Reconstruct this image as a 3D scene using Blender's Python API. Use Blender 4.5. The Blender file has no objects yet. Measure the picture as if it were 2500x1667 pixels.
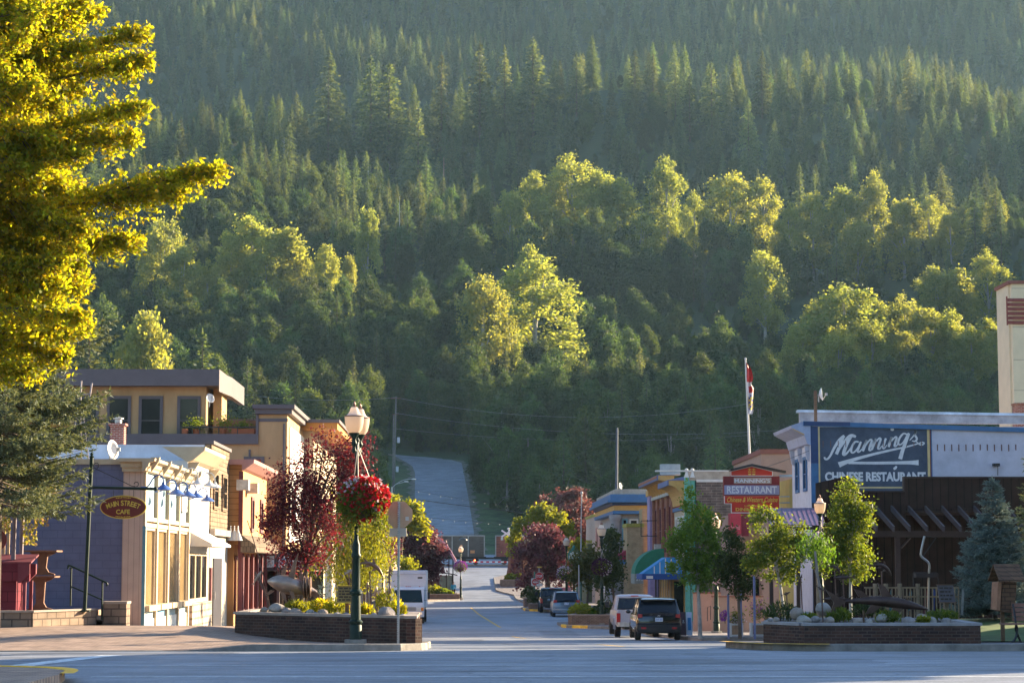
import bpy, bmesh, math, random
import numpy as np
from mathutils import Vector, Matrix
# ------------------------------------------------------------ camera, light, exposure
SC = bpy.context.scene
COL = SC.collection
R = math.radians
FPX = 75.0/36.0*2500.0          # focal length in photo pixels
CZ = 1.8                        # eye height above the near road
PITCH = math.atan((1378-833.5)/FPX)
YAW = math.atan(110/FPX)
cam_d = bpy.data.cameras.new('camera'); cam_d.lens = 75; cam_d.sensor_width = 36
cam_d.clip_start = 0.5; cam_d.clip_end = 6000
cam = bpy.data.objects.new('camera', cam_d); COL.objects.link(cam)
cam.location = (0, 0, CZ); cam.rotation_euler = (math.pi/2+PITCH, 0, -YAW)
SC.camera = cam
SUN_EL, SUN_AZ = R(17.0), R(32.0)     # azimuth measured from +X towards +Y
w = bpy.data.worlds.new('World'); SC.world = w; w.use_nodes = True
nt = w.node_tree; bg = nt.nodes['Background']
sky = nt.nodes.new('ShaderNodeTexSky'); sky.sky_type = 'NISHITA'; sky.sun_disc = False
sky.sun_elevation = SUN_EL; sky.sun_rotation = math.pi/2-SUN_AZ
sky.air_density = 1.3; sky.dust_density = 1.0
tint = nt.nodes.new('ShaderNodeVectorMath'); tint.operation = 'MULTIPLY'; tint.inputs[1].default_value = (.88, 1.08, 1.42)
nt.links.new(sky.outputs[0], tint.inputs[0]); nt.links.new(tint.outputs[0], bg.inputs[0]); bg.inputs[1].default_value = 0.06
sun_d = bpy.data.lights.new('sun', 'SUN'); sun_d.energy = 5.0; sun_d.angle = R(0.5); sun_d.color = (1.0, 0.80, 0.53)
sun = bpy.data.objects.new('sun', sun_d); COL.objects.link(sun)
sdir = Vector((math.cos(SUN_EL)*math.cos(SUN_AZ), math.cos(SUN_EL)*math.sin(SUN_AZ), math.sin(SUN_EL)))
sun.rotation_euler = sdir.to_track_quat('Z', 'Y').to_euler()
sun.location = (120, 30, 60)
SC.view_settings.view_transform = 'Standard'; SC.view_settings.look = 'None'
SC.view_settings.exposure = 2.2; SC.view_settings.gamma = 1.0
SC.render.engine = 'CYCLES'
SC.cycles.max_bounces = 6; SC.cycles.diffuse_bounces = 3; SC.cycles.glossy_bounces = 2
SC.cycles.transmission_bounces = 4; SC.cycles.transparent_max_bounces = 8; SC.cycles.volume_bounces = 0
SC.cycles.use_denoising = True
SC.cycles.sample_clamp_indirect = 4.0
RND = random.Random(7)
NR = np.random.default_rng(11)
# ------------------------------------------------------------ picture <-> place
CM = cam.rotation_euler.to_matrix()
def W(px, py, Y):
 d = CM @ Vector(((px-1250)/FPX, (833.5-py)/FPX, -1.0))
 return Vector((0, 0, CZ)) + d*(Y/d.y)
def proj(p):
 v = CM.transposed() @ (Vector(p)-Vector((0, 0, CZ)))
 return 1250+FPX*v.x/-v.z, 833.5-FPX*v.y/-v.z
def wx(px, Y, py=1400): return W(px, py, Y).x
def wz(py, Y, px=1250): return W(px, py, Y).z
def yf(px, X, py=1400):            # depth at which the plane X=const is seen at column px
 d = CM @ Vector(((px-1250)/FPX, (833.5-py)/FPX, -1.0))
 return X*d.y/d.x
def PM(Y): return FPX/Y            # photo pixels per metre at depth Y
# ------------------------------------------------------------ ground heights
_py = [(-60,-1.85),(0,-1.8),(20,-1.78),(36,-1.78),(44,-1.84),(49,-1.93),(60,-2.25),(87,-3.05),(104,-3.45),(125,-3.55),(150,-3.62),(200,-3.72),(232,-3.7),
  (245,-3.1),(262,-1.7),(278,-0.45),(288,-0.12),(300,0.0),(320,0.5),(336,2.2),(357,5.2),(453,21.3),(475,25),(560,60),(600,75),(700,106),(745,118),(852,178),
  (885,172),(950,172),(1030,190),(1100,231),(1300,342),(1500,450),(1700,530)]
_yy = np.arange(-60, 1700, 1.0)
_zz = np.interp(_yy, [a for a, b in _py], [b for a, b in _py])
_k = np.exp(-np.linspace(-2, 2, 13)**2); _k /= _k.sum()
_zz = np.convolve(np.pad(_zz, 6, mode='edge'), _k, mode='valid')+CZ
def road_z(Y): return np.interp(Y, _yy, _zz)
def sst(a, b, x):
 t = np.clip((np.asarray(x, float)-a)/(b-a), 0, 1); return t*t*(3-2*t)
def hill_noise(X, Y):
 n = (np.sin(X*.021+Y*.013+1.3)*1.0+np.sin(X*.047-Y*.031+.4)*.55+np.sin(X*.009+Y*.027+2.1)*1.1+np.sin(X*.083+Y*.011)*.3)
 return n
def terrain_z(X, Y):
 X = np.asarray(X, float); Y = np.asarray(Y, float)
 z = road_z(Y)
 amp = sst(340, 700, Y)*7.0
 near_road = np.exp(-((X+7)/16.0)**2)*(1-sst(455, 520, Y))
 z = z+hill_noise(X, Y)*amp*(1-near_road)
 # ground either side of the hill road: bank up on the left, hollow on the right
 z = z+sst(330, 380, Y)*(1-sst(560, 700, Y))*(1-near_road)*(-0.020*np.clip(X, -200, 200))
 # unseen eastern shoulder, added and shaped to keep the low wood in shade
 z = z+62*np.exp(-((X-216)/34.0)**2)*sst(395, 440, Y)*(1-sst(545, 576, Y))
 return z
def walk_rise(X, Y):               # the left side of the street lies higher than the road
 return 0.42*sst(-2.5, -7.5, X)*sst(49.3, 57, Y)*(1-sst(110, 150, Y))
def walk_z(X, Y): return road_z(Y)+0.15+walk_rise(X, Y)
# ------------------------------------------------------------ materials
MATS = {}
def _nodes(name):
 m = bpy.data.materials.new(name); m.use_nodes = True
 return m, m.node_tree, m.node_tree.nodes['Principled BSDF'], m.node_tree.links
def _vary(nt, L, base, var, scale, coord='Object', detail=4, stretch=None):
 tc = nt.nodes.new('ShaderNodeTexCoord'); nz = nt.nodes.new('ShaderNodeTexNoise')
 nz.inputs['Scale'].default_value = scale; nz.inputs['Detail'].default_value = detail; nz.inputs['Roughness'].default_value = .65
 if stretch:
  mp = nt.nodes.new('ShaderNodeMapping'); mp.inputs['Scale'].default_value = stretch
  L.new(tc.outputs[coord], mp.inputs[0]); L.new(mp.outputs[0], nz.inputs['Vector'])
 else: L.new(tc.outputs[coord], nz.inputs['Vector'])
 rp = nt.nodes.new('ShaderNodeValToRGB')
 lo = [max(0, c*(1-var)) for c in base]; hi = [min(1, c*(1+var)) for c in base]
 rp.color_ramp.elements[0].color = (*lo, 1); rp.color_ramp.elements[1].color = (*hi, 1)
 rp.color_ramp.elements[0].position = .3; rp.color_ramp.elements[1].position = .72
 L.new(nz.outputs['Fac'], rp.inputs[0])
 return rp, nz, tc
def mat(name, base, rough=.75, var=.18, scale=3.0, bump=0.0, metal=0.0, spec=.4, emit=None, stretch=None, coat=0):
 if name in MATS: return MATS[name]
 m, nt, b, L = _nodes(name)
 rp, nz, tc = _vary(nt, L, base, var, scale, stretch=stretch)
 L.new(rp.outputs[0], b.inputs['Base Color'])
 b.inputs['Roughness'].default_value = rough; b.inputs['Metallic'].default_value = metal
 b.inputs['Specular IOR Level'].default_value = spec
 if coat: b.inputs['Coat Weight'].default_value = coat; b.inputs['Coat Roughness'].default_value = .05
 if bump:
  n2 = nt.nodes.new('ShaderNodeTexNoise'); n2.inputs['Scale'].default_value = scale*8; n2.inputs['Detail'].default_value = 5
  L.new(tc.outputs['Object'], n2.inputs['Vector'])
  bp = nt.nodes.new('ShaderNodeBump'); bp.inputs['Strength'].default_value = bump; bp.inputs['Distance'].default_value = .03
  L.new(n2.outputs['Fac'], bp.inputs['Height']); L.new(bp.outputs[0], b.inputs['Normal'])
 if emit: b.inputs['Emission Color'].default_value = (*emit[:3], 1); b.inputs['Emission Strength'].default_value = emit[3]
 MATS[name] = m; return m
def brick_mat(name, c1, c2, mortar, bw=.2, bh=.067, gap=.008, rough=.9, offset=.5, flat=False, bump=.5, dirt=.25, bias=0.0):
 """bricks / boards / blocks in metres on axis-aligned walls (flat: on the ground)"""
 if name in MATS: return MATS[name]
 m, nt, b, L = _nodes(name)
 tc = nt.nodes.new('ShaderNodeTexCoord'); sx = nt.nodes.new('ShaderNodeSeparateXYZ'); L.new(tc.outputs['Object'], sx.inputs[0])
 cb = nt.nodes.new('ShaderNodeCombineXYZ')
 if flat: L.new(sx.outputs[0], cb.inputs[0]); L.new(sx.outputs[1], cb.inputs[1])
 else:
  ad = nt.nodes.new('ShaderNodeMath'); ad.operation = 'ADD'; L.new(sx.outputs[0], ad.inputs[0]); L.new(sx.outputs[1], ad.inputs[1])
  L.new(ad.outputs[0], cb.inputs[0]); L.new(sx.outputs[2], cb.inputs[1])
 br = nt.nodes.new('ShaderNodeTexBrick'); L.new(cb.outputs[0], br.inputs['Vector'])
 br.inputs['Scale'].default_value = 1.0; br.inputs['Brick Width'].default_value = bw; br.inputs['Row Height'].default_value = bh
 br.inputs['Mortar Size'].default_value = gap; br.inputs['Mortar Smooth'].default_value = .2; br.inputs['Bias'].default_value = bias
 br.offset = offset
 br.inputs['Color1'].default_value = (*c1, 1); br.inputs['Color2'].default_value = (*c2, 1); br.inputs['Mortar'].default_value = (*mortar, 1)
 nz = nt.nodes.new('ShaderNodeTexNoise'); nz.inputs['Scale'].default_value = 2.3; nz.inputs['Detail'].default_value = 6; L.new(tc.outputs['Object'], nz.inputs['Vector'])
 mr = nt.nodes.new('ShaderNodeMapRange'); mr.inputs[1].default_value = .3; mr.inputs[2].default_value = .7; mr.inputs[3].default_value = 1-dirt; mr.inputs[4].default_value = 1+dirt*.6
 L.new(nz.outputs['Fac'], mr.inputs[0])
 mx = nt.nodes.new('ShaderNodeVectorMath'); mx.operation = 'SCALE'; L.new(br.outputs['Color'], mx.inputs[0]); L.new(mr.outputs[0], mx.inputs['Scale'])
 L.new(mx.outputs[0], b.inputs['Base Color']); b.inputs['Roughness'].default_value = rough; b.inputs['Specular IOR Level'].default_value = .25
 if bump:
  bp = nt.nodes.new('ShaderNodeBump'); bp.inputs['Strength'].default_value = bump; bp.inputs['Distance'].default_value = .02; bp.invert = True
  L.new(br.outputs['Fac'], bp.inputs['Height']); L.new(bp.outputs[0], b.inputs['Normal'])
 MATS[name] = m; return m
def leaf_mat(name, cols, trans=.45, tcol=None, rough=.6, rndvar=.35, objvar=0.0):
 """cols: colours spread over the leaves at random (per leaf), plus a light/dark change between trees"""
 if name in MATS: return MATS[name]
 m, nt, b, L = _nodes(name)
 ge = nt.nodes.new('ShaderNodeNewGeometry'); rp = nt.nodes.new('ShaderNodeValToRGB')
 els = rp.color_ramp.elements
 while len(els) < len(cols): els.new(.5)
 for i, c in enumerate(cols): els[i].position = i/max(1, len(cols)-1); els[i].color = (*c, 1)
 L.new(ge.outputs['Random Per Island'], rp.inputs[0])
 src = rp.outputs[0]
 if objvar:
  oi = nt.nodes.new('ShaderNodeObjectInfo'); hs = nt.nodes.new('ShaderNodeHueSaturation')
  m1 = nt.nodes.new('ShaderNodeMapRange'); m1.inputs[3].default_value = .5-.03*objvar; m1.inputs[4].default_value = .5+.045*objvar
  L.new(oi.outputs['Random'], m1.inputs[0]); L.new(m1.outputs[0], hs.inputs['Hue'])
  mm = nt.nodes.new('ShaderNodeMath'); mm.operation = 'FRACT'; m0 = nt.nodes.new('ShaderNodeMath'); m0.operation = 'MULTIPLY'; m0.inputs[1].default_value = 7.31
  L.new(oi.outputs['Random'], m0.inputs[0]); L.new(m0.outputs[0], mm.inputs[0])
  m2 = nt.nodes.new('ShaderNodeMapRange'); m2.inputs[3].default_value = 1-.42*objvar; m2.inputs[4].default_value = 1+.5*objvar
  L.new(mm.outputs[0], m2.inputs[0]); L.new(m2.outputs[0], hs.inputs['Value']); L.new(src, hs.inputs['Color']); src = hs.outputs[0]
 tr = nt.nodes.new('ShaderNodeBsdfTranslucent'); mx = nt.nodes.new('ShaderNodeMixShader'); out = nt.nodes['Material Output']
 L.new(src, b.inputs['Base Color']); b.inputs['Roughness'].default_value = rough; b.inputs['Specular IOR Level'].default_value = .25
 if tcol:
  tm = nt.nodes.new('ShaderNodeVectorMath'); tm.operation = 'MULTIPLY'; tm.inputs[1].default_value = tcol
  L.new(src, tm.inputs[0]); L.new(tm.outputs[0], tr.inputs[0])
 else: L.new(src, tr.inputs[0])
 mx.inputs[0].default_value = trans; L.new(b.outputs[0], mx.inputs[1]); L.new(tr.outputs[0], mx.inputs[2]); L.new(mx.outputs[0], out.inputs[0])
 MATS[name] = m; return m
def glass_mat(name='window_glass', tint=(.012, .015, .018), rough=.08):
 return mat(name, tint, rough=rough, var=.3, scale=.7, spec=.35)
# ------------------------------------------------------------ mesh building
class MB:
 def __init__(s): s.v = []; s.f = []
 def face(s, pts):
  n = len(s.v); s.v += [tuple(p) for p in pts]; s.f.append(tuple(range(n, n+len(pts))))
 def box(s, x0, x1, y0, y1, z0, z1, M=None):
  if x0 > x1: x0, x1 = x1, x0
  if y0 > y1: y0, y1 = y1, y0
  if z0 > z1: z0, z1 = z1, z0
  n = len(s.v)
  p = [Vector(q) for q in ((x0,y0,z0),(x1,y0,z0),(x1,y1,z0),(x0,y1,z0),(x0,y0,z1),(x1,y0,z1),(x1,y1,z1),(x0,y1,z1))]
  if M is not None: p = [M @ q for q in p]
  s.v += [tuple(q) for q in p]
  s.f += [tuple(n+i for i in f) for f in ((3,2,1,0),(4,5,6,7),(0,1,5,4),(1,2,6,5),(2,3,7,6),(3,0,4,7))]
  return s
 def prism(s, poly, axis, a, b, M=None):
  """poly of 2-D points swept along axis ('x': (y,z), 'y': (x,z), 'z': (x,y)) from a to b"""
  def P(u, v, t): return {'x': (t, u, v), 'y': (u, t, v), 'z': (u, v, t)}[axis]
  n = len(s.v); k = len(poly)
  pts = [Vector(P(u, v, a)) for u, v in poly]+[Vector(P(u, v, b)) for u, v in poly]
  if M is not None: pts = [M @ q for q in pts]
  s.v += [tuple(q) for q in pts]
  s.f.append(tuple(n+i for i in range(k))); s.f.append(tuple(n+k+i for i in reversed(range(k))))
  for i in range(k): j = (i+1) % k; s.f.append((n+j, n+i, n+k+i, n+k+j))
  return s
 def tube(s, pts, r, n=8, cap=True):
  pts = [Vector(p) for p in pts]; rs = r if isinstance(r, (list, tuple)) else [r]*len(pts)
  base = len(s.v); up = None
  for i, p in enumerate(pts):
   t = (pts[min(i+1, len(pts)-1)]-pts[max(i-1, 0)]).normalized()
   if up is None: up = Vector((0, 0, 1)) if abs(t.z) < .9 else Vector((1, 0, 0))
   a = t.cross(up).normalized(); b = a.cross(t).normalized(); up = b
   for k in range(n):
    q = p+(a*math.cos(2*math.pi*k/n)+b*math.sin(2*math.pi*k/n))*rs[i]; s.v.append(tuple(q))
  for i in range(len(pts)-1):
   for k in range(n):
    k2 = (k+1) % n; s.f.append((base+i*n+k, base+i*n+k2, base+(i+1)*n+k2, base+(i+1)*n+k))
  if cap: s.f.append(tuple(base+k for k in reversed(range(n)))); s.f.append(tuple(base+(len(pts)-1)*n+k for k in range(n)))
  return s
 def lathe(s, prof, c=(0, 0, 0), n=16, M=None):
  base = len(s.v); c = Vector(c)
  for r, z in prof:
   for k in range(n):
    a = 2*math.pi*k/n; q = Vector((r*math.cos(a), r*math.sin(a), z))
    if M is not None: q = M @ q
    s.v.append(tuple(q+c))
  for i in range(len(prof)-1):
   for k in range(n):
    k2 = (k+1) % n; s.f.append((base+i*n+k, base+i*n+k2, base+(i+1)*n+k2, base+(i+1)*n+k))
  s.f.append(tuple(base+k for k in reversed(range(n)))); s.f.append(tuple(base+(len(prof)-1)*n+k for k in range(n)))
  return s
 def ball(s, c, rx, ry=None, rz=None, n=10, jit=0, rnd=None, M=None):
  ry = ry or rx; rz = rz or rx; prof = []; base = len(s.v); m = max(4, n//2+1)
  c = Vector(c)
  for i in range(m+1):
   t = math.pi*i/m
   for k in range(n):
    a = 2*math.pi*k/n; j = 1+(rnd.uniform(-jit, jit) if rnd else 0)
    q = Vector((rx*math.sin(t)*math.cos(a)*j, ry*math.sin(t)*math.sin(a)*j, -rz*math.cos(t)*j))
    if i in (0, m): q = Vector((0, 0, -rz*math.cos(t)))
    if M is not None: q = M @ q
    s.v.append(tuple(q+c))
  for i in range(m):
   for k in range(n):
    k2 = (k+1) % n; s.f.append((base+i*n+k, base+i*n+k2, base+(i+1)*n+k2, base+(i+1)*n+k))
  return s
 def loft(s, rings, cap=True):
  base = len(s.v); n = len(rings[0])
  for r in rings: s.v += [tuple(p) for p in r]
  for i in range(len(rings)-1):
   for k in range(n):
    k2 = (k+1) % n; s.f.append((base+i*n+k, base+i*n+k2, base+(i+1)*n+k2, base+(i+1)*n+k))
  if cap: s.f.append(tuple(base+k for k in reversed(range(n)))); s.f.append(tuple(base+(len(rings)-1)*n+k for k in range(n)))
  return s
 def add(s, vs, fs, M=None):
  n = len(s.v)
  s.v += [tuple(M @ Vector(v)) if M is not None else tuple(v) for v in vs]; s.f += [tuple(n+i for i in f) for f in fs]
  return s
def world_m(o):
 m = o.matrix_basis.copy()
 while o.parent: o = o.parent; m = o.matrix_basis @ m
 return m
def obj(name, mb, m, parent=None, smooth=False, local=False, bevel=0, flip=True):
 me = bpy.data.meshes.new(name)
 v = mb.v
 if parent is not None and not local:
  inv = world_m(parent).inverted(); v = [tuple(inv @ Vector(p)) for p in v]
 me.from_pydata(v, [], mb.f)
 if flip:
  bm = bmesh.new(); bm.from_mesh(me); bmesh.ops.remove_doubles(bm, verts=bm.verts, dist=1e-5)
  bmesh.ops.recalc_face_normals(bm, faces=bm.faces); bm.to_mesh(me); bm.free()
 me.materials.append(m)
 if smooth:
  me.polygons.foreach_set('use_smooth', [True]*len(me.polygons))
  try: me.set_sharp_from_angle(angle=R(40))
  except Exception: pass
 o = bpy.data.objects.new(name, me); COL.objects.link(o)
 if parent is not None: o.parent = parent
 if bevel:
  bv = o.modifiers.new('bevel', 'BEVEL'); bv.width = bevel; bv.segments = 2; bv.limit_method = 'ANGLE'
 return o
def tag(o, label, cat, group=None, kind=None):
 o['label'] = label; o['category'] = cat
 if group: o['group'] = group
 if kind: o['kind'] = kind
 return o
def thing(name, label, cat, loc=(0, 0, 0), rz=0, group=None):
 o = bpy.data.objects.new(name, None); COL.objects.link(o); o.location = loc; o.rotation_euler = (0, 0, rz)
 o.empty_display_size = .3
 return tag(o, label, cat, group)
def struct(name, mb, m, smooth=False, flip=True):
 o = obj(name, mb, m, smooth=smooth, flip=flip); o['kind'] = 'structure'; return o
def solo(name, mb, m, label, cat, group=None, smooth=False, bevel=0):
 """a thing that is one mesh, origin at its foot"""
 vs = np.array(mb.v); c = Vector(((vs[:, 0].min()+vs[:, 0].max())/2, (vs[:, 1].min()+vs[:, 1].max())/2, vs[:, 2].min()))
 mb.v = [tuple(Vector(p)-c) for p in mb.v]
 o = obj(name, mb, m, smooth=smooth, bevel=bevel); o.location = c
 return tag(o, label, cat, group)
def dup(o, loc=None, rz=None, label=None, group=None, scale=None, parent=None):
 c = o.copy(); COL.objects.link(c)
 if parent is not None: c.parent = parent
 else:
  if loc is not None: c.location = loc
  if rz is not None: c.rotation_euler = (0, 0, rz)
  if scale is not None: c.scale = (scale,)*3 if not isinstance(scale, (tuple, list)) else scale
  if label: c['label'] = label
  if group: c['group'] = group
 for ch in o.children: dup(ch, parent=c)
 return c
def text_mesh(body, size=1.0, shear=0, offset=0.0, extrude=0.01, align='CENTER', spacing=1.0):
 cu = bpy.data.curves.new('lettering', 'FONT'); cu.body = body; cu.size = size; cu.shear = shear; cu.offset = offset
 cu.extrude = extrude; cu.align_x = align; cu.align_y = 'CENTER'; cu.space_character = spacing; cu.resolution_u = 3
 o = bpy.data.objects.new('lettering', cu)
 me = o.to_mesh(); vs = [tuple(v.co) for v in me.vertices]; fs = [tuple(p.vertices) for p in me.polygons]
 o.to_mesh_clear(); bpy.data.objects.remove(o); bpy.data.curves.remove(cu)
 return vs, fs
def add_text(mb, body, center, width, height, face='-y', **k):
 """flat lettering filling width x height, standing on a wall that faces -y (or +x)"""
 vs, fs = text_mesh(body, **k); a = np.array(vs)
 lo, hi = a.min(0), a.max(0); c = (lo+hi)/2; sx = width/(hi[0]-lo[0]); sy = height/(hi[1]-lo[1])
 out = []
 for x, y, z in vs:
  u, v, t = (x-c[0])*sx, (y-c[1])*sy, z
  if face == '-y': out.append((center[0]+u, center[1]-t, center[2]+v))
  else: out.append((center[0]+t, center[1]+u, center[2]+v))
 mb.add(out, fs)
def stroke(mb, pts, widths, y, th=.01):
 """a flat brush stroke through (x,z) points on a wall facing -y"""
 n = len(pts); ws = widths if isinstance(widths, (list, tuple)) else [widths]*n
 L, Rr = [], []
 for i in range(n):
  p = Vector(pts[i]); a = Vector(pts[max(0, i-1)]); b = Vector(pts[min(n-1, i+1)]); t = (b-a).normalized(); q = Vector((-t.y, t.x))
  L.append(p+q*ws[i]/2); Rr.append(p-q*ws[i]/2)
 for i in range(n-1):
  mb.prism([tuple(L[i]), tuple(L[i+1]), tuple(Rr[i+1]), tuple(Rr[i])], 'y', y, y-th)
def smooth_pts(pts, k=4):
 out = []; n = len(pts)
 for i in range(n-1):
  p0, p1, p2, p3 = [Vector(pts[max(0, min(n-1, j))]) for j in (i-1, i, i+1, i+2)]
  for s in range(k):
   t = s/k; out.append(.5*((2*p1)+(p2-p0)*t+(2*p0-5*p1+4*p2-p3)*t*t+(-p0+3*p1-3*p2+p3)*t**3))
 out.append(Vector(pts[-1])); return out
# ------------------------------------------------------------ foliage
def fast_mesh(name, V, nv, m, smooth=False):
 """V: (N*nv,3) array, every nv consecutive points one face"""
 V = np.asarray(V, np.float32).reshape(-1, 3); n = len(V)//nv
 me = bpy.data.meshes.new(name); me.vertices.add(len(V)); me.vertices.foreach_set('co', V.ravel())
 me.loops.add(n*nv); me.loops.foreach_set('vertex_index', np.arange(n*nv, dtype=np.int32))
 me.polygons.add(n); me.polygons.foreach_set('loop_start', np.arange(0, n*nv, nv, dtype=np.int32))
 try: me.polygons.foreach_set('loop_total', np.full(n, nv, dtype=np.int32))
 except Exception: pass
 me.update(calc_edges=True); me.materials.append(m)
 return me
def leaf_quads(C, size, rng, up=.35, aspect=.6, sizevar=.35, dirs=None):
 """diamond leaves at centres C; returns (N*4,3)"""
 n = len(C)
 nrm = rng.normal(size=(n, 3)); nrm[:, 2] += up*2; nrm /= np.linalg.norm(nrm, axis=1)[:, None]
 a = rng.normal(size=(n, 3)) if dirs is None else np.asarray(dirs)+rng.normal(size=(n, 3))*.35
 a -= (a*nrm).sum(1)[:, None]*nrm; a /= np.linalg.norm(a, axis=1)[:, None]+1e-9
 b = np.cross(nrm, a); s = (size*(1+rng.uniform(-sizevar, sizevar, n)))[:, None]
 a = a*s*.5; b = b*s*.5*aspect
 return np.stack([C-a, C-b*1.0+a*.1, C+a, C+b*1.0+a*.1], 1).reshape(-1, 3)
def mesh_obj(name, me, parent=None):
 o = bpy.data.objects.new(name, me); COL.objects.link(o)
 if parent is not None: o.parent = parent
 return o
def lobe_points(lobes, n, rng, clump_r=.3, clumps=None, shell=.55):
 """leaf centres in clumps spread through ellipsoids (cx,cy,cz,rx,ry,rz)"""
 lob = np.array(lobes, float); vol = np.cbrt(lob[:, 3]*lob[:, 4]*lob[:, 5])**2.2; pr = vol/vol.sum()
 nc = clumps or max(8, n//45)
 li = rng.choice(len(lob), nc, p=pr); d = rng.normal(size=(nc, 3)); d /= np.linalg.norm(d, axis=1)[:, None]
 rad = rng.uniform(shell**3, 1, nc)**(1/3)
 inner = rng.random(nc) < .25; rad[inner] = rng.uniform(.1, .8, inner.sum())
 cc = lob[li, :3]+d*rad[:, None]*lob[li, 3:6]
 k = rng.integers(0, nc, n)
 return cc[k]+rng.normal(size=(n, 3))*clump_r*.55*(1+.5*rng.random((nc, 1))[k]), cc
def street_tree(name, label, cat, base, lobes_px, Y, n, leaf, lmat, bark, trunk_px=None, group=None, depth=1.0, clump_r=.28, trunk_r=.07, seed=1, up=.3, shell=.5, aspect=.62, limbs=7, hang=False):
 """lobes_px: (px,py,rx_px,ry_px[,dY]) ellipses of the crown as seen; depth = rx"""
 rng = np.random.default_rng(seed); t = thing(name, label, cat, base, 0, group)
 s = PM(Y); L = []
 for q in lobes_px:
  p = W(q[0], q[1], Y); dy = q[4] if len(q) > 4 else rng.uniform(-.3, .3)*q[2]/s
  L.append((p.x-base[0], p.y-base[1]+dy, p.z-base[2], q[2]/s, q[2]/s*depth, q[3]/s))
 C, cc = lobe_points(L, n, rng, clump_r, shell=shell)
 dirs = np.tile((0, 0, -1.0), (n, 1)) if hang else None
 mesh_obj('crown', fast_mesh('crown', leaf_quads(C, leaf, rng, up, aspect, dirs=dirs), 4, lmat), t)
 mb = MB(); A = np.array(L); top = Vector(A[:, :3].mean(0)); zlow = (A[:, 2]-A[:, 5]).min(); zt = A[:, 2].max()
 tip = Vector((A[A[:, 2].argmax()][0]*.7+top.x*.3, A[:, 1].mean(), zt))
 z0 = min(max(zlow, .15), tip.z*.6)
 pts = [Vector((0, 0, -.05)), Vector((tip.x*.1, tip.y*.1, z0*.5)), Vector((tip.x*.25, tip.y*.25, z0)), Vector((tip.x*.6, tip.y*.6, (z0+tip.z)/2)), tip]
 mb.tube(pts, [trunk_r*1.25, trunk_r, trunk_r*.85, trunk_r*.5, trunk_r*.1], 7)
 for i in range(limbs):
  e = Vector(cc[rng.integers(0, len(cc))]); f = rng.uniform(.0, .75); st = Vector((tip.x*(.25+.5*f), tip.y*(.25+.5*f), z0+(tip.z-z0)*f*.7))
  mid = st.lerp(e, .5)+Vector((0, 0, .08*(e-st).length))
  mb.tube([st, mid, e], [trunk_r*.45*(1-f*.5), trunk_r*.28, trunk_r*.06], 5)
 obj('trunk', mb, bark, t, smooth=True, local=True, flip=False)
 return t
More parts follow.
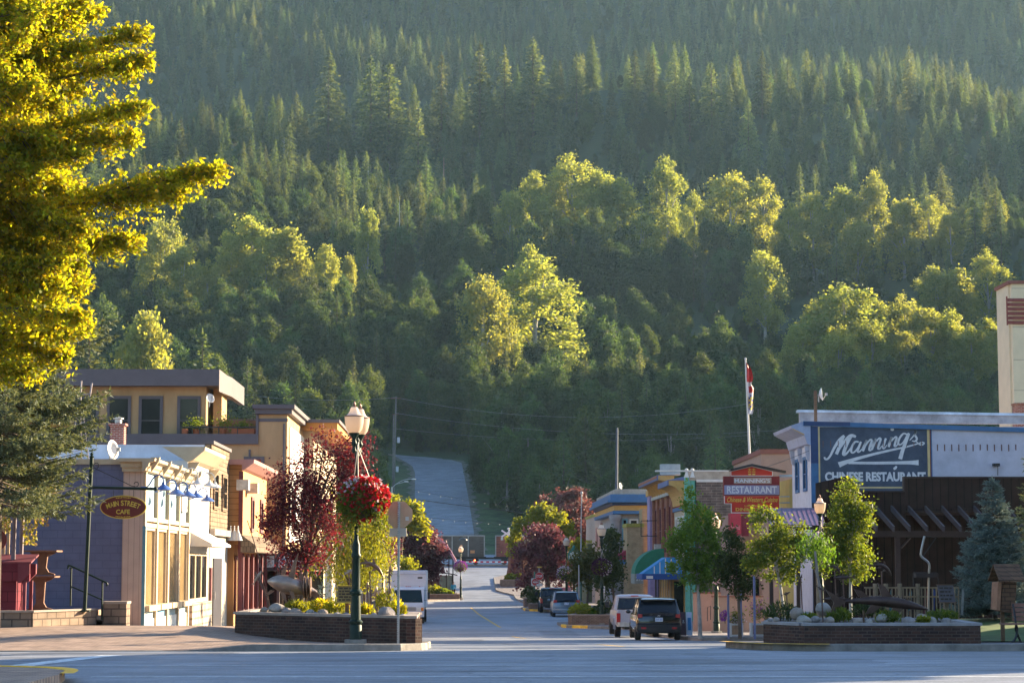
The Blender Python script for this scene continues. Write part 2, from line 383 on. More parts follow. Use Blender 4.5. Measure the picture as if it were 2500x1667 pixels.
# ------------------------------------------------------------ the land
def asphalt(name, base, var, tint):
 if name in MATS: return MATS[name]
 m, nt, b, L = _nodes(name)
 rp, nz, tc = _vary(nt, L, base, var, .22, stretch=(1.0, .35, 1.0))
 n2 = nt.nodes.new('ShaderNodeTexNoise'); n2.inputs['Scale'].default_value = 26; n2.inputs['Detail'].default_value = 3; L.new(tc.outputs['Object'], n2.inputs['Vector'])
 mr = nt.nodes.new('ShaderNodeMapRange'); mr.inputs[1].default_value = .3; mr.inputs[2].default_value = .7; mr.inputs[3].default_value = .72; mr.inputs[4].default_value = 1.3
 L.new(n2.outputs['Fac'], mr.inputs[0])
 vo = nt.nodes.new('ShaderNodeTexVoronoi'); vo.feature = 'DISTANCE_TO_EDGE'; vo.inputs['Scale'].default_value = .16;
 n3 = nt.nodes.new('ShaderNodeTexNoise'); n3.inputs['Scale'].default_value = .8; n3.inputs['Detail'].default_value = 4; L.new(tc.outputs['Object'], n3.inputs['Vector'])
 vm = nt.nodes.new('ShaderNodeVectorMath'); vm.operation = 'MULTIPLY_ADD'; vm.inputs[1].default_value = (1.8, 1.8, 0); L.new(n3.outputs['Color'], vm.inputs[0]); L.new(tc.outputs['Object'], vm.inputs[2])
 L.new(vm.outputs[0], vo.inputs['Vector'])
 ck = nt.nodes.new('ShaderNodeMapRange'); ck.inputs[1].default_value = .0; ck.inputs[2].default_value = .008; ck.inputs[3].default_value = .62; ck.inputs[4].default_value = 1.0
 L.new(vo.outputs['Distance'], ck.inputs[0])
 ml = nt.nodes.new('ShaderNodeMath'); ml.operation = 'MULTIPLY'; L.new(mr.outputs[0], ml.inputs[0]); L.new(ck.outputs[0], ml.inputs[1])
 n4 = nt.nodes.new('ShaderNodeTexNoise'); n4.inputs['Scale'].default_value = .9; n4.inputs['Detail'].default_value = 6; n4.inputs['Roughness'].default_value = .7; mp = nt.nodes.new('ShaderNodeMapping'); mp.inputs['Scale'].default_value = (.35, 1.2, 1)
 L.new(tc.outputs['Object'], mp.inputs[0]); L.new(mp.outputs[0], n4.inputs['Vector']); m4 = nt.nodes.new('ShaderNodeMapRange'); m4.inputs[1].default_value = .38; m4.inputs[2].default_value = .62; m4.inputs[3].default_value = .70; m4.inputs[4].default_value = 1.22
 L.new(n4.outputs['Fac'], m4.inputs[0]); m5 = nt.nodes.new('ShaderNodeMath'); m5.operation = 'MULTIPLY'; L.new(ml.outputs[0], m5.inputs[0]); L.new(m4.outputs[0], m5.inputs[1]); ml = m5
 sc = nt.nodes.new('ShaderNodeVectorMath'); sc.operation = 'SCALE'; L.new(rp.outputs[0], sc.inputs[0]); L.new(ml.outputs[0], sc.inputs['Scale'])
 L.new(sc.outputs[0], b.inputs['Base Color']); b.inputs['Roughness'].default_value = .66; b.inputs['Specular IOR Level'].default_value = .5
 bp = nt.nodes.new('ShaderNodeBump'); bp.inputs['Strength'].default_value = .35; bp.inputs['Distance'].default_value = .01
 L.new(n2.outputs['Fac'], bp.inputs['Height']); L.new(bp.outputs[0], b.inputs['Normal'])
 MATS[name] = m; return m
M_ASPH = asphalt('asphalt', (.165, .180, .212), .30, None)
M_CONC = mat('kerb_concrete', (.20, .18, .16), .9, .45, 1.6, bump=.3)
M_YEL = mat('yellow_kerb_paint', (.75, .42, .04), .8, .3, 4, bump=.2)
M_WHT = mat('road_paint_white', (.50, .53, .56), .8, .45, 5)
M_YLINE = mat('road_paint_yellow', (.50, .32, .08), .8, .4, 5)
M_PAVE = brick_mat('brick_paving', (.36, .255, .195), (.29, .20, .155), (.20, .15, .12), .21, .105, .012, flat=True, bump=.4, dirt=.3)
M_PAVE2 = brick_mat('grey_paving', (.25, .22, .21), (.205, .18, .175), (.14, .12, .12), .21, .105, .012, flat=True, bump=.4, dirt=.3)
M_GRASS = mat('verge_grass', (.060, .105, .022), .95, .55, .35, bump=.6)
M_FLOOR = mat('forest_floor', (.030, .042, .018), .95, .5, .12, bump=.5)
def land():
 xs = np.unique(np.concatenate([np.arange(-560, -80, 16), np.arange(-80, 90, 3), np.arange(90, 561, 16)]))
 ys = np.concatenate([np.arange(-40, 300, 2.0), np.arange(300, 480, 2.0), np.arange(480, 1500, 10)])
 X, Y = np.meshgrid(xs, ys)
 Z = np.where(Y < 300, road_z(Y)-.06, terrain_z(X, Y)-.06*(1-sst(300, 330, Y)))
 V = np.stack([X, Y, Z], -1).reshape(-1, 3); nx = len(xs); F = []
 for j in range(len(ys)-1):
  for i in range(nx-1): a = j*nx+i; F.append((a, a+1, a+nx+1, a+nx))
 mb = MB(); mb.v = [tuple(v) for v in V]; mb.f = F
 m, nt, b, L = _nodes('hillside_ground')
 rp, nz, tc = _vary(nt, L, (.050, .085, .022), .5, .25)
 ge = nt.nodes.new('ShaderNodeNewGeometry'); sx = nt.nodes.new('ShaderNodeSeparateXYZ'); L.new(ge.outputs['Position'], sx.inputs[0])
 mr = nt.nodes.new('ShaderNodeMapRange'); mr.inputs[1].default_value = 440; mr.inputs[2].default_value = 500; L.new(sx.outputs[1], mr.inputs[0])
 mx = nt.nodes.new('ShaderNodeMix'); mx.data_type = 'RGBA'; L.new(mr.outputs[0], mx.inputs[0]); L.new(rp.outputs[0], mx.inputs[6]); mx.inputs[7].default_value = (.030, .050, .020, 1)
 L.new(mx.outputs[2], b.inputs['Base Color']); b.inputs['Roughness'].default_value = .95
 bp = nt.nodes.new('ShaderNodeBump'); bp.inputs['Strength'].default_value = .8; bp.inputs['Distance'].default_value = .4; n2 = nt.nodes.new('ShaderNodeTexNoise'); n2.inputs['Scale'].default_value = 1.5; n2.inputs['Detail'].default_value = 6
 L.new(tc.outputs['Object'], n2.inputs['Vector']); L.new(n2.outputs['Fac'], bp.inputs['Height']); L.new(bp.outputs[0], b.inputs['Normal'])
 struct('terrain', mb, m, smooth=True, flip=False)
land()
def strip(name, rows, zf, m, cols=1, dz=0.0, flip=False):
 """rows: (Y, xl, xr) -> sheet following height zf(X,Y)"""
 mb = MB()
 for (y, a, b) in rows:
  for k in range(cols+1):
   x = a+(b-a)*k/cols; mb.v.append((x, y, float(zf(x, y))+dz))
 n = cols+1
 for j in range(len(rows)-1):
  for k in range(cols): mb.f.append((j*n+k, j*n+k+1, (j+1)*n+k+1, (j+1)*n+k))
 return mb
def rz_(x, y): return road_z(y)
# asphalt of both streets in one sheet
rows = [(y, -75.0, 75.0) for y in np.arange(14, 50.01, 1.0)]+[(y, -16.0, 18.0) for y in np.arange(50.01, 330.1, 1.0)]
struct('road', strip('road', rows, rz_, M_ASPH), M_ASPH, flip=False)
# road up the hill
hr = [(331, wx(1008, 331), wx(1172, 331)), (345, wx(1012, 345), wx(1159, 345)), (357, wx(1012, 357), wx(1157, 357)), (400, wx(1012, 400), wx(1143, 400)), (436, wx(1012, 436), wx(1131, 436)),
  (446, wx(1006, 446), wx(1128, 446)), (452, wx(992, 452), wx(1126, 452)), (458, wx(972, 458), wx(1100, 458)), (463, wx(955, 463), wx(1040, 463))]
yy = np.arange(331, 463.1, 1.0)
rows = [(y, np.interp(y, [q[0] for q in hr], [q[1] for q in hr]), np.interp(y, [q[0] for q in hr], [q[2] for q in hr])) for y in yy]
rows2 = [(y, a-1.1-.5*math.sin(y*.9)-.35*math.sin(y*2.3+1), b+1.1+.5*math.sin(y*.8+2)+.35*math.sin(y*2.1)) for y, a, b in rows]
M_SHLD = mat('gravel_shoulder', (.15, .14, .105), .95, .5, 1.2, bump=.6)
struct('road_shoulder', strip('road_shoulder', rows2, terrain_z, M_SHLD, cols=10, dz=.10), M_SHLD, flip=False)
M_ASPH2 = asphalt('hill_asphalt', (.19, .205, .225), .15, None)
struct('hill_road', strip('hill_road', rows, terrain_z, M_ASPH2, cols=8, dz=.14), M_ASPH2, flip=False)
# ---- pavements with kerbs
LE = [(48.25, -3.2), (48.45, -2.3), (48.9, -1.5), (49.6, -1.05), (51, -.95), (56.5, -.95), (59, -3.0), (61, -4.9), (140, -5.2), (214, -5.2), (219, -2.6), (222, -.75), (240, -.65), (246, -2.4), (252, -6), (262, -11)]
RE = [(47.7, 8.6), (48.0, 7.6), (48.6, 6.95), (50, 6.65), (55, 6.65), (58, 8.6), (61, 12.4), (82.5, 12.4), (83.4, 11.6), (83.9, 9.2), (85, 8.95), (116, 8.95), (119, 7.2), (121, 5.7), (122, 5.45), (129, 5.45), (132, 8.6), (166, 8.6), (169, 6.0), (171, 4.7), (180, 4.6), (186, 6.2), (200, 5.6), (238, 5.2), (243, 4.0), (246, 3.35), (262, 3.3), (268, 5.5), (272, 9)]
def edge(E, y): return float(np.interp(y, [q[0] for q in E], [q[1] for q in E]))
def lw_z(X, Y):
 drop = sst(-4.6, -6.4, X)*(1-sst(48.2, 51.5, Y))
 return road_z(Y)+.15*(1-.9*drop)+walk_rise(X, Y)
def rw_z(X, Y): return road_z(Y)+.15
def pavement(name, E, far_x, zf, m, y1):
 y0 = E[0][0]; ys = sorted(set([round(q[0], 3) for q in E if q[0] <= y1]+list(np.arange(math.ceil(y0), y1, .75))))
 cols = 26; mb = MB(); n = cols+1
 for y in ys:
  e = edge(E, y)
  for k in range(n):
   t = (k/cols)**1.6; x = e+(far_x-e)*t; mb.v.append((x, y, float(zf(x, y))))
 for j in range(len(ys)-1):
  for k in range(cols):
   q = (j*n+k, j*n+k+1, (j+1)*n+k+1, (j+1)*n+k); mb.f.append(q if far_x > 0 else q[::-1])
 struct(name, mb, m, flip=False)
 # kerb: along the street edge and along the front towards the cross street
 line = [(edge(E, y), y) for y in ys]
 front = [(x, y0) for x in np.linspace(far_x, line[0][0], 60)[:-1]]
 pts = front+line; kb = MB(); W_ = .17; sgn = 1 if far_x > 0 else -1
 for i, (x, y) in enumerate(pts):
  a = Vector(pts[max(0, i-1)]); b = Vector(pts[min(len(pts)-1, i+1)]); t = (b-a).normalized()
  nrm = Vector((t.y, -t.x))*sgn                     # towards the pavement
  z = float(zf(x, y)); q = Vector((x, y)); i_ = q+nrm*W_; o1 = q-nrm*.03; o2 = q-nrm*.012
  zr = float(road_z(y))-.1
  kb.v += [(i_.x, i_.y, z+.006), (q.x, q.y, z+.008), (o2.x, o2.y, z-.015), (o1.x, o1.y, zr)]
 for i in range(len(pts)-1):
  for k in range(3): kb.f.append((i*4+k, i*4+k+1, i*4+4+k+1, i*4+4+k))
 struct('kerb', kb, M_CONC)
pavement('pavement', LE, -34.0, lw_z, M_PAVE, 262)
pavement('pavement', RE, 40.0, rw_z, M_PAVE2, 272)
def near_corner():
 # corner of the pavement this side of the cross street
 mb = MB(); out = [(-30, 35.3), (-9.0, 35.2), (-7.6, 35.0), (-6.7, 34.5), (-6.25, 33.7), (-6.1, 32.5), (-6.1, 24), (-30, 24)]
 z = lambda x, y: float(road_z(y))+.15
 for (x, y) in out: mb.v.append((x, y, z(x, y)))
 mb.f.append(tuple(range(len(out))))
 n = len(mb.v)
 for (x, y) in out: mb.v.append((x, y, z(x, y)-.3))
 for i in range(len(out)): j = (i+1) % len(out); mb.f.append((i, j, n+j, n+i))
 struct('pavement', mb, M_PAVE)
near_corner()
def kerb_paint(pts, zf, sgn, m=M_YEL):
 kb = MB(); W_ = .2
 P = smooth_pts(pts, 5)
 for i, q in enumerate(P):
  a = P[max(0, i-1)]; b = P[min(len(P)-1, i+1)]; t = (b-a).normalized(); nrm = Vector((t.y, -t.x))*sgn
  z = float(zf(q.x, q.y)); i_ = q+nrm*W_; o1 = q-nrm*.036; zr = float(road_z(q.y))-.05; o2 = q-nrm*.02
  kb.v += [(i_.x, i_.y, z+.012), (q.x, q.y, z+.014), (o2.x, o2.y, z-.012), (o1.x, o1.y, zr)]
 for i in range(len(P)-1):
  for k in range(3): kb.f.append((i*4+k, i*4+k+1, i*4+4+k+1, i*4+4+k))
 struct('kerb_marking', kb, m)
kerb_paint([(edge(RE, y), y) for y in (55, 52, 50, 49, 48.6, 48.3, 48.0, 47.85)], rw_z, 1)
kerb_paint([(edge(RE, y), y) for y in (119.6, 120.6, 121.3, 122, 123.5)], rw_z, 1)
kerb_paint([(edge(RE, y), y) for y in (169.5, 170.5, 171.5, 173, 176)], rw_z, 1)
kerb_paint([(edge(RE, y), y) for y in (184, 188, 196)], rw_z, 1)
kerb_paint([(-8.3, 35.18), (-7.6, 35.0), (-6.7, 34.5), (-6.25, 33.7), (-6.1, 32.5)], lambda x, y: float(road_z(y))+.15, -1)
# ---- painted lines
def line(name, pts, w, m, dz=.005):
 P = [Vector(p) for p in pts]; mb = MB(); Q = []
 for i in range(len(P)-1):
  n = max(1, int((P[i+1]-P[i]).length/.8))
  Q += [P[i].lerp(P[i+1], k/n) for k in range(n)]
 Q.append(P[-1])
 for i, q in enumerate(Q):
  t = (Q[min(len(Q)-1, i+1)]-Q[max(0, i-1)]).normalized(); nn = Vector((t.y, -t.x))*w/2
  for s in (1, -1):
   r = q+nn*s; mb.v.append((r.x, r.y, float(road_z(r.y))+dz))
 for i in range(len(Q)-1): mb.f.append((2*i, 2*i+2, 2*i+3, 2*i+1))
 struct(name, mb, m)
line('road_marking', [(-7.9, 38.8), (20, 38.5)], .12, M_WHT)
line('road_marking', [(-6.0, 34.6), (20, 34.15)], .16, M_WHT)
line('road_marking', [(-8.0, 38.9), (-7.3, 44.6)], .45, M_WHT)
line('road_marking', [(-.3, 51.0), (5.6, 50.2)], .3, M_WHT)
line('road_marking', [(wx(1150, 186), 186), (wx(1168, 160), 160), (wx(1222, 122), 122)], .16, M_YLINE)
line('road_marking', [(wx(1250, 104), 104), (wx(1282, 96), 96)], .16, M_YLINE)
line('road_marking', [(wx(1457, 66), 66), (wx(1520, 58), 58)], .16, M_YLINE)
line('road_marking', [(-4.0, 112), (3, 112)], .35, M_WHT)
M_SEAM = mat('tar_seam', (.035, .036, .040), .5, .3, 3)
for k, (xa, xb, y, wob) in enumerate([(-12, 9, 44.6, .3), (2, 22, 46.2, .25), (-16, 4, 41.3, .2), (-.5, 7.5, 52.6, .2), (-1, 8, 57.5, .5), (0, 9, 63.0, .4), (-2, 8.4, 74, .8), (-4, 8, 92, 1.0), (8, 24, 37.0, .2), (-3, 14, 36.4, .15)]):
 line('road_crack', [(xa+(xb-xa)*i/14, y+wob*math.sin(i*1.7+k)+.15*math.sin(i*4.1+k*2)) for i in range(15)], .07, M_SEAM, .004)
for k, (xa, xb, ya, yb) in enumerate([(3.2, 7.8, 39.6, 42.2), (-9.5, -5.0, 45.5, 47.4), (1.2, 3.4, 66, 71), (12.5, 19, 44.2, 46.4), (-2.5, .6, 84, 92), (3.8, 5.6, 106, 116)]):
 m_ = strip('road_patch', [(y, xa+.1*math.sin(y*3), xb+.1*math.cos(y*5)) for y in np.arange(ya, yb, .25)], rz_, M_SEAM, dz=.003)
 struct('road_patch', m_, asphalt('patch_asphalt', (.11, .12, .145), .3, None), flip=False)
# lawn on the right behind the bench, gravel of the railway
mb = strip('lawn', [(y, 11.7+.02*(y-49), 30) for y in np.arange(51.5, 72, 1.0)], lambda x, y: rw_z(x, y)+.03+.6*float(sst(51.5, 64, y))*float(sst(11.5, 15, x)), M_GRASS, cols=16)
struct('lawn', mb, M_GRASS, flip=False)
M_BALL = mat('rail_ballast', (.14, .125, .115), .95, .5, 3, bump=.8)
struct('rail_bed', strip('rail_bed', [(285, -60, 60), (287, -60, 60), (291.5, -60, 60), (293, -60, 60)], lambda x, y: float(road_z(y))+.012, M_BALL), M_BALL)
M_STEEL = mat('rail_steel', (.25, .2, .17), .45, .3, 3, metal=.7)
for yr in (288.2, 289.7):
 struct('rail', MB().box(-60, 60, yr-.04, yr+.04, float(road_z(yr))+.014, float(road_z(yr))+.16), M_STEEL)
# ------------------------------------------------------------ the forest on the hill
M_BARK = mat('bark', (.10, .075, .055), .95, .35, 4, bump=.5)
M_BARKG = mat('grey_bark', (.30, .28, .25), .9, .35, 3, bump=.4)
M_BIRCH = mat('pale_bark', (.50, .48, .43), .85, .3, 2)
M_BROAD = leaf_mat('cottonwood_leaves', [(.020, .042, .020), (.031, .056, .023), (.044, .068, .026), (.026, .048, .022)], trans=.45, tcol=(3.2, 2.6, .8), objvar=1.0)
M_SUNLEAF = leaf_mat('sunlit_cottonwood_leaves', [(.105, .135, .040), (.150, .172, .050), (.20, .205, .062), (.125, .150, .045)], trans=.5, tcol=(2.9, 2.6, 1.0), objvar=.35)  # cottonwood leaves again, lightened: sunlit brightness painted into the colour
M_CONI = leaf_mat('conifer_needles', [(.036, .060, .034), (.058, .086, .042), (.082, .108, .048)], trans=.42, tcol=(2.8, 2.3, .9), objvar=1.0)
def broad_variant(seed, H, width, n=12500, leaf=.52, low=.16):
 rng = np.random.default_rng(seed); L = []
 nl = int(52+rng.integers(0, 12))
 for i in range(nl):
  h = low+(1-low)*((i+rng.uniform(0, 1))/nl); prof = (math.sin(math.pi*min(1, (h-low*.6)/(1.02-low*.6))**.85))**.6
  r = width*.5*prof*math.sqrt(rng.uniform(.15, 1)); a = rng.uniform(0, 2*math.pi); q = rng.uniform(.08, .155)*width*(1.0 if h < .8 else .75)
  L.append((r*math.cos(a), r*math.sin(a), h*H-q*.6, q, q, q*rng.uniform(1.1, 1.9)))
 for i in range(24):                                  # upright tufts along the top
  a = rng.uniform(0, 2*math.pi); r = width*.42*math.sqrt(rng.random()); L.append((r*math.cos(a), r*math.sin(a), H*(.97-.20*(r/(width*.42))**1.5-rng.uniform(0, .07)), .55, .55, 2.1))
 C, cc = lobe_points(L, n, rng, .8, clumps=n//44, shell=.6)
 me = fast_mesh('crown', leaf_quads(C, leaf, rng, .25, .7), 4, M_BROAD)
 mb = MB(); A = Vector((0, 0, 0))
 pts = [Vector((0, 0, -1.5)), Vector((rng.uniform(-.3, .3), 0, H*.3)), Vector((rng.uniform(-.6, .6), rng.uniform(-.5, .5), H*.62)), Vector((0, 0, H*.93))]
 mb.tube(pts, [.42, .33, .2, .03], 6)
 for i in range(9):
  e = Vector(cc[rng.integers(0, len(cc))]); z = min(e.z*.75, H*.7); st = Vector((0, 0, max(H*.2, z*.75))); mb.tube([st, st.lerp(e, .55)+Vector((0, 0, .4)), e], [.16, .1, .02], 4)
 return me, mb
def conifer_variant(seed, H, width, droop=.35, gap=.08):
 rng = np.random.default_rng(seed); P = []; dirs = []; sz = []
 z = H*gap
 while z < H*.985:
  t = z/H; r0 = width*.5*((1-t)**.72)*rng.uniform(.74, 1.14)*(1 if t > .2 else .65+t*1.75)
  nb = int(5+6*(1-t)+rng.integers(0, 3))
  for k in range(nb):
   a = rng.uniform(0, 2*math.pi); r = r0*rng.uniform(.62, 1.15); d = np.array((math.cos(a), math.sin(a), 0))
   m = max(2, int(r/.42)); zz = z+rng.uniform(-.2, .2)
   for j in range(m):
    u = (j+.6)/m; sag = -droop*r*u*u+.12*r*u
    c = d*r*u+np.array((0, 0, zz+sag)); side = np.array((-d[1], d[0], 0))*rng.normal()*.30*(.3+r*.25)*(.5+u*.5)
    P.append(c+side); dirs.append(d*1.0+np.array((0, 0, .25-droop*1.6*u))+side*.6); sz.append(.62+.28*(1-t))
  z += (.30+.34*(1-t))*(H/26)**.5
 for j in range(5): P.append(np.array((0, 0, H-.25*j))); dirs.append(np.array((rng.normal()*.2, rng.normal()*.2, 1.0))); sz.append(.5)
 P = np.array(P); sz = np.array(sz); n = len(P)
 d = np.array(dirs)+rng.normal(size=(n, 3))*.18; d /= np.linalg.norm(d, axis=1)[:, None]
 nr = rng.normal(size=(n, 3))*.8+np.array((0, 0, .55)); b = np.cross(nr, d); b /= np.linalg.norm(b, axis=1)[:, None]
 a = d*(sz*.62)[:, None]; b = b*(sz*.30)[:, None]; hang = np.array((0, 0, -.10))
 V = np.stack([P-a*.7, P-b+hang, P+a, P+b+hang], 1).reshape(-1, 3)
 me = fast_mesh('crown', V, 4, M_CONI)
 mb = MB().tube([(0, 0, -1.5), (0, 0, H*.5), (0, 0, H*.98)], [.34, .22, .02], 6)
 return me, mb
BV = []; CV = []; PV = []
def make_tree(name, label, cat, group, me, mb, bark):
 t = thing(name, label, cat, (0, 0, 0), 0, group); mesh_obj('crown', me, t); obj('trunk', mb, bark, t, smooth=True, local=True, flip=False); return t
L_BROAD = 'leafy cottonwood in the mixed green wood on the lower hillside'
L_CONI = 'dark pointed conifer among the others high on the hillside'
G_BROAD = 'leafy trees on the lower hillside'; G_CONI = 'conifers on the hillside'
for i, (H, wd, low) in enumerate([(24, 11, .14), (26, 9, .12), (22, 12.5, .18), (27, 12, .2), (20, 8, .1), (25, 10, .25)]):
 BV.append((H, make_tree('cottonwood_tree', L_BROAD, 'tree', G_BROAD, *broad_variant(100+i, H, wd, low=low), M_BARKG)))
for i, (H, wd, dr) in enumerate([(27, 12.0, .38), (25, 10.5, .3), (28, 13.0, .45), (23, 11.5, .25), (28, 9.5, .5)]):
 CV.append((H, make_tree('conifer_tree', L_CONI, 'tree', G_CONI, *conifer_variant(200+i, H, wd, dr), M_BARK)))
for i, (H, t) in enumerate(BV):                                # copies whose lighter leaf colour paints in the sunlight
 p = dup(t, label='cottonwood on the hillside with sunlight painted into its leaves')
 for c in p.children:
  if c.name.startswith('crown'): c.data = c.data.copy(); c.data.materials[0] = M_SUNLEAF
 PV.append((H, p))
USED_P = [False]*len(PV)
USED_B = [False]*len(BV); USED_C = [False]*len(CV)
def put(lst, used, i, loc, rz, sc, label=None, group=None):
 if not used[i]:
  used[i] = True; t = lst[i][1]; t.location = loc; t.rotation_euler = (0, 0, rz); t.scale = sc if isinstance(sc, tuple) else (sc,)*3
  if label: t['label'] = label
  if group: t['group'] = group
  return t
 return dup(lst[i][1], loc, rz, label, group, sc)
hero_xy = []; LITXY = []
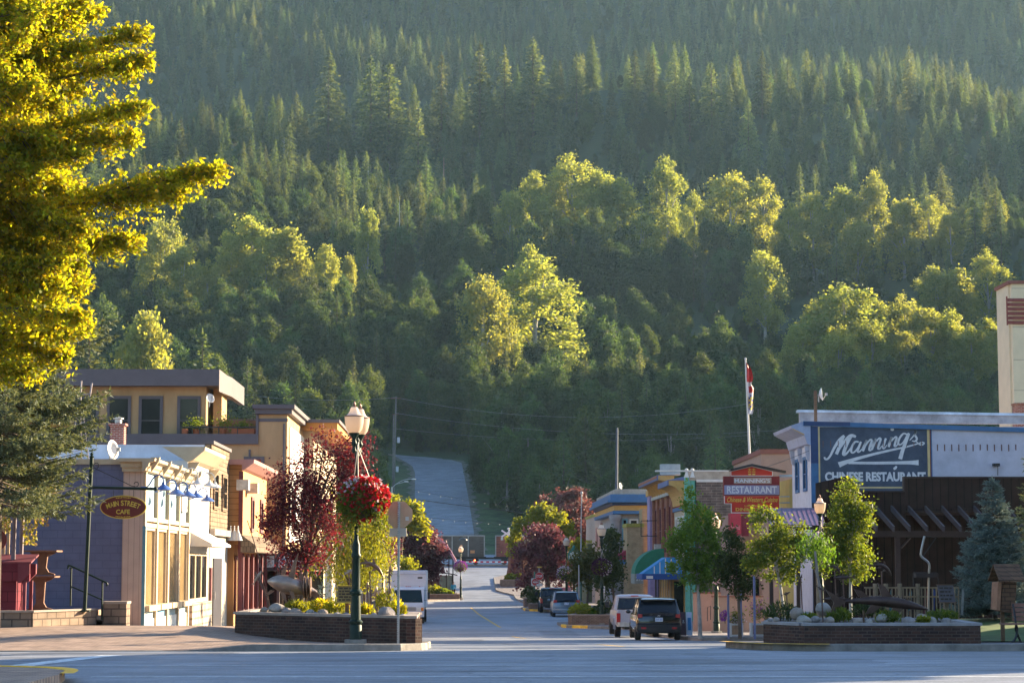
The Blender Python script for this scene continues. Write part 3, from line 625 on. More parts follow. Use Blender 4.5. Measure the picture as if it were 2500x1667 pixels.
# ---- trees one can tell apart: (px of stem, py of top, depth, kind, variant, width factor, label)
HERO = [
 (1310, 632, 520, 'b', 0, 1.55, 'tall golden cottonwood standing alone in sunlight above the hill road'),
 (1240, 800, 505, 'b', 4, 1.1, 'small leafy tree at the foot of the tall golden cottonwood'),
 (1395, 872, 470, 'b', 1, 1.05, 'narrow green tree with a sunlit tip right of the golden cottonwood'),
 (2065, 702, 522, 'b', 2, 1.4, 'broad sunlit cottonwood rising behind the painted sign wall'),
 (1950, 792, 515, 'b', 5, 1.0, 'leftmost cottonwood of the sunlit clump behind the painted sign wall'),
 (2215, 725, 526, 'b', 3, 1.15, 'sunlit cottonwood in the middle of the clump left of the cream tower'),
 (2330, 765, 520, 'b', 1, 1.1, 'slim sunlit cottonwood just left of the cream tower'),
 (1995, 745, 526, 'b', 3, 1.2, 'sunlit cottonwood filling the left of the clump behind the painted sign wall'),
 (2140, 735, 530, 'b', 0, 1.2, 'sunlit cottonwood between the two tallest of the clump behind the sign wall'),
 (2275, 752, 524, 'b', 5, 1.2, 'round sunlit cottonwood between taller ones left of the cream tower'),
 (2375, 800, 514, 'b', 2, 1.0, 'lower sunlit cottonwood nearest the cream tower'),
 (1925, 850, 506, 'b', 4, 1.2, 'small lit cottonwood at the left foot of the clump behind the sign wall'),
 (2050, 800, 506, 'b', 2, 1.1, 'lit leafy dome low in the clump above the sign wall'),
 (2210, 810, 508, 'b', 0, 1.1, 'lit leafy crown low in the clump left of the tower'),
 (1360, 430, 652, 'b', 0, 1.0, 'bright cottonwood tucked right of the big crown high on the slope'),
 (1460, 420, 650, 'b', 2, .9, 'bright cottonwood left of the dim one high on the slope'),
 (1700, 470, 645, 'b', 3, .9, 'bright low cottonwood between the slim one and the rounded one'),
 (560, 575, 552, 'b', 5, 1.0, 'sunlit leafy crown left of the large one on the left slope'),
 (645, 600, 548, 'b', 2, 1.0, 'sunlit lower crown in front of the large one on the left slope'),
 (1245, 470, 640, 'b', 4, 1.0, 'small bright cottonwood at the left end of the upper leafy row'),
 (1570, 520, 630, 'b', 0, 1.2, 'bright leafy crown below the slim cottonwood'),
 (1480, 545, 622, 'b', 5, 1.2, 'bright leafy crown below the big crown on the slope'),
 (1930, 500, 632, 'b', 3, 1.0, 'bright leafy crown filling the upper right row'),
 (2100, 540, 622, 'b', 2, 1.1, 'lit leafy crown below the pale yellow cottonwood'),
 (2280, 480, 634, 'b', 0, 1.1, 'bright leafy crown between the loose and the wide tree of the upper right row'),
 (2390, 500, 630, 'b', 5, 1.1, 'bright leafy crown near the right end of the upper row'),
 (440, 600, 548, 'b', 0, 1.1, 'sunlit leafy crown behind the tip of the golden branches'),
 (500, 640, 540, 'b', 3, 1.0, 'half lit leafy crown low on the left slope'),
 (2340, 660, 566, 'b', 4, 1.1, 'lit leafy crown between the two above the cream tower'),
 (1180, 680, 500, 'b', 2, .9, 'shaded leafy tree left of the tall golden cottonwood'),
 (2420, 778, 528, 'b', 0, 1.1, 'sunlit cottonwood partly hidden by the cream tower'),
 (2130, 780, 508, 'b', 5, 1.2, 'lower leafy cottonwood in front of the sunlit clump above the sign wall'),
 (1400, 384, 650, 'b', 3, 1.45, 'big bright cottonwood crown high on the hillside, left of a slim one'),
 (1632, 392, 652, 'b', 1, 1.15, 'tall slim bright cottonwood high on the hillside'),
 (1300, 420, 655, 'b', 5, .9, 'small bright cottonwood beside the big crown high on the hillside'),
 (1510, 440, 648, 'b', 4, 1.2, 'dim cottonwood between two bright ones high on the hillside'),
 (1790, 428, 640, 'b', 2, 1.15, 'rounded bright cottonwood below the conifers, right of the slim one'),
 (1870, 434, 642, 'b', 0, .9, 'bright cottonwood with a ragged top in the upper right row'),
 (1990, 470, 636, 'b', 5, 1.1, 'bright cottonwood with a low dome in the upper right row'),
 (2070, 462, 640, 'b', 4, 1.1, 'small bright cottonwood in the upper right row beside a pale one'),
 (2140, 428, 640, 'b', 1, .95, 'pale yellow cottonwood standing tallest in the upper right row'),
 (2215, 490, 630, 'b', 4, 1.2, 'loose leafy tree right of the pale yellow cottonwood'),
 (2330, 520, 626, 'b', 2, 1.0, 'wide leafy tree low in the upper right row'),
 (2440, 470, 632, 'b', 3, 1.1, 'bright leafy tree at the right edge of the upper row'),
 (2420, 612, 575, 'b', 3, 1.2, 'leafy tree with sunlit top above the cream tower'),
 (2290, 650, 570, 'b', 0, 1.2, 'half lit leafy tree left of the one above the cream tower'),
 (1870, 612, 585, 'b', 5, 1.1, 'dim leafy tree with a lit flat top in the middle of the slope'),
 (395, 540, 560, 'b', 2, .95, 'bright leafy tree on the left of the slope behind the yellow branches'),
 (605, 530, 556, 'b', 0, 1.15, 'large sunlit leafy tree on the left half of the slope'),
 (690, 562, 552, 'b', 4, 1.2, 'leafy tree touching the large sunlit one on the left slope'),
 (790, 600, 548, 'b', 5, .9, 'shaded leafy tree right of the large sunlit one'),
 (350, 772, 400, 'b', 4, 1.0, 'small pale leafy tree behind the flat roofed tan building'),
 (895, 515, 600, 'b', 4, .65, 'little bright leafy top among dark trees at mid slope'),
 (850, 628, 560, 'b', 4, .55, 'tiny sunlit top poking out of the shaded wood'),
 (1290, 602, 560, 'b', 4, .7, 'small lit top behind the tall golden cottonwood'),
 (492, 800, 392, 'c', 1, 1.15, 'brownish conifer behind the roof of the tan building'),
 (215, 745, 400, 'c', 3, 1.1, 'conifer behind the left end of the tan roof'),
 (795, 115, 836, 'c', 2, 1.0, 'broad sunlit conifer at the left of the ridge row'),
 (1038, 372, 700, 'c', 0, 1.05, 'tall lone conifer at mid slope beside a bare trunk'),
 (1018, 258, 760, 'c', 3, 1.0, 'sunlit conifer lower down, below the ridge row'),
 (900, 133, 838, 'c', 0, 1.2, 'bushy sunlit conifer second in the ridge row'),
 (945, 150, 836, 'c', 3, 1.2, 'sunlit conifer with a spreading foot in the ridge row'),
 (1075, 125, 838, 'c', 4, 1.0, 'slim sunlit conifer left of the ridge row centre'),
 (1170, 100, 838, 'c', 1, 1.1, 'tall sunlit conifer left of the giant on the ridge'),
 (1232, 110, 840, 'c', 0, .9, 'darker tall conifer next to the giant on the ridge'),
 (1302, 88, 836, 'c', 2, 1.35, 'giant conifer, the tallest of the ridge row'),
 (1410, 125, 838, 'c', 1, 1.1, 'sunlit conifer right of the giant on the ridge'),
 (1555, 120, 838, 'c', 3, 1.0, 'yellow lit conifer in a pair on the ridge'),
 (1600, 132, 836, 'c', 4, 1.1, 'slim yellow conifer in a pair on the ridge'),
 (1655, 130, 838, 'c', 0, 1.0, 'conifer leaning on the ridge row right of the pair'),
 (1745, 150, 834, 'c', 3, 1.1, 'sunlit conifer above the slim bright cottonwood'),
 (1870, 120, 838, 'c', 2, 1.05, 'tall thick conifer in the right part of the ridge row'),
 (1935, 140, 836, 'c', 4, 1.0, 'thin conifer beside the thick one in the right of the ridge'),
 (1690, 180, 825, 'c', 1, 1.1, 'yellow conifer standing a little below the ridge row'),
 (1835, 235, 790, 'c', 2, .95, 'yellow conifer low on the right below the ridge row'),
 (2310, 395, 690, 'c', 2, 1.3, 'dark bushy conifer above the upper right leafy row'),
 (2395, 430, 686, 'c', 3, 1.0, 'small dark conifer right of the bushy dark one'),
 (1960, 395, 690, 'c', 4, 1.0, 'thin pale conifer rising above the bright leafy row'),
]
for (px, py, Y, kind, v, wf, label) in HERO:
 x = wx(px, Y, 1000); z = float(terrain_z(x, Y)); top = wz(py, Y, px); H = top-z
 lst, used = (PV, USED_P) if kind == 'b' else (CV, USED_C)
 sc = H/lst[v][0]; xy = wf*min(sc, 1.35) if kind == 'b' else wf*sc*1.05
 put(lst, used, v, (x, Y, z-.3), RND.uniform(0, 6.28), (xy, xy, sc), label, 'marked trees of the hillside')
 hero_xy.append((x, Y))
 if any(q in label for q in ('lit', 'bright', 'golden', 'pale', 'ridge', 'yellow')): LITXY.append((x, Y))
HX = np.array(hero_xy); LX = np.array(LITXY); SD = np.array((sdir.x, sdir.y)); SD /= np.linalg.norm(SD)
def young(x, y):
 """young low growth on the sunward side of the marked trees lets light reach them"""
 d = np.array((x, y))-LX; al = d @ SD; pe = np.abs(d[:, 0]*SD[1]-d[:, 1]*SD[0])
 return ((al > 3) & (al < 85) & (pe < 5+al*.05)).any()
# ---- trees south of the crossing, behind the viewer (they show in window glass)
for i in range(12):
 x = -66+i*11.5+RND.uniform(-2, 2); y = -27+RND.uniform(-6, 6)
 put(BV, USED_B, i % 6, (x, y, float(road_z(y))-.3), i*1.3, .72+.02*(i % 5), 'leafy tree in the row south of the crossing, behind the viewer', 'trees south of the crossing')
# ---- everything else: a loose grid of stems
def hillroad_clear(x, y):
 a = float(np.interp(y, [q[0] for q in hr], [q[1] for q in hr])); b = float(np.interp(y, [q[0] for q in hr], [q[2] for q in hr]))
 return y < 472 and a-(7 if y < 455 else 4) < x < b+(9 if y < 380 else 3.0)
pts_b, pts_c = [], []
y = 338.0
while y < 1440:
 step = 6.6 if y < 520 else (7.4 if y < 700 else 8.4); xm = .262*y+22; x = -xm
 xe = xm+24 if y < 400 or y > 1050 else xm+80
 if 852 < y < 1030: y += step*1.2; continue        # hollow behind the ridge, out of sight
 while x < xe:
  jx = x+RND.uniform(-.48, .48)*step; jy = y+RND.uniform(-.48, .48)*step
  x += step
  if hillroad_clear(jx, jy): continue
  if np.hypot(HX[:, 0]-jx, HX[:, 1]-jy).min() < 4.2: continue
  if len(HX) and ((np.abs(HX[:, 0]-jx+9) < 9) & (np.abs(HX[:, 1]-jy+8) < 11) & (HX[:, 1] < 660)).any() and RND.random() < .9: continue   # light reaches the marked trees
  mixv = sst(560, 720, jy+hill_noise(jx*1.7, jy*1.7)*38)
  pc = .10+.74*float(mixv)
  if jy > 1000: pc = .95
  h = RND.random(); z = float(terrain_z(jx, jy))-.4; yg = .36 if 58 < jx < 215 and 522 < jy < 612 else (.48 if young(jx, jy) else 1.0)
  if RND.random() < pc: pts_c.append((jx, jy, z, RND.randrange(len(CV)), (.52+.32*RND.random()+(.18 if h > .92 else 0))*yg, RND.uniform(0, 6.28)))
  else: pts_b.append((jx, jy, z, RND.randrange(len(BV)), yg*(.80 if jy > 690 else 1)*(.62+.16*RND.random()+(.14 if h > .95 else 0))*(1 if jy > 440 or (jx > 0 and jy > 380) else .66), RND.uniform(0, 6.28)))
 y += step
for i in range(130):                                   # the row along the ridge
 yr = RND.uniform(832, 878); xr = RND.uniform(-95, 235) if i < 112 else RND.uniform(-220, -95)
 if np.hypot(HX[:, 0]-xr, HX[:, 1]-yr).min() < 4.5: continue
 pts_c.append((xr, yr, float(terrain_z(xr, yr))-.4, RND.randrange(len(CV)), RND.uniform(.62, .98), RND.uniform(0, 6.28)))
def in_view(p):
 px, py = proj((p[0], p[1], p[2]+12)); return -60 < px < 2560
pts_b.sort(key=lambda p: (not in_view(p), p[1])); pts_c.sort(key=lambda p: (not in_view(p), p[1] if p[1] > 560 else p[1]))
NB, NC = 300-sum(1 for h in HERO if h[3] == 'b'), 300-sum(1 for h in HERO if h[3] == 'c')
for p in pts_b[:NB]: put(BV, USED_B, p[3], p[:3], p[5], p[4], L_BROAD, G_BROAD)
for p in pts_c[:NC]: put(CV, USED_C, p[3], p[:3], p[5], p[4], L_CONI, G_CONI)
def scatter(name, pts, variants, label, cat):
 me = bpy.data.meshes.new(name); me.from_pydata([p[:3] for p in pts], [], [])
 for an, ty, vals in (('pick', 'INT', [p[3] for p in pts]), ('size', 'FLOAT', [p[4] for p in pts]), ('turn', 'FLOAT', [p[5] for p in pts])):
  at = me.attributes.new(an, ty, 'POINT'); at.data.foreach_set('value', vals)
 o = bpy.data.objects.new(name, me); COL.objects.link(o); tag(o, label, cat, kind='stuff')
 g = bpy.data.node_groups.new(name+'_scatter', 'GeometryNodeTree')
 g.interface.new_socket('Geometry', in_out='INPUT', socket_type='NodeSocketGeometry'); g.interface.new_socket('Geometry', in_out='OUTPUT', socket_type='NodeSocketGeometry')
 N = g.nodes; Lk = g.links; gi = N.new('NodeGroupInput'); go = N.new('NodeGroupOutput')
 jg = N.new('GeometryNodeGeometryToInstance')
 for v in reversed(variants):
  crown = [c for c in v[1].children if c.name.startswith('crown')][0]
  oi = N.new('GeometryNodeObjectInfo'); oi.inputs['Object'].default_value = crown; oi.transform_space = 'ORIGINAL'
  Lk.new(oi.outputs['Geometry'], jg.inputs[0])
 ip = N.new('GeometryNodeInstanceOnPoints'); ip.inputs['Pick Instance'].default_value = True
 def attr(nm, ty): a = N.new('GeometryNodeInputNamedAttribute'); a.data_type = ty; a.inputs[0].default_value = nm; return a
 Lk.new(gi.outputs[0], ip.inputs['Points']); Lk.new(jg.outputs[0], ip.inputs['Instance'])
 Lk.new(attr('pick', 'INT').outputs['Attribute'], ip.inputs['Instance Index'])
 cx = N.new('ShaderNodeCombineXYZ'); Lk.new(attr('turn', 'FLOAT').outputs['Attribute'], cx.inputs[2]); Lk.new(cx.outputs[0], ip.inputs['Rotation'])
 Lk.new(attr('size', 'FLOAT').outputs['Attribute'], ip.inputs['Scale']); Lk.new(ip.outputs[0], go.inputs[0])
 md = o.modifiers.new('scatter', 'NODES'); md.node_group = g
 return o
scatter('conifer_forest', pts_c[NC:], CV, 'far conifer wood covering the upper mountainside', 'forest')
scatter('leafy_forest', pts_b[NB:], BV, 'leafy wood filling the middle of the mountainside', 'forest')
# low growth along the foot of the hill and beside the road
ug = []
for i in range(900):
 yv = 326+abs(RND.gauss(0, 1))*34; xv = RND.uniform(-.27*yv, .27*yv)
 if hillroad_clear(xv, yv) or yv > 470 or (abs(xv+7) < 16 and yv < 332): continue
 ug.append((xv, yv, float(terrain_z(xv, yv))-1.2, RND.randrange(len(BV)), RND.uniform(.10, .24), RND.uniform(0, 6.28)))
for i in range(260):                                   # close edge of the wood along the road
 yv = RND.uniform(345, 470); sgn = RND.random() < .72
 a = float(np.interp(yv, [q[0] for q in hr], [q[1] for q in hr])); b = float(np.interp(yv, [q[0] for q in hr], [q[2] for q in hr]))
 xv = b+RND.uniform(5 if yv > 380 else 10, 22) if sgn else a-RND.uniform(7.5, 24)
 if yv > 452: xv = RND.uniform(-60, 40); yv = RND.uniform(470, 486)
 ug.append((xv, yv, float(terrain_z(xv, yv))-1.2, RND.randrange(len(BV)), RND.uniform(.14, .34), RND.uniform(0, 6.28)))
for i in range(700):                                   # bushes in the clearings of the slope
 yv = RND.uniform(522, 700); xv = RND.uniform(30, 235); ug.append((xv, yv, float(terrain_z(xv, yv))-.8, RND.randrange(len(BV)), RND.uniform(.16, .30), RND.uniform(0, 6.28)))
for i in range(500):
 yv = RND.uniform(690, 850); xv = RND.uniform(-.26*yv, .26*yv+30); ug.append((xv, yv, float(terrain_z(xv, yv))-.8, RND.randrange(len(BV)), RND.uniform(.18, .36), RND.uniform(0, 6.28)))
scatter('undergrowth', ug, BV, 'green bushes growing between the trees and along the foot of the hill', 'bushes')
# bare stems
for k, (px, p0, p1, Y, r, label) in enumerate([(1078, 505, 385, 720, .26, 'bare reddish dead trunk beside the lone conifer'), (680, 410, 335, 760, .24, 'white birch trunk under a small leafy top'), (694, 410, 345, 762, .22, 'pale bare birch trunk at mid slope'),
  (890, 460, 380, 700, .2, 'thin white trunk of a rounded little tree at mid slope'), (968, 640, 480, 610, .16, 'thin grey dead stem in the shaded wood'), (1757, 1050, 955, 400, .16, 'forked dead birch left of the flagpole'), (1215, 1030, 960, 420, .14, 'pale thin trunk below the golden cottonwood'), (1226, 1030, 955, 422, .14, 'second pale thin trunk below the golden cottonwood')]):
 Y = min(np.arange(400, 900, 4.0), key=lambda q: abs(float(terrain_z(wx(px, q), q))+6-wz(p0, q, px))); x = wx(px, Y); zt = wz(p1, Y, px); zb = float(terrain_z(x, Y)); r *= Y/640; mb = MB()
 a = Vector((x, Y, zb-.3)); b = Vector((x+.3, Y, zt)); mb.tube([a, a.lerp(b, .5)+Vector((.15, 0, 0)), b], [r, r*.8, r*.3], 6)
 for j in range(7):
  q = a.lerp(b, .35+.09*j); mb.tube([q, q+Vector((RND.uniform(-1.4, 1.4), RND.uniform(-1, 1), RND.uniform(.2, 1.2)))], [r*.3, .02], 4)
 solo('bare_trunk', mb, M_BIRCH if k != 0 else mat('reddish_bark', (.30, .19, .14), .9), label, 'dead tree', smooth=True)
# ------------------------------------------------------------ air
hz = MB().box(-585, 585, -45, 1495, -8, 545)
m = bpy.data.materials.new('haze'); m.use_nodes = True; n = m.node_tree; n.nodes.remove(n.nodes['Principled BSDF'])
pv = n.nodes.new('ShaderNodeVolumePrincipled'); pv.inputs['Color'].default_value = (.50, .78, 1.0, 1); pv.inputs['Density'].default_value = .00006; pv.inputs['Anisotropy'].default_value = .25
n.links.new(pv.outputs[0], n.nodes['Material Output'].inputs['Volume'])
HZ = obj('haze', hz, m); HZ['kind'] = 'stuff'; tag(HZ, 'pale blue morning haze hanging over the valley', 'haze')
m.cycles.homogeneous_volume = True
# ------------------------------------------------------------ paints and cladding
M_CREAM = mat('cream_paint', (.46, .36, .24), .7, .12, 3, bump=.1)
M_PEACH = mat('peach_siding', (.52, .37, .29), .75, .1, 3)
M_BLUEW = brick_mat('blue_block_wall', (.135, .140, .225), (.127, .132, .213), (.106, .11, .185), .42, .21, .012, offset=.5, bump=.25, dirt=.12)
M_TEAL = mat('dusty_blue_paint', (.12, .27, .33), .6, .15, 3)
M_SKYP = mat('pale_blue_panel', (.25, .36, .42), .5, .15, 3)
M_WHITE = mat('white_paint', (.56, .55, .52), .65, .1, 3)
M_OLDW = mat('aged_white_wall', (.55, .56, .62), .85, .22, 1.2, bump=.2)
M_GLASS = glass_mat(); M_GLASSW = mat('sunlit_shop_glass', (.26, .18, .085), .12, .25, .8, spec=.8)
M_WOODG = brick_mat('weathered_boards', (.26, .18, .115), (.20, .135, .085), (.07, .05, .035), 3.0, .16, .014, bump=.5, dirt=.35)
M_ORNG = brick_mat('orange_boards', (.42, .205, .075), (.38, .18, .065), (.20, .09, .03), 6.0, .22, .014, bump=.4, dirt=.18)
M_ORNP = mat('orange_stucco', (.50, .25, .095), .8, .1, 2)
M_PINKT = mat('dusty_pink_trim', (.36, .19, .17), .6, .15, 3)
M_MAROON = mat('maroon_paint', (.13, .028, .035), .6, .2, 3)
M_TAN = mat('tan_stucco', (.43, .275, .135), .9, .20, 1.1, bump=.15, stretch=(1, 1, .35))
M_GTRIM = mat('grey_trim', (.105, .088, .095), .6, .1, 3)
M_STONE = brick_mat('rubble_stone', (.55, .45, .36), (.36, .28, .22), (.25, .2, .16), .30, .22, .03, bump=.9, dirt=.4)
M_BLACK = mat('black_metal', (.015, .015, .017), .45, .2, 4)
M_GREENM = mat('dark_green_metal', (.005, .020, .012), .5, .25, 5, spec=.25)
M_GALV = mat('galvanised_steel', (.42, .41, .39), .5, .25, 6, metal=.5)
M_RED = mat('signal_red', (.45, .02, .02), .45, .12, 3)
M_ROOFM = mat('roof_metal', (.30, .29, .30), .5, .2, 2, metal=.3)
M_BRICKR = brick_mat('red_chimney_brick', (.26, .07, .05), (.20, .05, .04), (.35, .30, .26), .2, .067, .010)
M_BLOCK = brick_mat('wall_stone_block', (.24, .175, .13), (.19, .14, .105), (.10, .075, .06), .42, .20, .02, bump=.6, dirt=.3)
M_DKBRICK = brick_mat('planter_brick', (.085, .040, .028), (.032, .018, .017), (.10, .072, .058), .205, .075, .009, bump=.6, dirt=.3)
M_CAP = mat('coping_concrete', (.30, .24, .20), .85, .2, 4, bump=.2)
M_SOIL = mat('soil', (.07, .05, .035), .95, .4, 3, bump=.5)
M_ROCK = mat('boulder', (.34, .30, .26), .85, .35, 3, bump=.6)
M_BRONZE = mat('patinated_bronze', (.19, .115, .085), .38, .4, 3, metal=.65, bump=.2)
M_WOODB = mat('brown_wood', (.16, .09, .05), .8, .3, 3, stretch=(1, 1, 6))
M_GOLD = mat('gold_lettering', (.62, .42, .05), .5, .1, 3)
def part(name, m, parent, *boxes, bevel=0, smooth=False):
 mb = MB()
 for b in boxes: mb.box(*b)
 return obj(name, mb, m, parent, bevel=bevel, smooth=smooth)
def gz(x, y): return float(lw_z(x, y)) if x < 3 else float(rw_z(x, y))
def window_x(parent, X, y0, y1, z0, z1, fm, gm=None, fw=.09, bars=0, d=.06, sgn=1, name='window'):
 """window in a wall x=X facing +x (sgn 1) or -x: frame, pane set back"""
 f = MB(); a, b = X, X+sgn*d
 f.box(a, b, y0, y0+fw, z0, z1).box(a, b, y1-fw, y1, z0, z1).box(a, b, y0+fw, y1-fw, z1-fw, z1).box(a, b, y0+fw, y1-fw, z0, z0+fw)
 for i in range(bars): zc = z0+(z1-z0)*(i+1)/(bars+1); f.box(a, b-.01*sgn, y0+fw, y1-fw, zc-.025, zc+.025)
 o = obj(name, f, fm, parent)
 obj('pane', MB().box(X-.004*sgn, X+sgn*.015, y0+fw*.8, y1-fw*.8, z0+fw*.8, z1-fw*.8), gm or M_GLASS, o); return o
def window_y(parent, Y, x0, x1, z0, z1, fm, gm=None, fw=.1, bars=0, d=.07, name='window', vbars=0):
 f = MB(); a, b = Y, Y-d
 f.box(x0, x0+fw, a, b, z0, z1).box(x1-fw, x1, a, b, z0, z1).box(x0+fw, x1-fw, a, b, z1-fw, z1).box(x0+fw, x1-fw, a, b, z0, z0+fw)
 for i in range(bars): zc = z0+(z1-z0)*(i+1)/(bars+1); f.box(x0+fw, x1-fw, a, b+.012, zc-.02, zc+.02)
 for i in range(vbars): xc = x0+(x1-x0)*(i+1)/(vbars+1); f.box(xc-.02, xc+.02, a, b+.014, z0+fw, z1-fw)
 o = obj(name, f, fm, parent)
 obj('pane', MB().box(x0+fw*.8, x1-fw*.8, Y+.004, Y-.015, z0+fw*.8, z1-fw*.8), gm or M_GLASS, o); return o
def gooseneck(name, label, base, reach, rise, m, shade='cone', group=None, rz=0, sc=1.0):
 """lamp on a bent arm; base on the wall, arm reaches +x"""
 t = thing(name, label, 'lamp', base, rz, group)
 P = smooth_pts([Vector((0, 0, 0)), Vector((reach*.3, 0, .02)), Vector((reach*.55, 0, rise*.75)), Vector((reach*.78, 0, rise)), Vector((reach*.96, 0, rise*.75)), Vector((reach, 0, rise*.2))], 4)
 obj('arm', MB().tube(P, .018*sc, 6), m, t, smooth=True, local=True)
 if shade == 'cone': pr = [(.035, .06), (.05, 0), (.16, -.075), (.215, -.13), (.20, -.135), (.06, -.06)]
 else: pr = [(.04, .08), (.06, 0), (.20, -.34), (.185, -.34), (.03, -.02)]
 obj('shade', MB().lathe([(r*sc, z*sc+rise*.2) for r, z in pr], (reach, 0, 0), 14), m, t, smooth=True, local=True)
 return t
# ------------------------------------------------------------ the corner cafe, blue side wall and cream front
XC = -9.05; Y0 = yf(346, XC); Y1 = yf(458, XC)
ZT = wz(1120, Y0); ZG = gz(XC, Y0)-.1
cafe = thing('cafe_building', 'one storey corner cafe with blue side wall and cream street front', 'shop', (XC, Y0, ZG))
xp0 = wx(297, Y0)                                   # left edge of the peach corner board
part('side_wall', M_BLUEW, cafe, (XC-14, xp0, Y0+.06, Y1, ZG-.5, wz(1134, Y0)))
part('side_coping', M_CREAM, cafe, (XC-14.05, xp0-.02, Y0-.02, Y0+.35, wz(1134, Y0), wz(1121, Y0)))
part('roof', M_ROOFM, cafe, (XC-14, XC-.3, Y0+.35, Y1, wz(1136, Y0), wz(1132, Y0)))
mb = MB().box(xp0, XC-.003, Y0, Y0+.5, ZG-.4, wz(1150, Y0))
o = obj('corner_board', mb, brick_mat('peach_vertical_boards', (.52, .37, .29), (.50, .355, .28), (.34, .24, .19), .155, 9, .008, bump=.2, dirt=.1), cafe)
# cornice that turns the corner
zc0, zc1 = wz(1152, Y0), ZT
mb = MB(); prof = [(0, zc0), (.10, zc0+.03), (.12, zc0+.10), (.17, zc0+.14), (.20, zc1-.12), (.34, zc1-.08), (.36, zc1), (0, zc1)]
mb.prism([(XC+u-.003, v) for u, v in prof], 'y', Y0-.28, Y1)
mb.box(xp0-.1, XC-.003, Y0-.28, Y0-.005, zc1-.1, zc1+.001).box(xp0-.06, XC-.003, Y0-.16, Y0-.005, zc0+.12, zc1-.1).box(xp0-.03, XC-.003, Y0-.1, Y0-.005, zc0, zc0+.12)
obj('cornice', mb, M_CREAM, cafe)
mb = MB(); bw = (Y1-Y0)/4
for i in range(5): yb = Y0+.12+i*(Y1-Y0-.3)/4; mb.prism([(XC+.2, zc0-.02), (XC+.42, zc0+.3), (XC+.44, zc1+.04), (XC+.2, zc1+.04)], 'y', yb-.07, yb+.07)
obj('cornice_bracket', mb, M_CREAM, cafe)
z_fr1, z_fr0, z_w1, z_w0, z_p0 = zc0-.02, wz(1262, Y0), wz(1284, Y0), wz(1478, Y0), wz(1512, Y0)
part('front_wall', M_CREAM, cafe, (XC-.3, XC-.1, Y0+.5, Y1, ZG-.4, zc0))
mb = MB()
for i in range(5): yb = Y0+.16+i*(Y1-Y0-.32)/4; mb.box(XC-.1, XC+.07, yb-.13, yb+.13, ZG-.2, zc0)
mb.box(XC-.1, XC+.05, Y0+.29, Y1-.29, z_w1-.02, z_w1+.1).box(XC-.1, XC+.055, Y0+.29, Y1-.29, z_fr0-.1, z_fr0+.02)
obj('mullion', mb, M_CREAM, cafe)
for i in range(4):
 a = Y0+.16+i*(Y1-Y0-.32)/4+.13; b = Y0+.16+(i+1)*(Y1-Y0-.32)/4-.13
 obj('transom_panel', MB().box(XC-.1, XC-.04, a, b, z_fr0+.02, zc0-.004), M_SKYP, cafe)
 wdw = obj('window', MB().box(XC-.1, XC+.01, a, a+.07, z_w0, z_w1-.02).box(XC-.1, XC+.01, b-.07, b, z_w0, z_w1-.02).box(XC-.1, XC+.012, a+.07, b-.07, z_w1-.1, z_w1-.02), M_CREAM, cafe)
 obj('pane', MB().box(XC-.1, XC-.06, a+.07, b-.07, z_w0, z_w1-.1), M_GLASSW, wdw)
 obj('sill', MB().box(XC-.1, XC+.2, a-.02, b+.02, z_w0-.16, z_w0-.002), M_CREAM, wdw)
 obj('base_panel', MB().box(XC-.1, XC-.02, a, b, z_p0, z_w0-.162), M_SKYP if i != 1 else mat('bright_blue_panel', (.10, .28, .5), .6), cafe)
 obj('plinth', MB().box(XC-.1, XC+.02, a, b, ZG-.2, z_p0-.003), M_WHITE, cafe)
part('door_trim', M_TEAL, cafe, (XC-.05, XC+.09, Y0+.02, Y0+.05, ZG, z_w1))
mb = MB().box(XC+.06, XC+.10, Y1-2.3, Y1-1.1, wz(1252, Y1), wz(1212, Y1)); sg = obj('notice_board', mb, M_WHITE, cafe)
mb = MB()
for k in range(5): mb.box(XC+.101, XC+.11, Y1-2.15+.05*(k % 2), Y1-1.3-.1*(k % 3), wz(1219+6.5*k, Y1)-.03, wz(1219+6.5*k, Y1)+.025)
obj('lettering', mb, mat('sign_blue', (.08, .2, .5), .6), sg)
for i, px in enumerate((392, 424, 452, 473, 500)):
 Yl = yf(px, XC+.62); zl = wz((1192, 1203, 1208, 1212, 1221)[i]-8, Yl)
 gooseneck('wall_lamp', ('first', 'second', 'third', 'fourth', 'fifth')[i]+' blue gooseneck lamp along the cream cafe front, counted from the corner', (XC+.04, Yl, zl-.06), .62, .34, mat('blue_enamel', (.06, .12, .33), .35, .1, 4, spec=.6), 'cone', 'gooseneck lamps on the cafe', sc=1.15)
# ------------------------------------------------------------ narrow white shop
Y2 = yf(512, XC); zt = wz(1103, (Y1+Y2)/2)
ws = thing('white_shop', 'narrow white shopfront with bracketed cornice and stone base', 'shop', (XC, Y1, gz(XC, Y1)))
g = gz(XC, Y1)
part('wall', M_WHITE, ws, (XC-14, XC-.05, Y1+.003, Y2-.003, g-.6, zt-.45))
mb = MB().prism([(XC-.05, zt-.5), (XC+.14, zt-.42), (XC+.5, zt-.12), (XC+.52, zt), (XC-.9, zt)], 'y', Y1-.05, Y2-.02)
for yb in (Y1+.1, Y2-.25): mb.prism([(XC-.045, zt-.9), (XC+.1, zt-.86), (XC+.32, zt-.5), (XC-.045, zt-.5)], 'y', yb, yb+.14)
obj('cornice', mb, M_CREAM, ws)
za = wz(1295, Y1)
mb = MB().prism([(XC-.04, za), (XC+.75, za-.42), (XC+.75, za-.50), (XC-.04, za-.50)], 'y', Y1+.2, Y2-.2); obj('awning', mb, M_WHITE, ws)
part('stone_base', M_STONE, ws, (XC-.05, XC+.16, Y1+.1, Y2-.6, g-.2, wz(1472, Y1)))
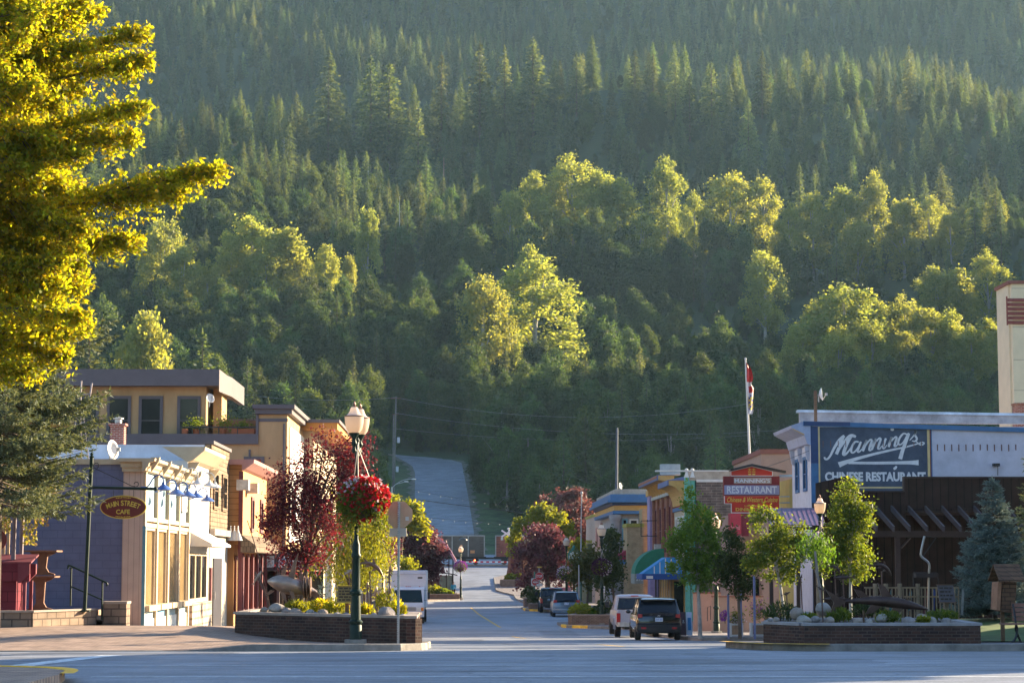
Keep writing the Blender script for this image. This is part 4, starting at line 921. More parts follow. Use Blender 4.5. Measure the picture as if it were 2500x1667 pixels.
for k in range(3):
 a = Y1+.35+k*(Y2-Y1-1.2)/3; window_x(ws, XC-.045, a, a+(Y2-Y1-1.5)/3, wz(1468, Y1), za-.72, M_CREAM, M_GLASS, .08)
mb = MB(); r_ = random.Random(3)
for k in range(9): yb = Y1+.6+r_.random()*(Y2-Y1-1.8); zb = wz(r_.uniform(1222, 1252), Y1); mb.box(XC-.05, XC-.04, yb, yb+r_.uniform(.2, .5), zb, zb+.05)
obj('faded_lettering', mb, mat('faded_paint', (.34, .29, .22), .9), ws)
for i, (px, py) in enumerate(((480, 1183), (508, 1188), (522, 1192))):
 X = XC+.9; Yl = yf(px, X); gooseneck('wall_lamp', ('first', 'second', 'third')[i]+' white gooseneck lamp high on the narrow white shop', (XC+.0, Yl, wz(py-4, Yl)), .9, .45, M_WHITE, 'cone', 'gooseneck lamps on the white shop', sc=1.0)
# ------------------------------------------------------------ weathered timber building
Y3 = yf(556, XC); zt = wz(1076, Y2); g = gz(XC, Y2)
wb = thing('timber_building', 'weathered false front building of bare grey brown boards', 'shop', (XC, Y2, g))
part('side_wall', M_OLDW, wb, (XC-20, XC-.25, Y2+.003, Y2+.4, g-.5, wz(1086, Y2)))
part('wall', M_WOODG, wb, (XC-.22, XC, Y2+.05, Y3, wz(1303, Y2), zt-.12))
part('body', M_OLDW, wb, (XC-20, XC-.25, Y2+.41, Y3-.003, g-.5, wz(1100, Y2)))
part('shop_wall', mat('pale_grey_stucco', (.42, .38, .31), .85, .12, 2), wb, (XC-.22, XC-.02, Y2+.05, Y3, g-.3, wz(1306, Y2)))
part('coping', M_GTRIM, wb, (XC-.3, XC+.08, Y2, Y3+.05, zt-.12, zt))
part('canopy_board', M_CAP, wb, (XC-.02, XC+.16, Y2+.02, Y3-.05, wz(1306, Y2), wz(1290, Y2)))
for px in (517, 538):
 a = yf(px, XC); b = yf(px+11, XC); window_x(wb, XC-.002, a, b, wz(1242, Y2), wz(1148, Y2), M_WOODG, M_GLASS, .12, 1)
a, b = yf(520, XC), yf(540, XC)
d = obj('door', MB().box(XC-.02, XC+.03, a, b, g-.2, wz(1362, Y2)), mat('charcoal_door', (.06, .06, .075), .3, .2, 2, spec=.7), wb)
obj('handle', MB().box(XC+.03, XC+.07, a+.12, a+.16, g+.9, g+1.2), M_GALV, d)
part('door_side_post', M_MAROON, wb, (XC-.02, XC+.05, a-.9, a-.65, g-.2, wz(1385, Y2)))
# ------------------------------------------------------------ orange building
XO = -8.55; Y3b = Y3+.02; Y4 = yf(648, XO); zt = wz(1122, Y3); g = gz(XO, Y3)
ob = thing('orange_building', 'two storey orange boarded building with dusty pink cornice and maroon shopfront', 'shop', (XO, Y3b, g))
part('side_wall', M_ORNG, ob, (XO-12, XO-.01, Y3b, Y3b+.3, wz(1318, Y3), zt-.2))
part('front_wall', M_ORNP, ob, (XO-.3, XO, Y3b+.303, Y4, wz(1330, Y3), zt-.2))
part('body', M_ORNP, ob, (XO-12, XO-.31, Y3b+.31, Y4, g-.5, zt-.25))
mb = MB().prism([(XO+.003, zt-.42), (XO+.14, zt-.36), (XO+.45, zt-.14), (XO+.47, zt), (XO-12, zt), (XO-12, zt-.199), (XO+.003, zt-.199)], 'y', Y3b-.2, Y4+.2); obj('cornice', mb, M_PINKT, ob)
part('corner_post', M_MAROON, ob, (XO-.12, XO+.04, Y3b-.04, Y3b-.002, g, zt-.45))
for px in (610, 632):
 a = yf(px, XO); b = yf(px+6.5, XO); window_x(ob, XO+.002, a, b, wz(1298, Y3+3), wz(1212, Y3+3), mat('maroon_trim', (.16, .06, .06), .6), M_GLASS, .14)
for i, px in enumerate((594, 617)):
 a = yf(px, XO+.3); obj('air_conditioner', MB().box(XO+.003, XO+.45, a, a+.55, wz(1207, Y3+3), wz(1183, Y3+3)), M_GALV, ob)
mb = MB().prism([(XO+.003, wz(1304, Y3)), (XO+.55, wz(1330, Y3)), (XO+.55, wz(1348, Y3)), (XO+.003, wz(1348, Y3))], 'y', Y3b-.3, Y4); obj('shingle_canopy', mb, brick_mat('shingles', (.22, .16, .11), (.15, .11, .08), (.06, .045, .03), .14, .2, .01), ob)
mb = MB()
for k in range(6): yb = Y3b+.1+k*(Y4-Y3b-.4)/5; mb.box(XO-.02, XO+.08, yb, yb+.28, g-.2, wz(1350, Y3))
obj('shop_post', mb, M_MAROON, ob)
for k in range(5):
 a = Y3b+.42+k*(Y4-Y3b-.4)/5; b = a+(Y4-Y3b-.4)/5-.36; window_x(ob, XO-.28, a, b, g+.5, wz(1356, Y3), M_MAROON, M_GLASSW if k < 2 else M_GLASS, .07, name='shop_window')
for i, px in enumerate((563, 572, 581)):
 Yl = Y3b-.12; x = wx(px, Yl); t = gooseneck('wall_lamp', ('first', 'second', 'third')[i]+' small white bell lamp beside the orange boarded wall', (x, Y3b-.02, wz(1302, Yl)), .35, .28, M_WHITE, 'bell', 'bell lamps at the orange building', rz=-math.pi/2, sc=.95)
# ------------------------------------------------------------ tan building with penthouse
XT = -7.8; YT = yf(697, XT); YTe = yf(800, XT); g = gz(XT, YT)
tb = thing('tan_building', 'tall tan stucco building with grey trim, roof terrace and penthouse', 'building', (XT, YT, g))
za, zb, zt = wz(1085, YT), wz(1060, YT), wz(996, YT)
xw0 = wx(627, YT)
part('main_wall', M_TAN, tb, (XT-30, xw0-.003, YT+.02, YTe, g-.6, za))
part('tower_wall', M_TAN, tb, (xw0, XT, YT, YTe, g-.6, zt-.3))
mb = MB().box(xw0-.15, XT+.22, YT-.22, YTe+.2, zt-.28, zt-.06).box(xw0-.25, XT+.34, YT-.34, YTe+.3, zt-.06, zt+.12); obj('tower_cornice', mb, M_GTRIM, tb)
part('wall_band', M_GTRIM, tb, (xw0-.02, XT+.03, YT-.03, YT-.002, wz(1030, YT), wz(1022, YT)))
part('terrace_beam', M_GTRIM, tb, (XT-30, xw0+.0, YT-.12, YT+.015, za, zb))
part('tower_corner_trim', M_GTRIM, tb, (xw0-.12, xw0-.003, YT-.08, YT+.25, zb, zt-.3))
# sunlit street side: tall pale panels with dark joints
mb = MB(); lp = MB()
n = 5
for k in range(n): a = YT+1.2+k*(YTe-YT-1.6)/n; lp.box(XT+.002, XT+.05, a+.06, a+(YTe-YT-1.6)/n-.06, g+3.6, zt-.75)
obj('street_panel', lp, M_WHITE, tb)
for k in range(3): window_x(tb, XT+.052, YT+2.2+k*5.2, YT+3.9+k*5.2, g+4.2, g+6.0, M_GTRIM, M_GLASS, .1)
# penthouse
YP = YT+1.2; xl, xr_ = wx(172, YP, 1000), wx(532, YP, 1000); zf0, zf1 = wz(946, YP), wz(906, YP)
part('penthouse_wall', M_TAN, tb, (xl, wx(497, YP), YP, YP+7, za, zf0))
part('penthouse_pier', M_TAN, tb, (wx(508, YP), wx(529, YP), YP+1.0, YP+3.0, za, zf0))
mb = MB().box(xl-.5, wx(533, YP), YP-.7, YP+7.5, zf0, zf1)
mb.prism([(wx(533, YP)+.002, YP-.7), (wx(559, YP+2), YP+2.2), (wx(559, YP+2), YP+7.5), (wx(533, YP)+.002, YP+7.5)], 'z', zf0-.25, zf1-.12)
obj('penthouse_roof', mb, M_GTRIM, tb)
for p0, p1 in ((183, 242), (261, 320), (339, 398), (433, 490)):
 f = window_y(tb, YP-.002, wx(p0, YP, 1000), wx(p1, YP, 1000), za+.02, wz(968, YP), M_GTRIM, M_GLASS, .13, 1)
rl = MB(); x0r, x1r = wx(436, YT), wx(622, YT)
rl.box(x0r, x1r, YT-.08, YT-.03, wz(1045, YT), wz(1042, YT));
for k in range(5): xx = x0r+(x1r-x0r)*k/4; rl.box(xx-.02, xx+.02, YT-.075, YT-.035, zb, wz(1045, YT))
obj('terrace_railing', rl, M_BLACK, tb)
part('terrace_screen', mat('terrace_cedar', (.24, .12, .06), .8, .25, 3), tb, (wx(530, YT+2), wx(624, YT+2), YT+2.0, YT+2.1, zb, wz(1028, YT+2)))
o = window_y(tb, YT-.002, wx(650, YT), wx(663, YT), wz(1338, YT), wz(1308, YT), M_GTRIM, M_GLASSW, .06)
window_y(tb, YT-.003, wx(592, YT), wx(642, YT), wz(1160, YT), wz(1115, YT), M_GTRIM, mat('rust_red_blind', (.3, .06, .03), .7), .13)
ob2 = part('sign_fascia', mat('dark_plum_fascia', (.055, .045, .06), .6, .15, 3), tb, (wx(632, YT), wx(800, YT), YT-1.4, YT-.02, wz(1392, YT), wz(1347, YT)))
for p0, p1, nm in ((630, 669, 'a'), (680, 740, 'b')):
 YS = YT-1.42; pl = part('sign_board', mat('pale_blue_sign', (.55, .68, .78), .6, .05, 3), tb, (wx(p0, YS), wx(p1, YS), YS-.03, YS, wz(1384, YS), wz(1356, YS)))
 mb = MB(); yq = YS-.032
 if nm == 'a':
  add_text(mb, 'gear for', (wx(650, YS), yq, wz(1363.5, YS)), .54, .18, size=1, shear=.15, extrude=.004); add_text(mb, 'outdoors!', (wx(646, YS), yq, wz(1376, YS)), .66, .18, size=1, shear=.15, extrude=.004)
 else: add_text(mb, 'K3', (wx(699, YS), yq, wz(1370, YS)), .46, .34, size=1, offset=.03, extrude=.004)
 obj('lettering', mb, mat('ink_blue', (.02, .03, .08), .6) if nm == 'a' else mat('sign_bright_blue', (.03, .20, .50), .6), pl)
part('shop_glazing', M_GLASS, tb, (wx(640, YT), wx(790, YT), YT-.06, YT-.02, g, wz(1393, YT)))
mb = MB()
for px in (636, 686, 740): mb.box(wx(px, YT)-.06, wx(px, YT)+.06, YT-1.3, YT-1.15, g-.2, wz(1392, YT))
obj('porch_post', mb, M_GTRIM, tb)
for px in (606, 690): obj('downpipe', MB().tube([(wx(px, YT), YT-.06, wz(1098 if px < 620 else 1035, YT)), (wx(px, YT), YT-.06, wz(1345, YT))], .05, 6), M_GTRIM, tb)
# building beyond with the orange soffit
XU = -7.3; YU = yf(765, XU, 1080); g = gz(XU, YU)
ub = thing('flat_roofed_building', 'cream building with orange soffit roof beyond the tan tower', 'building', (XU, YU, g))
part('wall', mat('cream_stucco', (.50, .40, .28), .85, .1, 2), ub, (XU-14, XU, YU+.2, YU+18, g-.5, wz(1052, YU)))
part('roof', M_GTRIM, ub, (XU-14.5, XU+1.3, YU-1.2, YU+18.5, wz(1036, YU), wz(1028, YU)))
part('soffit', mat('orange_soffit', (.45, .19, .04), .7, .1, 3), ub, (XU-14.4, XU+1.2, YU-1.1, YU+18.4, wz(1052, YU)+.002, wz(1036, YU)-.002))
for k in range(3): window_x(ub, XU+.002, YU+2+k*5, YU+4+k*5, g+4.5, g+6.2, M_GTRIM, M_GLASS, .1)
# low shops farther down on the left, mostly behind trees
for i, (pa, pb, X, top, base, lab) in enumerate([(905, 985, -6.9, 1290, (.30, .22, .17), 'low brown shop behind the purple leaved tree'), (1000, 1060, -6.2, 1318, (.36, .30, .27), 'low grey shop next to the pink vault')]):
 Ya, Yb = yf(pa, X), yf(pb, X); g = gz(X, Ya); t = thing('shop_building', lab, 'shop', (X, Ya, g)); z1 = wz(top, Ya)
 part('wall', mat('shop_wall_%d' % i, base, .85, .15, 2), t, (X-12, X, Ya, Yb, g-.5, z1-.3)); part('roof', M_GTRIM, t, (X-12.2, X+.3, Ya-.2, Yb+.2, z1-.298, z1))
 for k in range(3): window_x(t, X+.003, Ya+1+k*(Yb-Ya)/3, Ya+(Yb-Ya)/3*(k+.8), g+.7, g+2.6, M_GTRIM, M_GLASS, .1)
# ------------------------------------------------------------ things on the roofs
YQ = Y2+2.5
ch = thing('brick_chimney', 'square red brick chimney with metal cap above the white wall', 'chimney', (wx(279, YQ), YQ, wz(1090, YQ)))
x0, x1 = wx(262, YQ), wx(296, YQ)
part('stack', M_BRICKR, ch, (x0, x1, YQ, YQ+.5, wz(1130, YQ), wz(1040, YQ))); part('coping', M_BRICKR, ch, (x0-.06, x1+.06, YQ-.06, YQ+.56, wz(1040, YQ)+.002, wz(1034, YQ)))
mb = MB().lathe([(.13, wz(1034, YQ)), (.13, wz(1024, YQ)), (.2, wz(1023, YQ)), (.2, wz(1020.5, YQ)), (.02, wz(1018, YQ))], ((x0+x1)/2, YQ+.25, 0), 12); obj('flue_cap', mb, M_GALV, ch, smooth=True)
def dish(name, label, c, r, az, tilt, mast):
 t = thing(name, label, 'dish', (c[0], c[1], c[2]-mast)); M = Matrix.Translation(Vector(c)) @ Matrix.Rotation(az, 4, 'Z') @ Matrix.Rotation(tilt, 4, 'X')
 rings = []
 for q in range(7): rr = r*q/6+.001; rings.append([(M @ Vector((rr*math.cos(a)*.92, -.45*r*((q/6)**2)+.0, rr*math.sin(a)))) for a in np.linspace(0, 2*math.pi, 20, endpoint=False)])
 mb = MB().loft(rings, cap=False); o = obj('reflector', mb, mat('dish_white', (.62, .60, .60), .5, .08, 3), t, smooth=True)
 so = o.modifiers.new('thickness', 'SOLIDIFY'); so.thickness = .015
 f = M @ Vector((0, -r*1.15, -r*.1)); lo = M @ Vector((0, -.4*r, -r*.95))
 obj('feed_arm', MB().tube([lo, f], .018, 6).box(f.x-.05, f.x+.05, f.y-.05, f.y+.05, f.z-.05, f.z+.05), M_GALV, t)
 b = M @ Vector((0, .03, 0)); obj('mast', MB().tube([(c[0], c[1]+.1, c[2]-mast), (c[0], c[1]+.1, c[2]-.1), tuple(b)], .025, 6), M_GALV, t)
YD = Y0+1.2
dish('satellite_dish', 'large white satellite dish on the roof of the blue walled cafe', (wx(261, YD), YD, wz(1100, YD)), .28, R(62), R(-8), .5)
dish('satellite_dish', 'small grey dish under the penthouse eave', (wx(511, YP-.5, 976), YP-.55, wz(975, YP-.5)), .22, R(38), R(-18), .35)
YA = Y1+1
mb = MB(); ax = wx(187, YA); zb_ = wz(1122, YA)
for dx, dy in ((-.16, 0), (.16, 0), (0, .25)): mb.tube([(ax+dx*2, YA+dy*2, zb_), (ax+dx*.6, YA+dy*.6, wz(1010, YA))], .015, 6)
for k in range(7): z = zb_+(wz(1010, YA)-zb_)*k/7; f = 2-1.4*k/7; mb.tube([(ax-.16*f, YA, z), (ax+.16*f, YA, z+.15)], .012, 5)
mb.tube([(ax, YA, wz(1015, YA)), (ax+.02, YA, wz(932, YA))], .03, 8)
mb.tube([(ax+.02, YA, wz(965, YA)), (wx(212, YA), YA, wz(963, YA))], .022, 6).tube([(wx(208, YA), YA, wz(985, YA)), (wx(215, YA), YA, wz(937, YA))], .03, 8)
solo('antenna_mast', mb, mat('rusty_white_pipe', (.30, .24, .24), .6, .3, 6), 'white antenna mast with a short side pipe on the roof', 'antenna')
YB = YT-.05
for i, (p0, p1, c, lab) in enumerate([(562, 618, (.42, .12, .05), 'long terracotta planter box on the roof terrace'), (440, 452, (.40, .13, .05), 'round terracotta pot on the roof terrace')]):
 t = thing('terrace_planter', lab, 'planter', (wx((p0+p1)/2, YB+.6), YB+.6, zb)); part('box', mat('terracotta', c, .8, .1, 4), t, (wx(p0, YB+.6), wx(p1, YB+.6), YB+.35, YB+.85, zb, wz(1046, YB)))
 rng = np.random.default_rng(i+40); C = rng.normal(size=(150, 3))*np.array((.25*(p1-p0)/56, .1, .08))+np.array((0, 0, wz(1044, YB)-zb+.08)); mesh_obj('foliage', fast_mesh('foliage', leaf_quads(C, .09, rng), 4, leaf_mat('garden_leaves', [(.10, .16, .02), (.16, .2, .03), (.07, .12, .02)], tcol=(1.8, 1.6, .6))), t)
for px, r in ((474, .3), (540, .34), (586, .22)):
 rng = np.random.default_rng(px); t = thing('potted_shrub', {474: 'light green shrub by the terrace railing in front of the penthouse door', 540: 'yellow green bush beside the penthouse pier', 586: 'thin weedy plant on the terrace screen'}[px], 'shrub', (wx(px, YB+.8), YB+.8, zb))
 C = rng.normal(size=(260, 3))*np.array((r*.7, r*.6, r*.6))+np.array((0, 0, r*1.3+.1)); mesh_obj('foliage', fast_mesh('foliage', leaf_quads(C, .10, rng), 4, MATS['garden_leaves']), t)
 obj('pot', MB().lathe([(.12, 0), (.16, .26), (.14, .26)], (0, 0, 0), 10), MATS['terracotta'], t, local=True, smooth=True)
# ------------------------------------------------------------ platform and kiosk at the left edge
def wall_seg(name, parent, p0, p1, z0, z1, th, m, side=1, smooth=False, cap=None, z0b=None):
 """a wall from p0 to p1 built along its own x axis so that its courses run true"""
 p0 = Vector(p0); p1 = Vector(p1); L = (p1-p0).length; a = math.atan2(p1.y-p0.y, p1.x-p0.x)
 mb = MB(); zb = z0 if z0b is None else z0b
 y0, y1 = (0, th*side) if side > 0 else (th*side, 0)
 mb.v = [(0, y0, z0), (L, y0, zb), (L, y1, zb), (0, y1, z0), (0, y0, z1), (L, y0, z1), (L, y1, z1), (0, y1, z1)]
 mb.f = [(3,2,1,0),(4,5,6,7),(0,1,5,4),(1,2,6,5),(2,3,7,6),(3,0,4,7)]
 o = obj(name, mb, m, parent, local=True)
 base = world_m(parent).translation
 o.location = (p0.x-base.x, p0.y-base.y, -base.z); o.rotation_euler = (0, 0, a); return o
YK = 55.6; zpl = wz(1494, YK)
pf = thing('stone_platform', 'low terrace of stone blocks with steps in front of the blue wall', 'terrace', (-12, 57, gz(-11.5, YK)))
poly = [(-18, YK+.04), (-11.2, YK+.04), (-10.05, 58.35), (-10.05, Y0-.35), (-18, Y0-.35)]
obj('deck', MB().prism(poly, 'z', gz(-11, YK)-.4, zpl), mat('terrace_slab', (.30, .20, .14), .9, .25, 2, bump=.2), pf)
zg_ = gz(-11, YK)-.25
wall_seg('front_wall', pf, (-18, YK), (-11.2, YK), zg_, zpl-.001, .03, M_BLOCK);
wall_seg('side_wall', pf, (-11.16, YK), (-10.0, 58.32), zg_, zpl-.001, .03, M_BLOCK, side=1)
mb = MB().box(-18, -11.14, YK-.04, YK+.24, zpl+.002, zpl+.05); obj('front_coping', mb, M_CAP, pf)
wall_seg('side_coping', pf, (-11.13, YK-.04), (-9.97, 58.32), zpl+.003, zpl+.052, .28, M_CAP, side=1)
x0, x1 = wx(250, 58.4), wx(312, 58.4)
obj('step_pier', MB().box(x0+.02, x1-.02, 58.4, 59.05, zg_, wz(1473, 58.4)), M_BLOCK, pf); obj('pier_coping', MB().box(x0, x1, 58.37, 59.08, wz(1473, 58.4), wz(1467, 58.4)), M_CAP, pf)
mb = MB()
for k in range(2): mb.box(x0-.5, x0+.018, 58.36+.0, 58.75+.3*k, zg_, zpl-.14-.12*(1-k))
obj('step', mb, M_CAP, pf)
ra = thing('handrail', 'dark green pipe handrail beside the terrace steps', 'railing', (wx(172, 58.2), 58.2, zpl))
mb = MB(); yr = 58.25
mb.tube(smooth_pts([W(165, 1388, yr), W(167, 1383, yr), W(173, 1381, yr), W(248, 1416, yr), W(259, 1421, yr), W(262, 1426, yr), W(259, 1429, yr)], 4), .025, 8); obj('top_rail', mb, M_GREENM, ra, smooth=True)
obj('middle_rail', MB().tube([W(174, 1431, yr), W(249, 1463, yr)], .02, 8), M_GREENM, ra, smooth=True)
for a, b in (((174, 1384), (172, 1478)), ((250, 1416), (249, 1512))): obj('post', MB().tube([W(*a, yr), W(*b, yr)], .024, 8), M_GREENM, ra, smooth=True)
# kiosk with maroon counter
YB_ = 56.4
ki = thing('refreshment_kiosk', 'maroon wooden kiosk counter with slanted shelf at the left edge', 'kiosk', (wx(30, YB_), YB_, zpl))
M_MARW = brick_mat('maroon_boards', (.15, .022, .035), (.125, .018, .03), (.05, .008, .012), 4, .26, .008, bump=.2, dirt=.2)
obj('counter', MB().box(wx(-60, YB_), wx(72, YB_), YB_, YB_+.12, wz(1418, YB_), wz(1375, YB_)), M_MARW, ki)
obj('counter_body', MB().box(wx(-60, YB_+.1), wx(40, YB_+.1), YB_+.14, YB_+1.2, zpl, wz(1418, YB_)), M_MARW, ki)
for pa, pb in ((72, 50), (88, 66)):
 X = wx(pa, YB_); d = .11; y_ = YB_+(.0 if pa == 72 else .9)
 mb = MB().prism([(wx(pa, y_), wz(1376, y_)), (wx(pa, y_), wz(1400, y_)), (wx(pb, y_), wz(1422, y_)), (wx(pb-6, y_), wz(1422, y_)), (wx(pb-6, y_), wz(1376, y_))], 'y', y_-.03, y_+.09)
 mb.box(wx(pa-16, y_), wx(pa-8, y_), y_+.0, y_+.08, zpl, wz(1416, y_)); obj('bracket', mb, mat('maroon_board_end', (.15, .022, .035), .7, .15, 4), ki)
obj('shelf', MB().prism([(YB_-.02, wz(1375, YB_)), (YB_+.95, wz(1356, YB_)), (YB_+.95, wz(1352, YB_)), (YB_-.02, wz(1371, YB_))], 'x', wx(-60, YB_), wx(76, YB_)), mat('maroon_board_end', (.15, .022, .035), .7, .15, 4), ki)
for px, yy_ in ((31, YB_+.3), (50, YB_+1.1)): obj('roof_post', MB().tube([(wx(px, yy_), yy_, wz(1372, yy_)), (wx(px+3, yy_), yy_, wz(1130, yy_))], .06, 8), mat('grey_plum_post', (.16, .12, .15), .6, .15, 4), ki, smooth=True)
mb = MB()
for k in range(6): mb.box(wx(-40+k*11, YB_+1.3), wx(-40+k*11, YB_+1.3)+.07, YB_+1.3, YB_+1.34, wz(1365, YB_), wz(1275, YB_))
mb.box(wx(-50, YB_+1.3), wx(26, YB_+1.3), YB_+1.27, YB_+1.3, wz(1274, YB_), wz(1268, YB_)); obj('slat_screen', mb, mat('pale_slats', (.45, .32, .2), .8, .2, 4), ki)
mb = MB(); c = (wx(-8, YB_-.1), wz(1318, YB_-.1)); n = 28
mb.prism([(c[0]+.24*math.cos(2*math.pi*k/n), c[1]+.27*math.sin(2*math.pi*k/n)) for k in range(n)], 'y', YB_-.12, YB_-.08)
kp = solo('oval_sign', mb, mat('oxblood_sign', (.14, .015, .012), .4, .1, 3), 'plain dark red oval sign cut off by the left edge', 'sign')
# stacked tables
YS_ = 58.3; tb2 = thing('stacked_tables', 'two brown pedestal tables stacked against the blue wall', 'table stack', (wx(104, YS_), YS_, zpl))
M_TBL = mat('brown_table', (.17, .085, .05), .65, .3, 4)
for j, (yt, yb) in enumerate(((1343, 1403), (1405, 1470))):
 z1, z0 = wz(yt, YS_), wz(yb, YS_) if j == 0 else zpl+.002; cx = wx(104 if j == 0 else 100, YS_); H = z1-z0
 obj('tabletop', MB().box(cx-.5, cx+.44, YS_-.4, YS_+.5, z1-.045, z1), M_TBL, tb2)
 mb = MB().prism([(cx-.36, z1-.046), (cx+.34, z1-.046), (cx+.30, z1-.09), (cx+.12, z1-.17), (cx+.09, z0+.2), (cx+.16, z0+.08), (cx+.32, z0+.03), (cx+.32, z0), (cx-.34, z0), (cx-.34, z0+.03), (cx-.18, z0+.08), (cx-.12, z0+.2), (cx-.15, z1-.17), (cx-.33, z1-.09)], 'y', YS_-.02, YS_+.1); obj('pedestal', mb, M_TBL, tb2)
# hanging sign on its post
YG = 57.7; sp = thing('sign_post', 'dark green post with side arm carrying the oval cafe sign', 'post', (wx(207, YG), YG, zpl))
xb = wx(207, YG, 1471); xt = wx(219, YG, 1130)
pt = [Vector((xb, YG, zpl-.02)), Vector((wx(218, YG), YG, wz(1118, YG)))]
obj('pole', MB().tube(pt, .052, 10).lathe([(.06, 0), (.07, .03), (.03, .06), (.05, .1), (.01, .15)], (pt[1].x, YG, pt[1].z), 10).box(xb-.14, xb+.14, YG-.14, YG+.14, zpl-.02, zpl+.02), M_GREENM, sp, smooth=True)
za_ = wz(1190, YG); obj('arm', MB().tube([(pt[1].x, YG, za_), (wx(372, YG), YG, za_-.04)], .04, 8).ball((wx(376, YG), YG, za_-.04), .06), M_GREENM, sp, smooth=True)
def curl(c, r, a0, a1, y): return [(c[0]+r*math.cos(a0+(a1-a0)*k/10), y, c[1]+r*math.sin(a0+(a1-a0)*k/10)) for k in range(11)]
mb = MB().tube([W(226, 1140, YG), W(290, 1170, YG), W(322, 1186, YG), W(331, 1187, YG)], .012, 6)
mb.tube(curl((wx(230, YG), wz(1137, YG)), .07, 3.6, -1.2, YG), .012, 6).tube(curl((wx(329, YG), wz(1182, YG)), .06, -1.6, 3.2, YG), .012, 6); obj('scroll_brace', mb, M_BLACK, sp, smooth=True)
YH = YG; cx, cz = wx(301, YH, 1238), wz(1238, YH); RX, RZ = 56/PM(YH), 28.5/PM(YH)
os_ = thing('oval_cafe_sign', 'dark red oval hanging sign with gold words over the terrace', 'sign', (cx, YH, cz))
ell = lambda rx, rz, n=48: [(cx+rx*math.cos(2*math.pi*k/n), cz+rz*math.sin(2*math.pi*k/n)) for k in range(n)]
obj('board', MB().prism(ell(RX, RZ), 'y', YH-.03, YH+.03), M_GOLD, os_)
obj('face', MB().prism(ell(RX-.025, RZ-.025), 'y', YH-.034, YH+.034), mat('oxblood_sign', (.14, .015, .012), .4, .1, 3), os_)
mb = MB()
for wd, rad, zc, sz in (('MAIN STREET', 1.02, cz-.93, .185),):
 n = len(wd); wts = [{'I': .55, 'M': 1.25, ' ': .55, 'N': 1.15}.get(q, 1.0) for q in wd]; tot = sum(wts); acc = 0
 for q, wt in zip(wd, wts):
  u = ((acc+wt/2)/tot-.5)*.96; acc += wt
  if q == ' ': continue
  vs, fs = text_mesh(q, size=1, offset=.022, extrude=.004); A = np.array(vs); lo, hi = A.min(0), A.max(0)
  ang = -u/1.05; px_ = cx+rad*math.sin(-ang); pz_ = zc+rad*math.cos(ang)+.02
  w_ = .078*wt; h_ = .145-.03*abs(u)
  out = []
  for x, y, z in vs:
   a_ = (x-(lo[0]+hi[0])/2)/(hi[0]-lo[0])*w_; b_ = (y-(lo[1]+hi[1])/2)/(hi[1]-lo[1])*h_
   out.append((px_+a_*math.cos(ang)-b_*math.sin(ang), YH-.036-z, pz_+a_*math.sin(ang)+b_*math.cos(ang)))
  mb.add(out, fs)
add_text(mb, 'CAFE', (cx, YH-.036, cz-.125), .37, .125, size=1, offset=.02, extrude=.004)
obj('lettering', mb, mat('sign_yellow', (.62, .44, .06), .5, .08, 3), os_)
mb = MB()
for dz, s_ in ((RZ-.055, 1), (-RZ+.05, -1)):
 for k in range(-4, 5): mb.ball((cx+k*.045, YH-.036, cz+dz-.004*abs(k)*s_), .02, .006, .012+.004*(k % 2), 6)
obj('ornament', mb, M_GOLD, os_)
mb = MB()
for px in (277, 326): mb.tube([W(px, 1196, YH), W(px, 1212, YH)], .008, 5)
obj('chain', mb, M_BLACK, os_)
# ------------------------------------------------------------ brick planter at the left corner
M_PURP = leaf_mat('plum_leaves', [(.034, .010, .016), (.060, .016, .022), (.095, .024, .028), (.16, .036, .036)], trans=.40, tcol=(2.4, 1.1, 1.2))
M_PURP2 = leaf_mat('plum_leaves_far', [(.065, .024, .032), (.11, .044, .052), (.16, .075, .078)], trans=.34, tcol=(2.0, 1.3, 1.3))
M_YGRN = leaf_mat('yellow_green_leaves', [(.10, .135, .018), (.15, .175, .02), (.21, .215, .025)], trans=.5, tcol=(2.3, 1.9, .6))
M_GRNL = leaf_mat('maple_leaves', [(.045, .080, .018), (.075, .115, .02), (.13, .155, .025)], trans=.48, tcol=(2.6, 2.2, .6))
M_GINK = leaf_mat('fan_leaves', [(.060, .12, .018), (.085, .155, .022), (.11, .18, .026)], trans=.45, tcol=(1.9, 1.9, .6))
M_DGRN = leaf_mat('dark_green_leaves', [(.025, .045, .018), (.04, .062, .02), (.055, .075, .024)], trans=.4, tcol=(1.8, 1.6, .7))
M_GOLDL = leaf_mat('golden_leaves', [(.085, .115, .014), (.15, .17, .018), (.22, .205, .020), (.27, .185, .02), (.11, .14, .016), (.20, .185, .02)], trans=.66, tcol=(3.0, 2.8, .6))
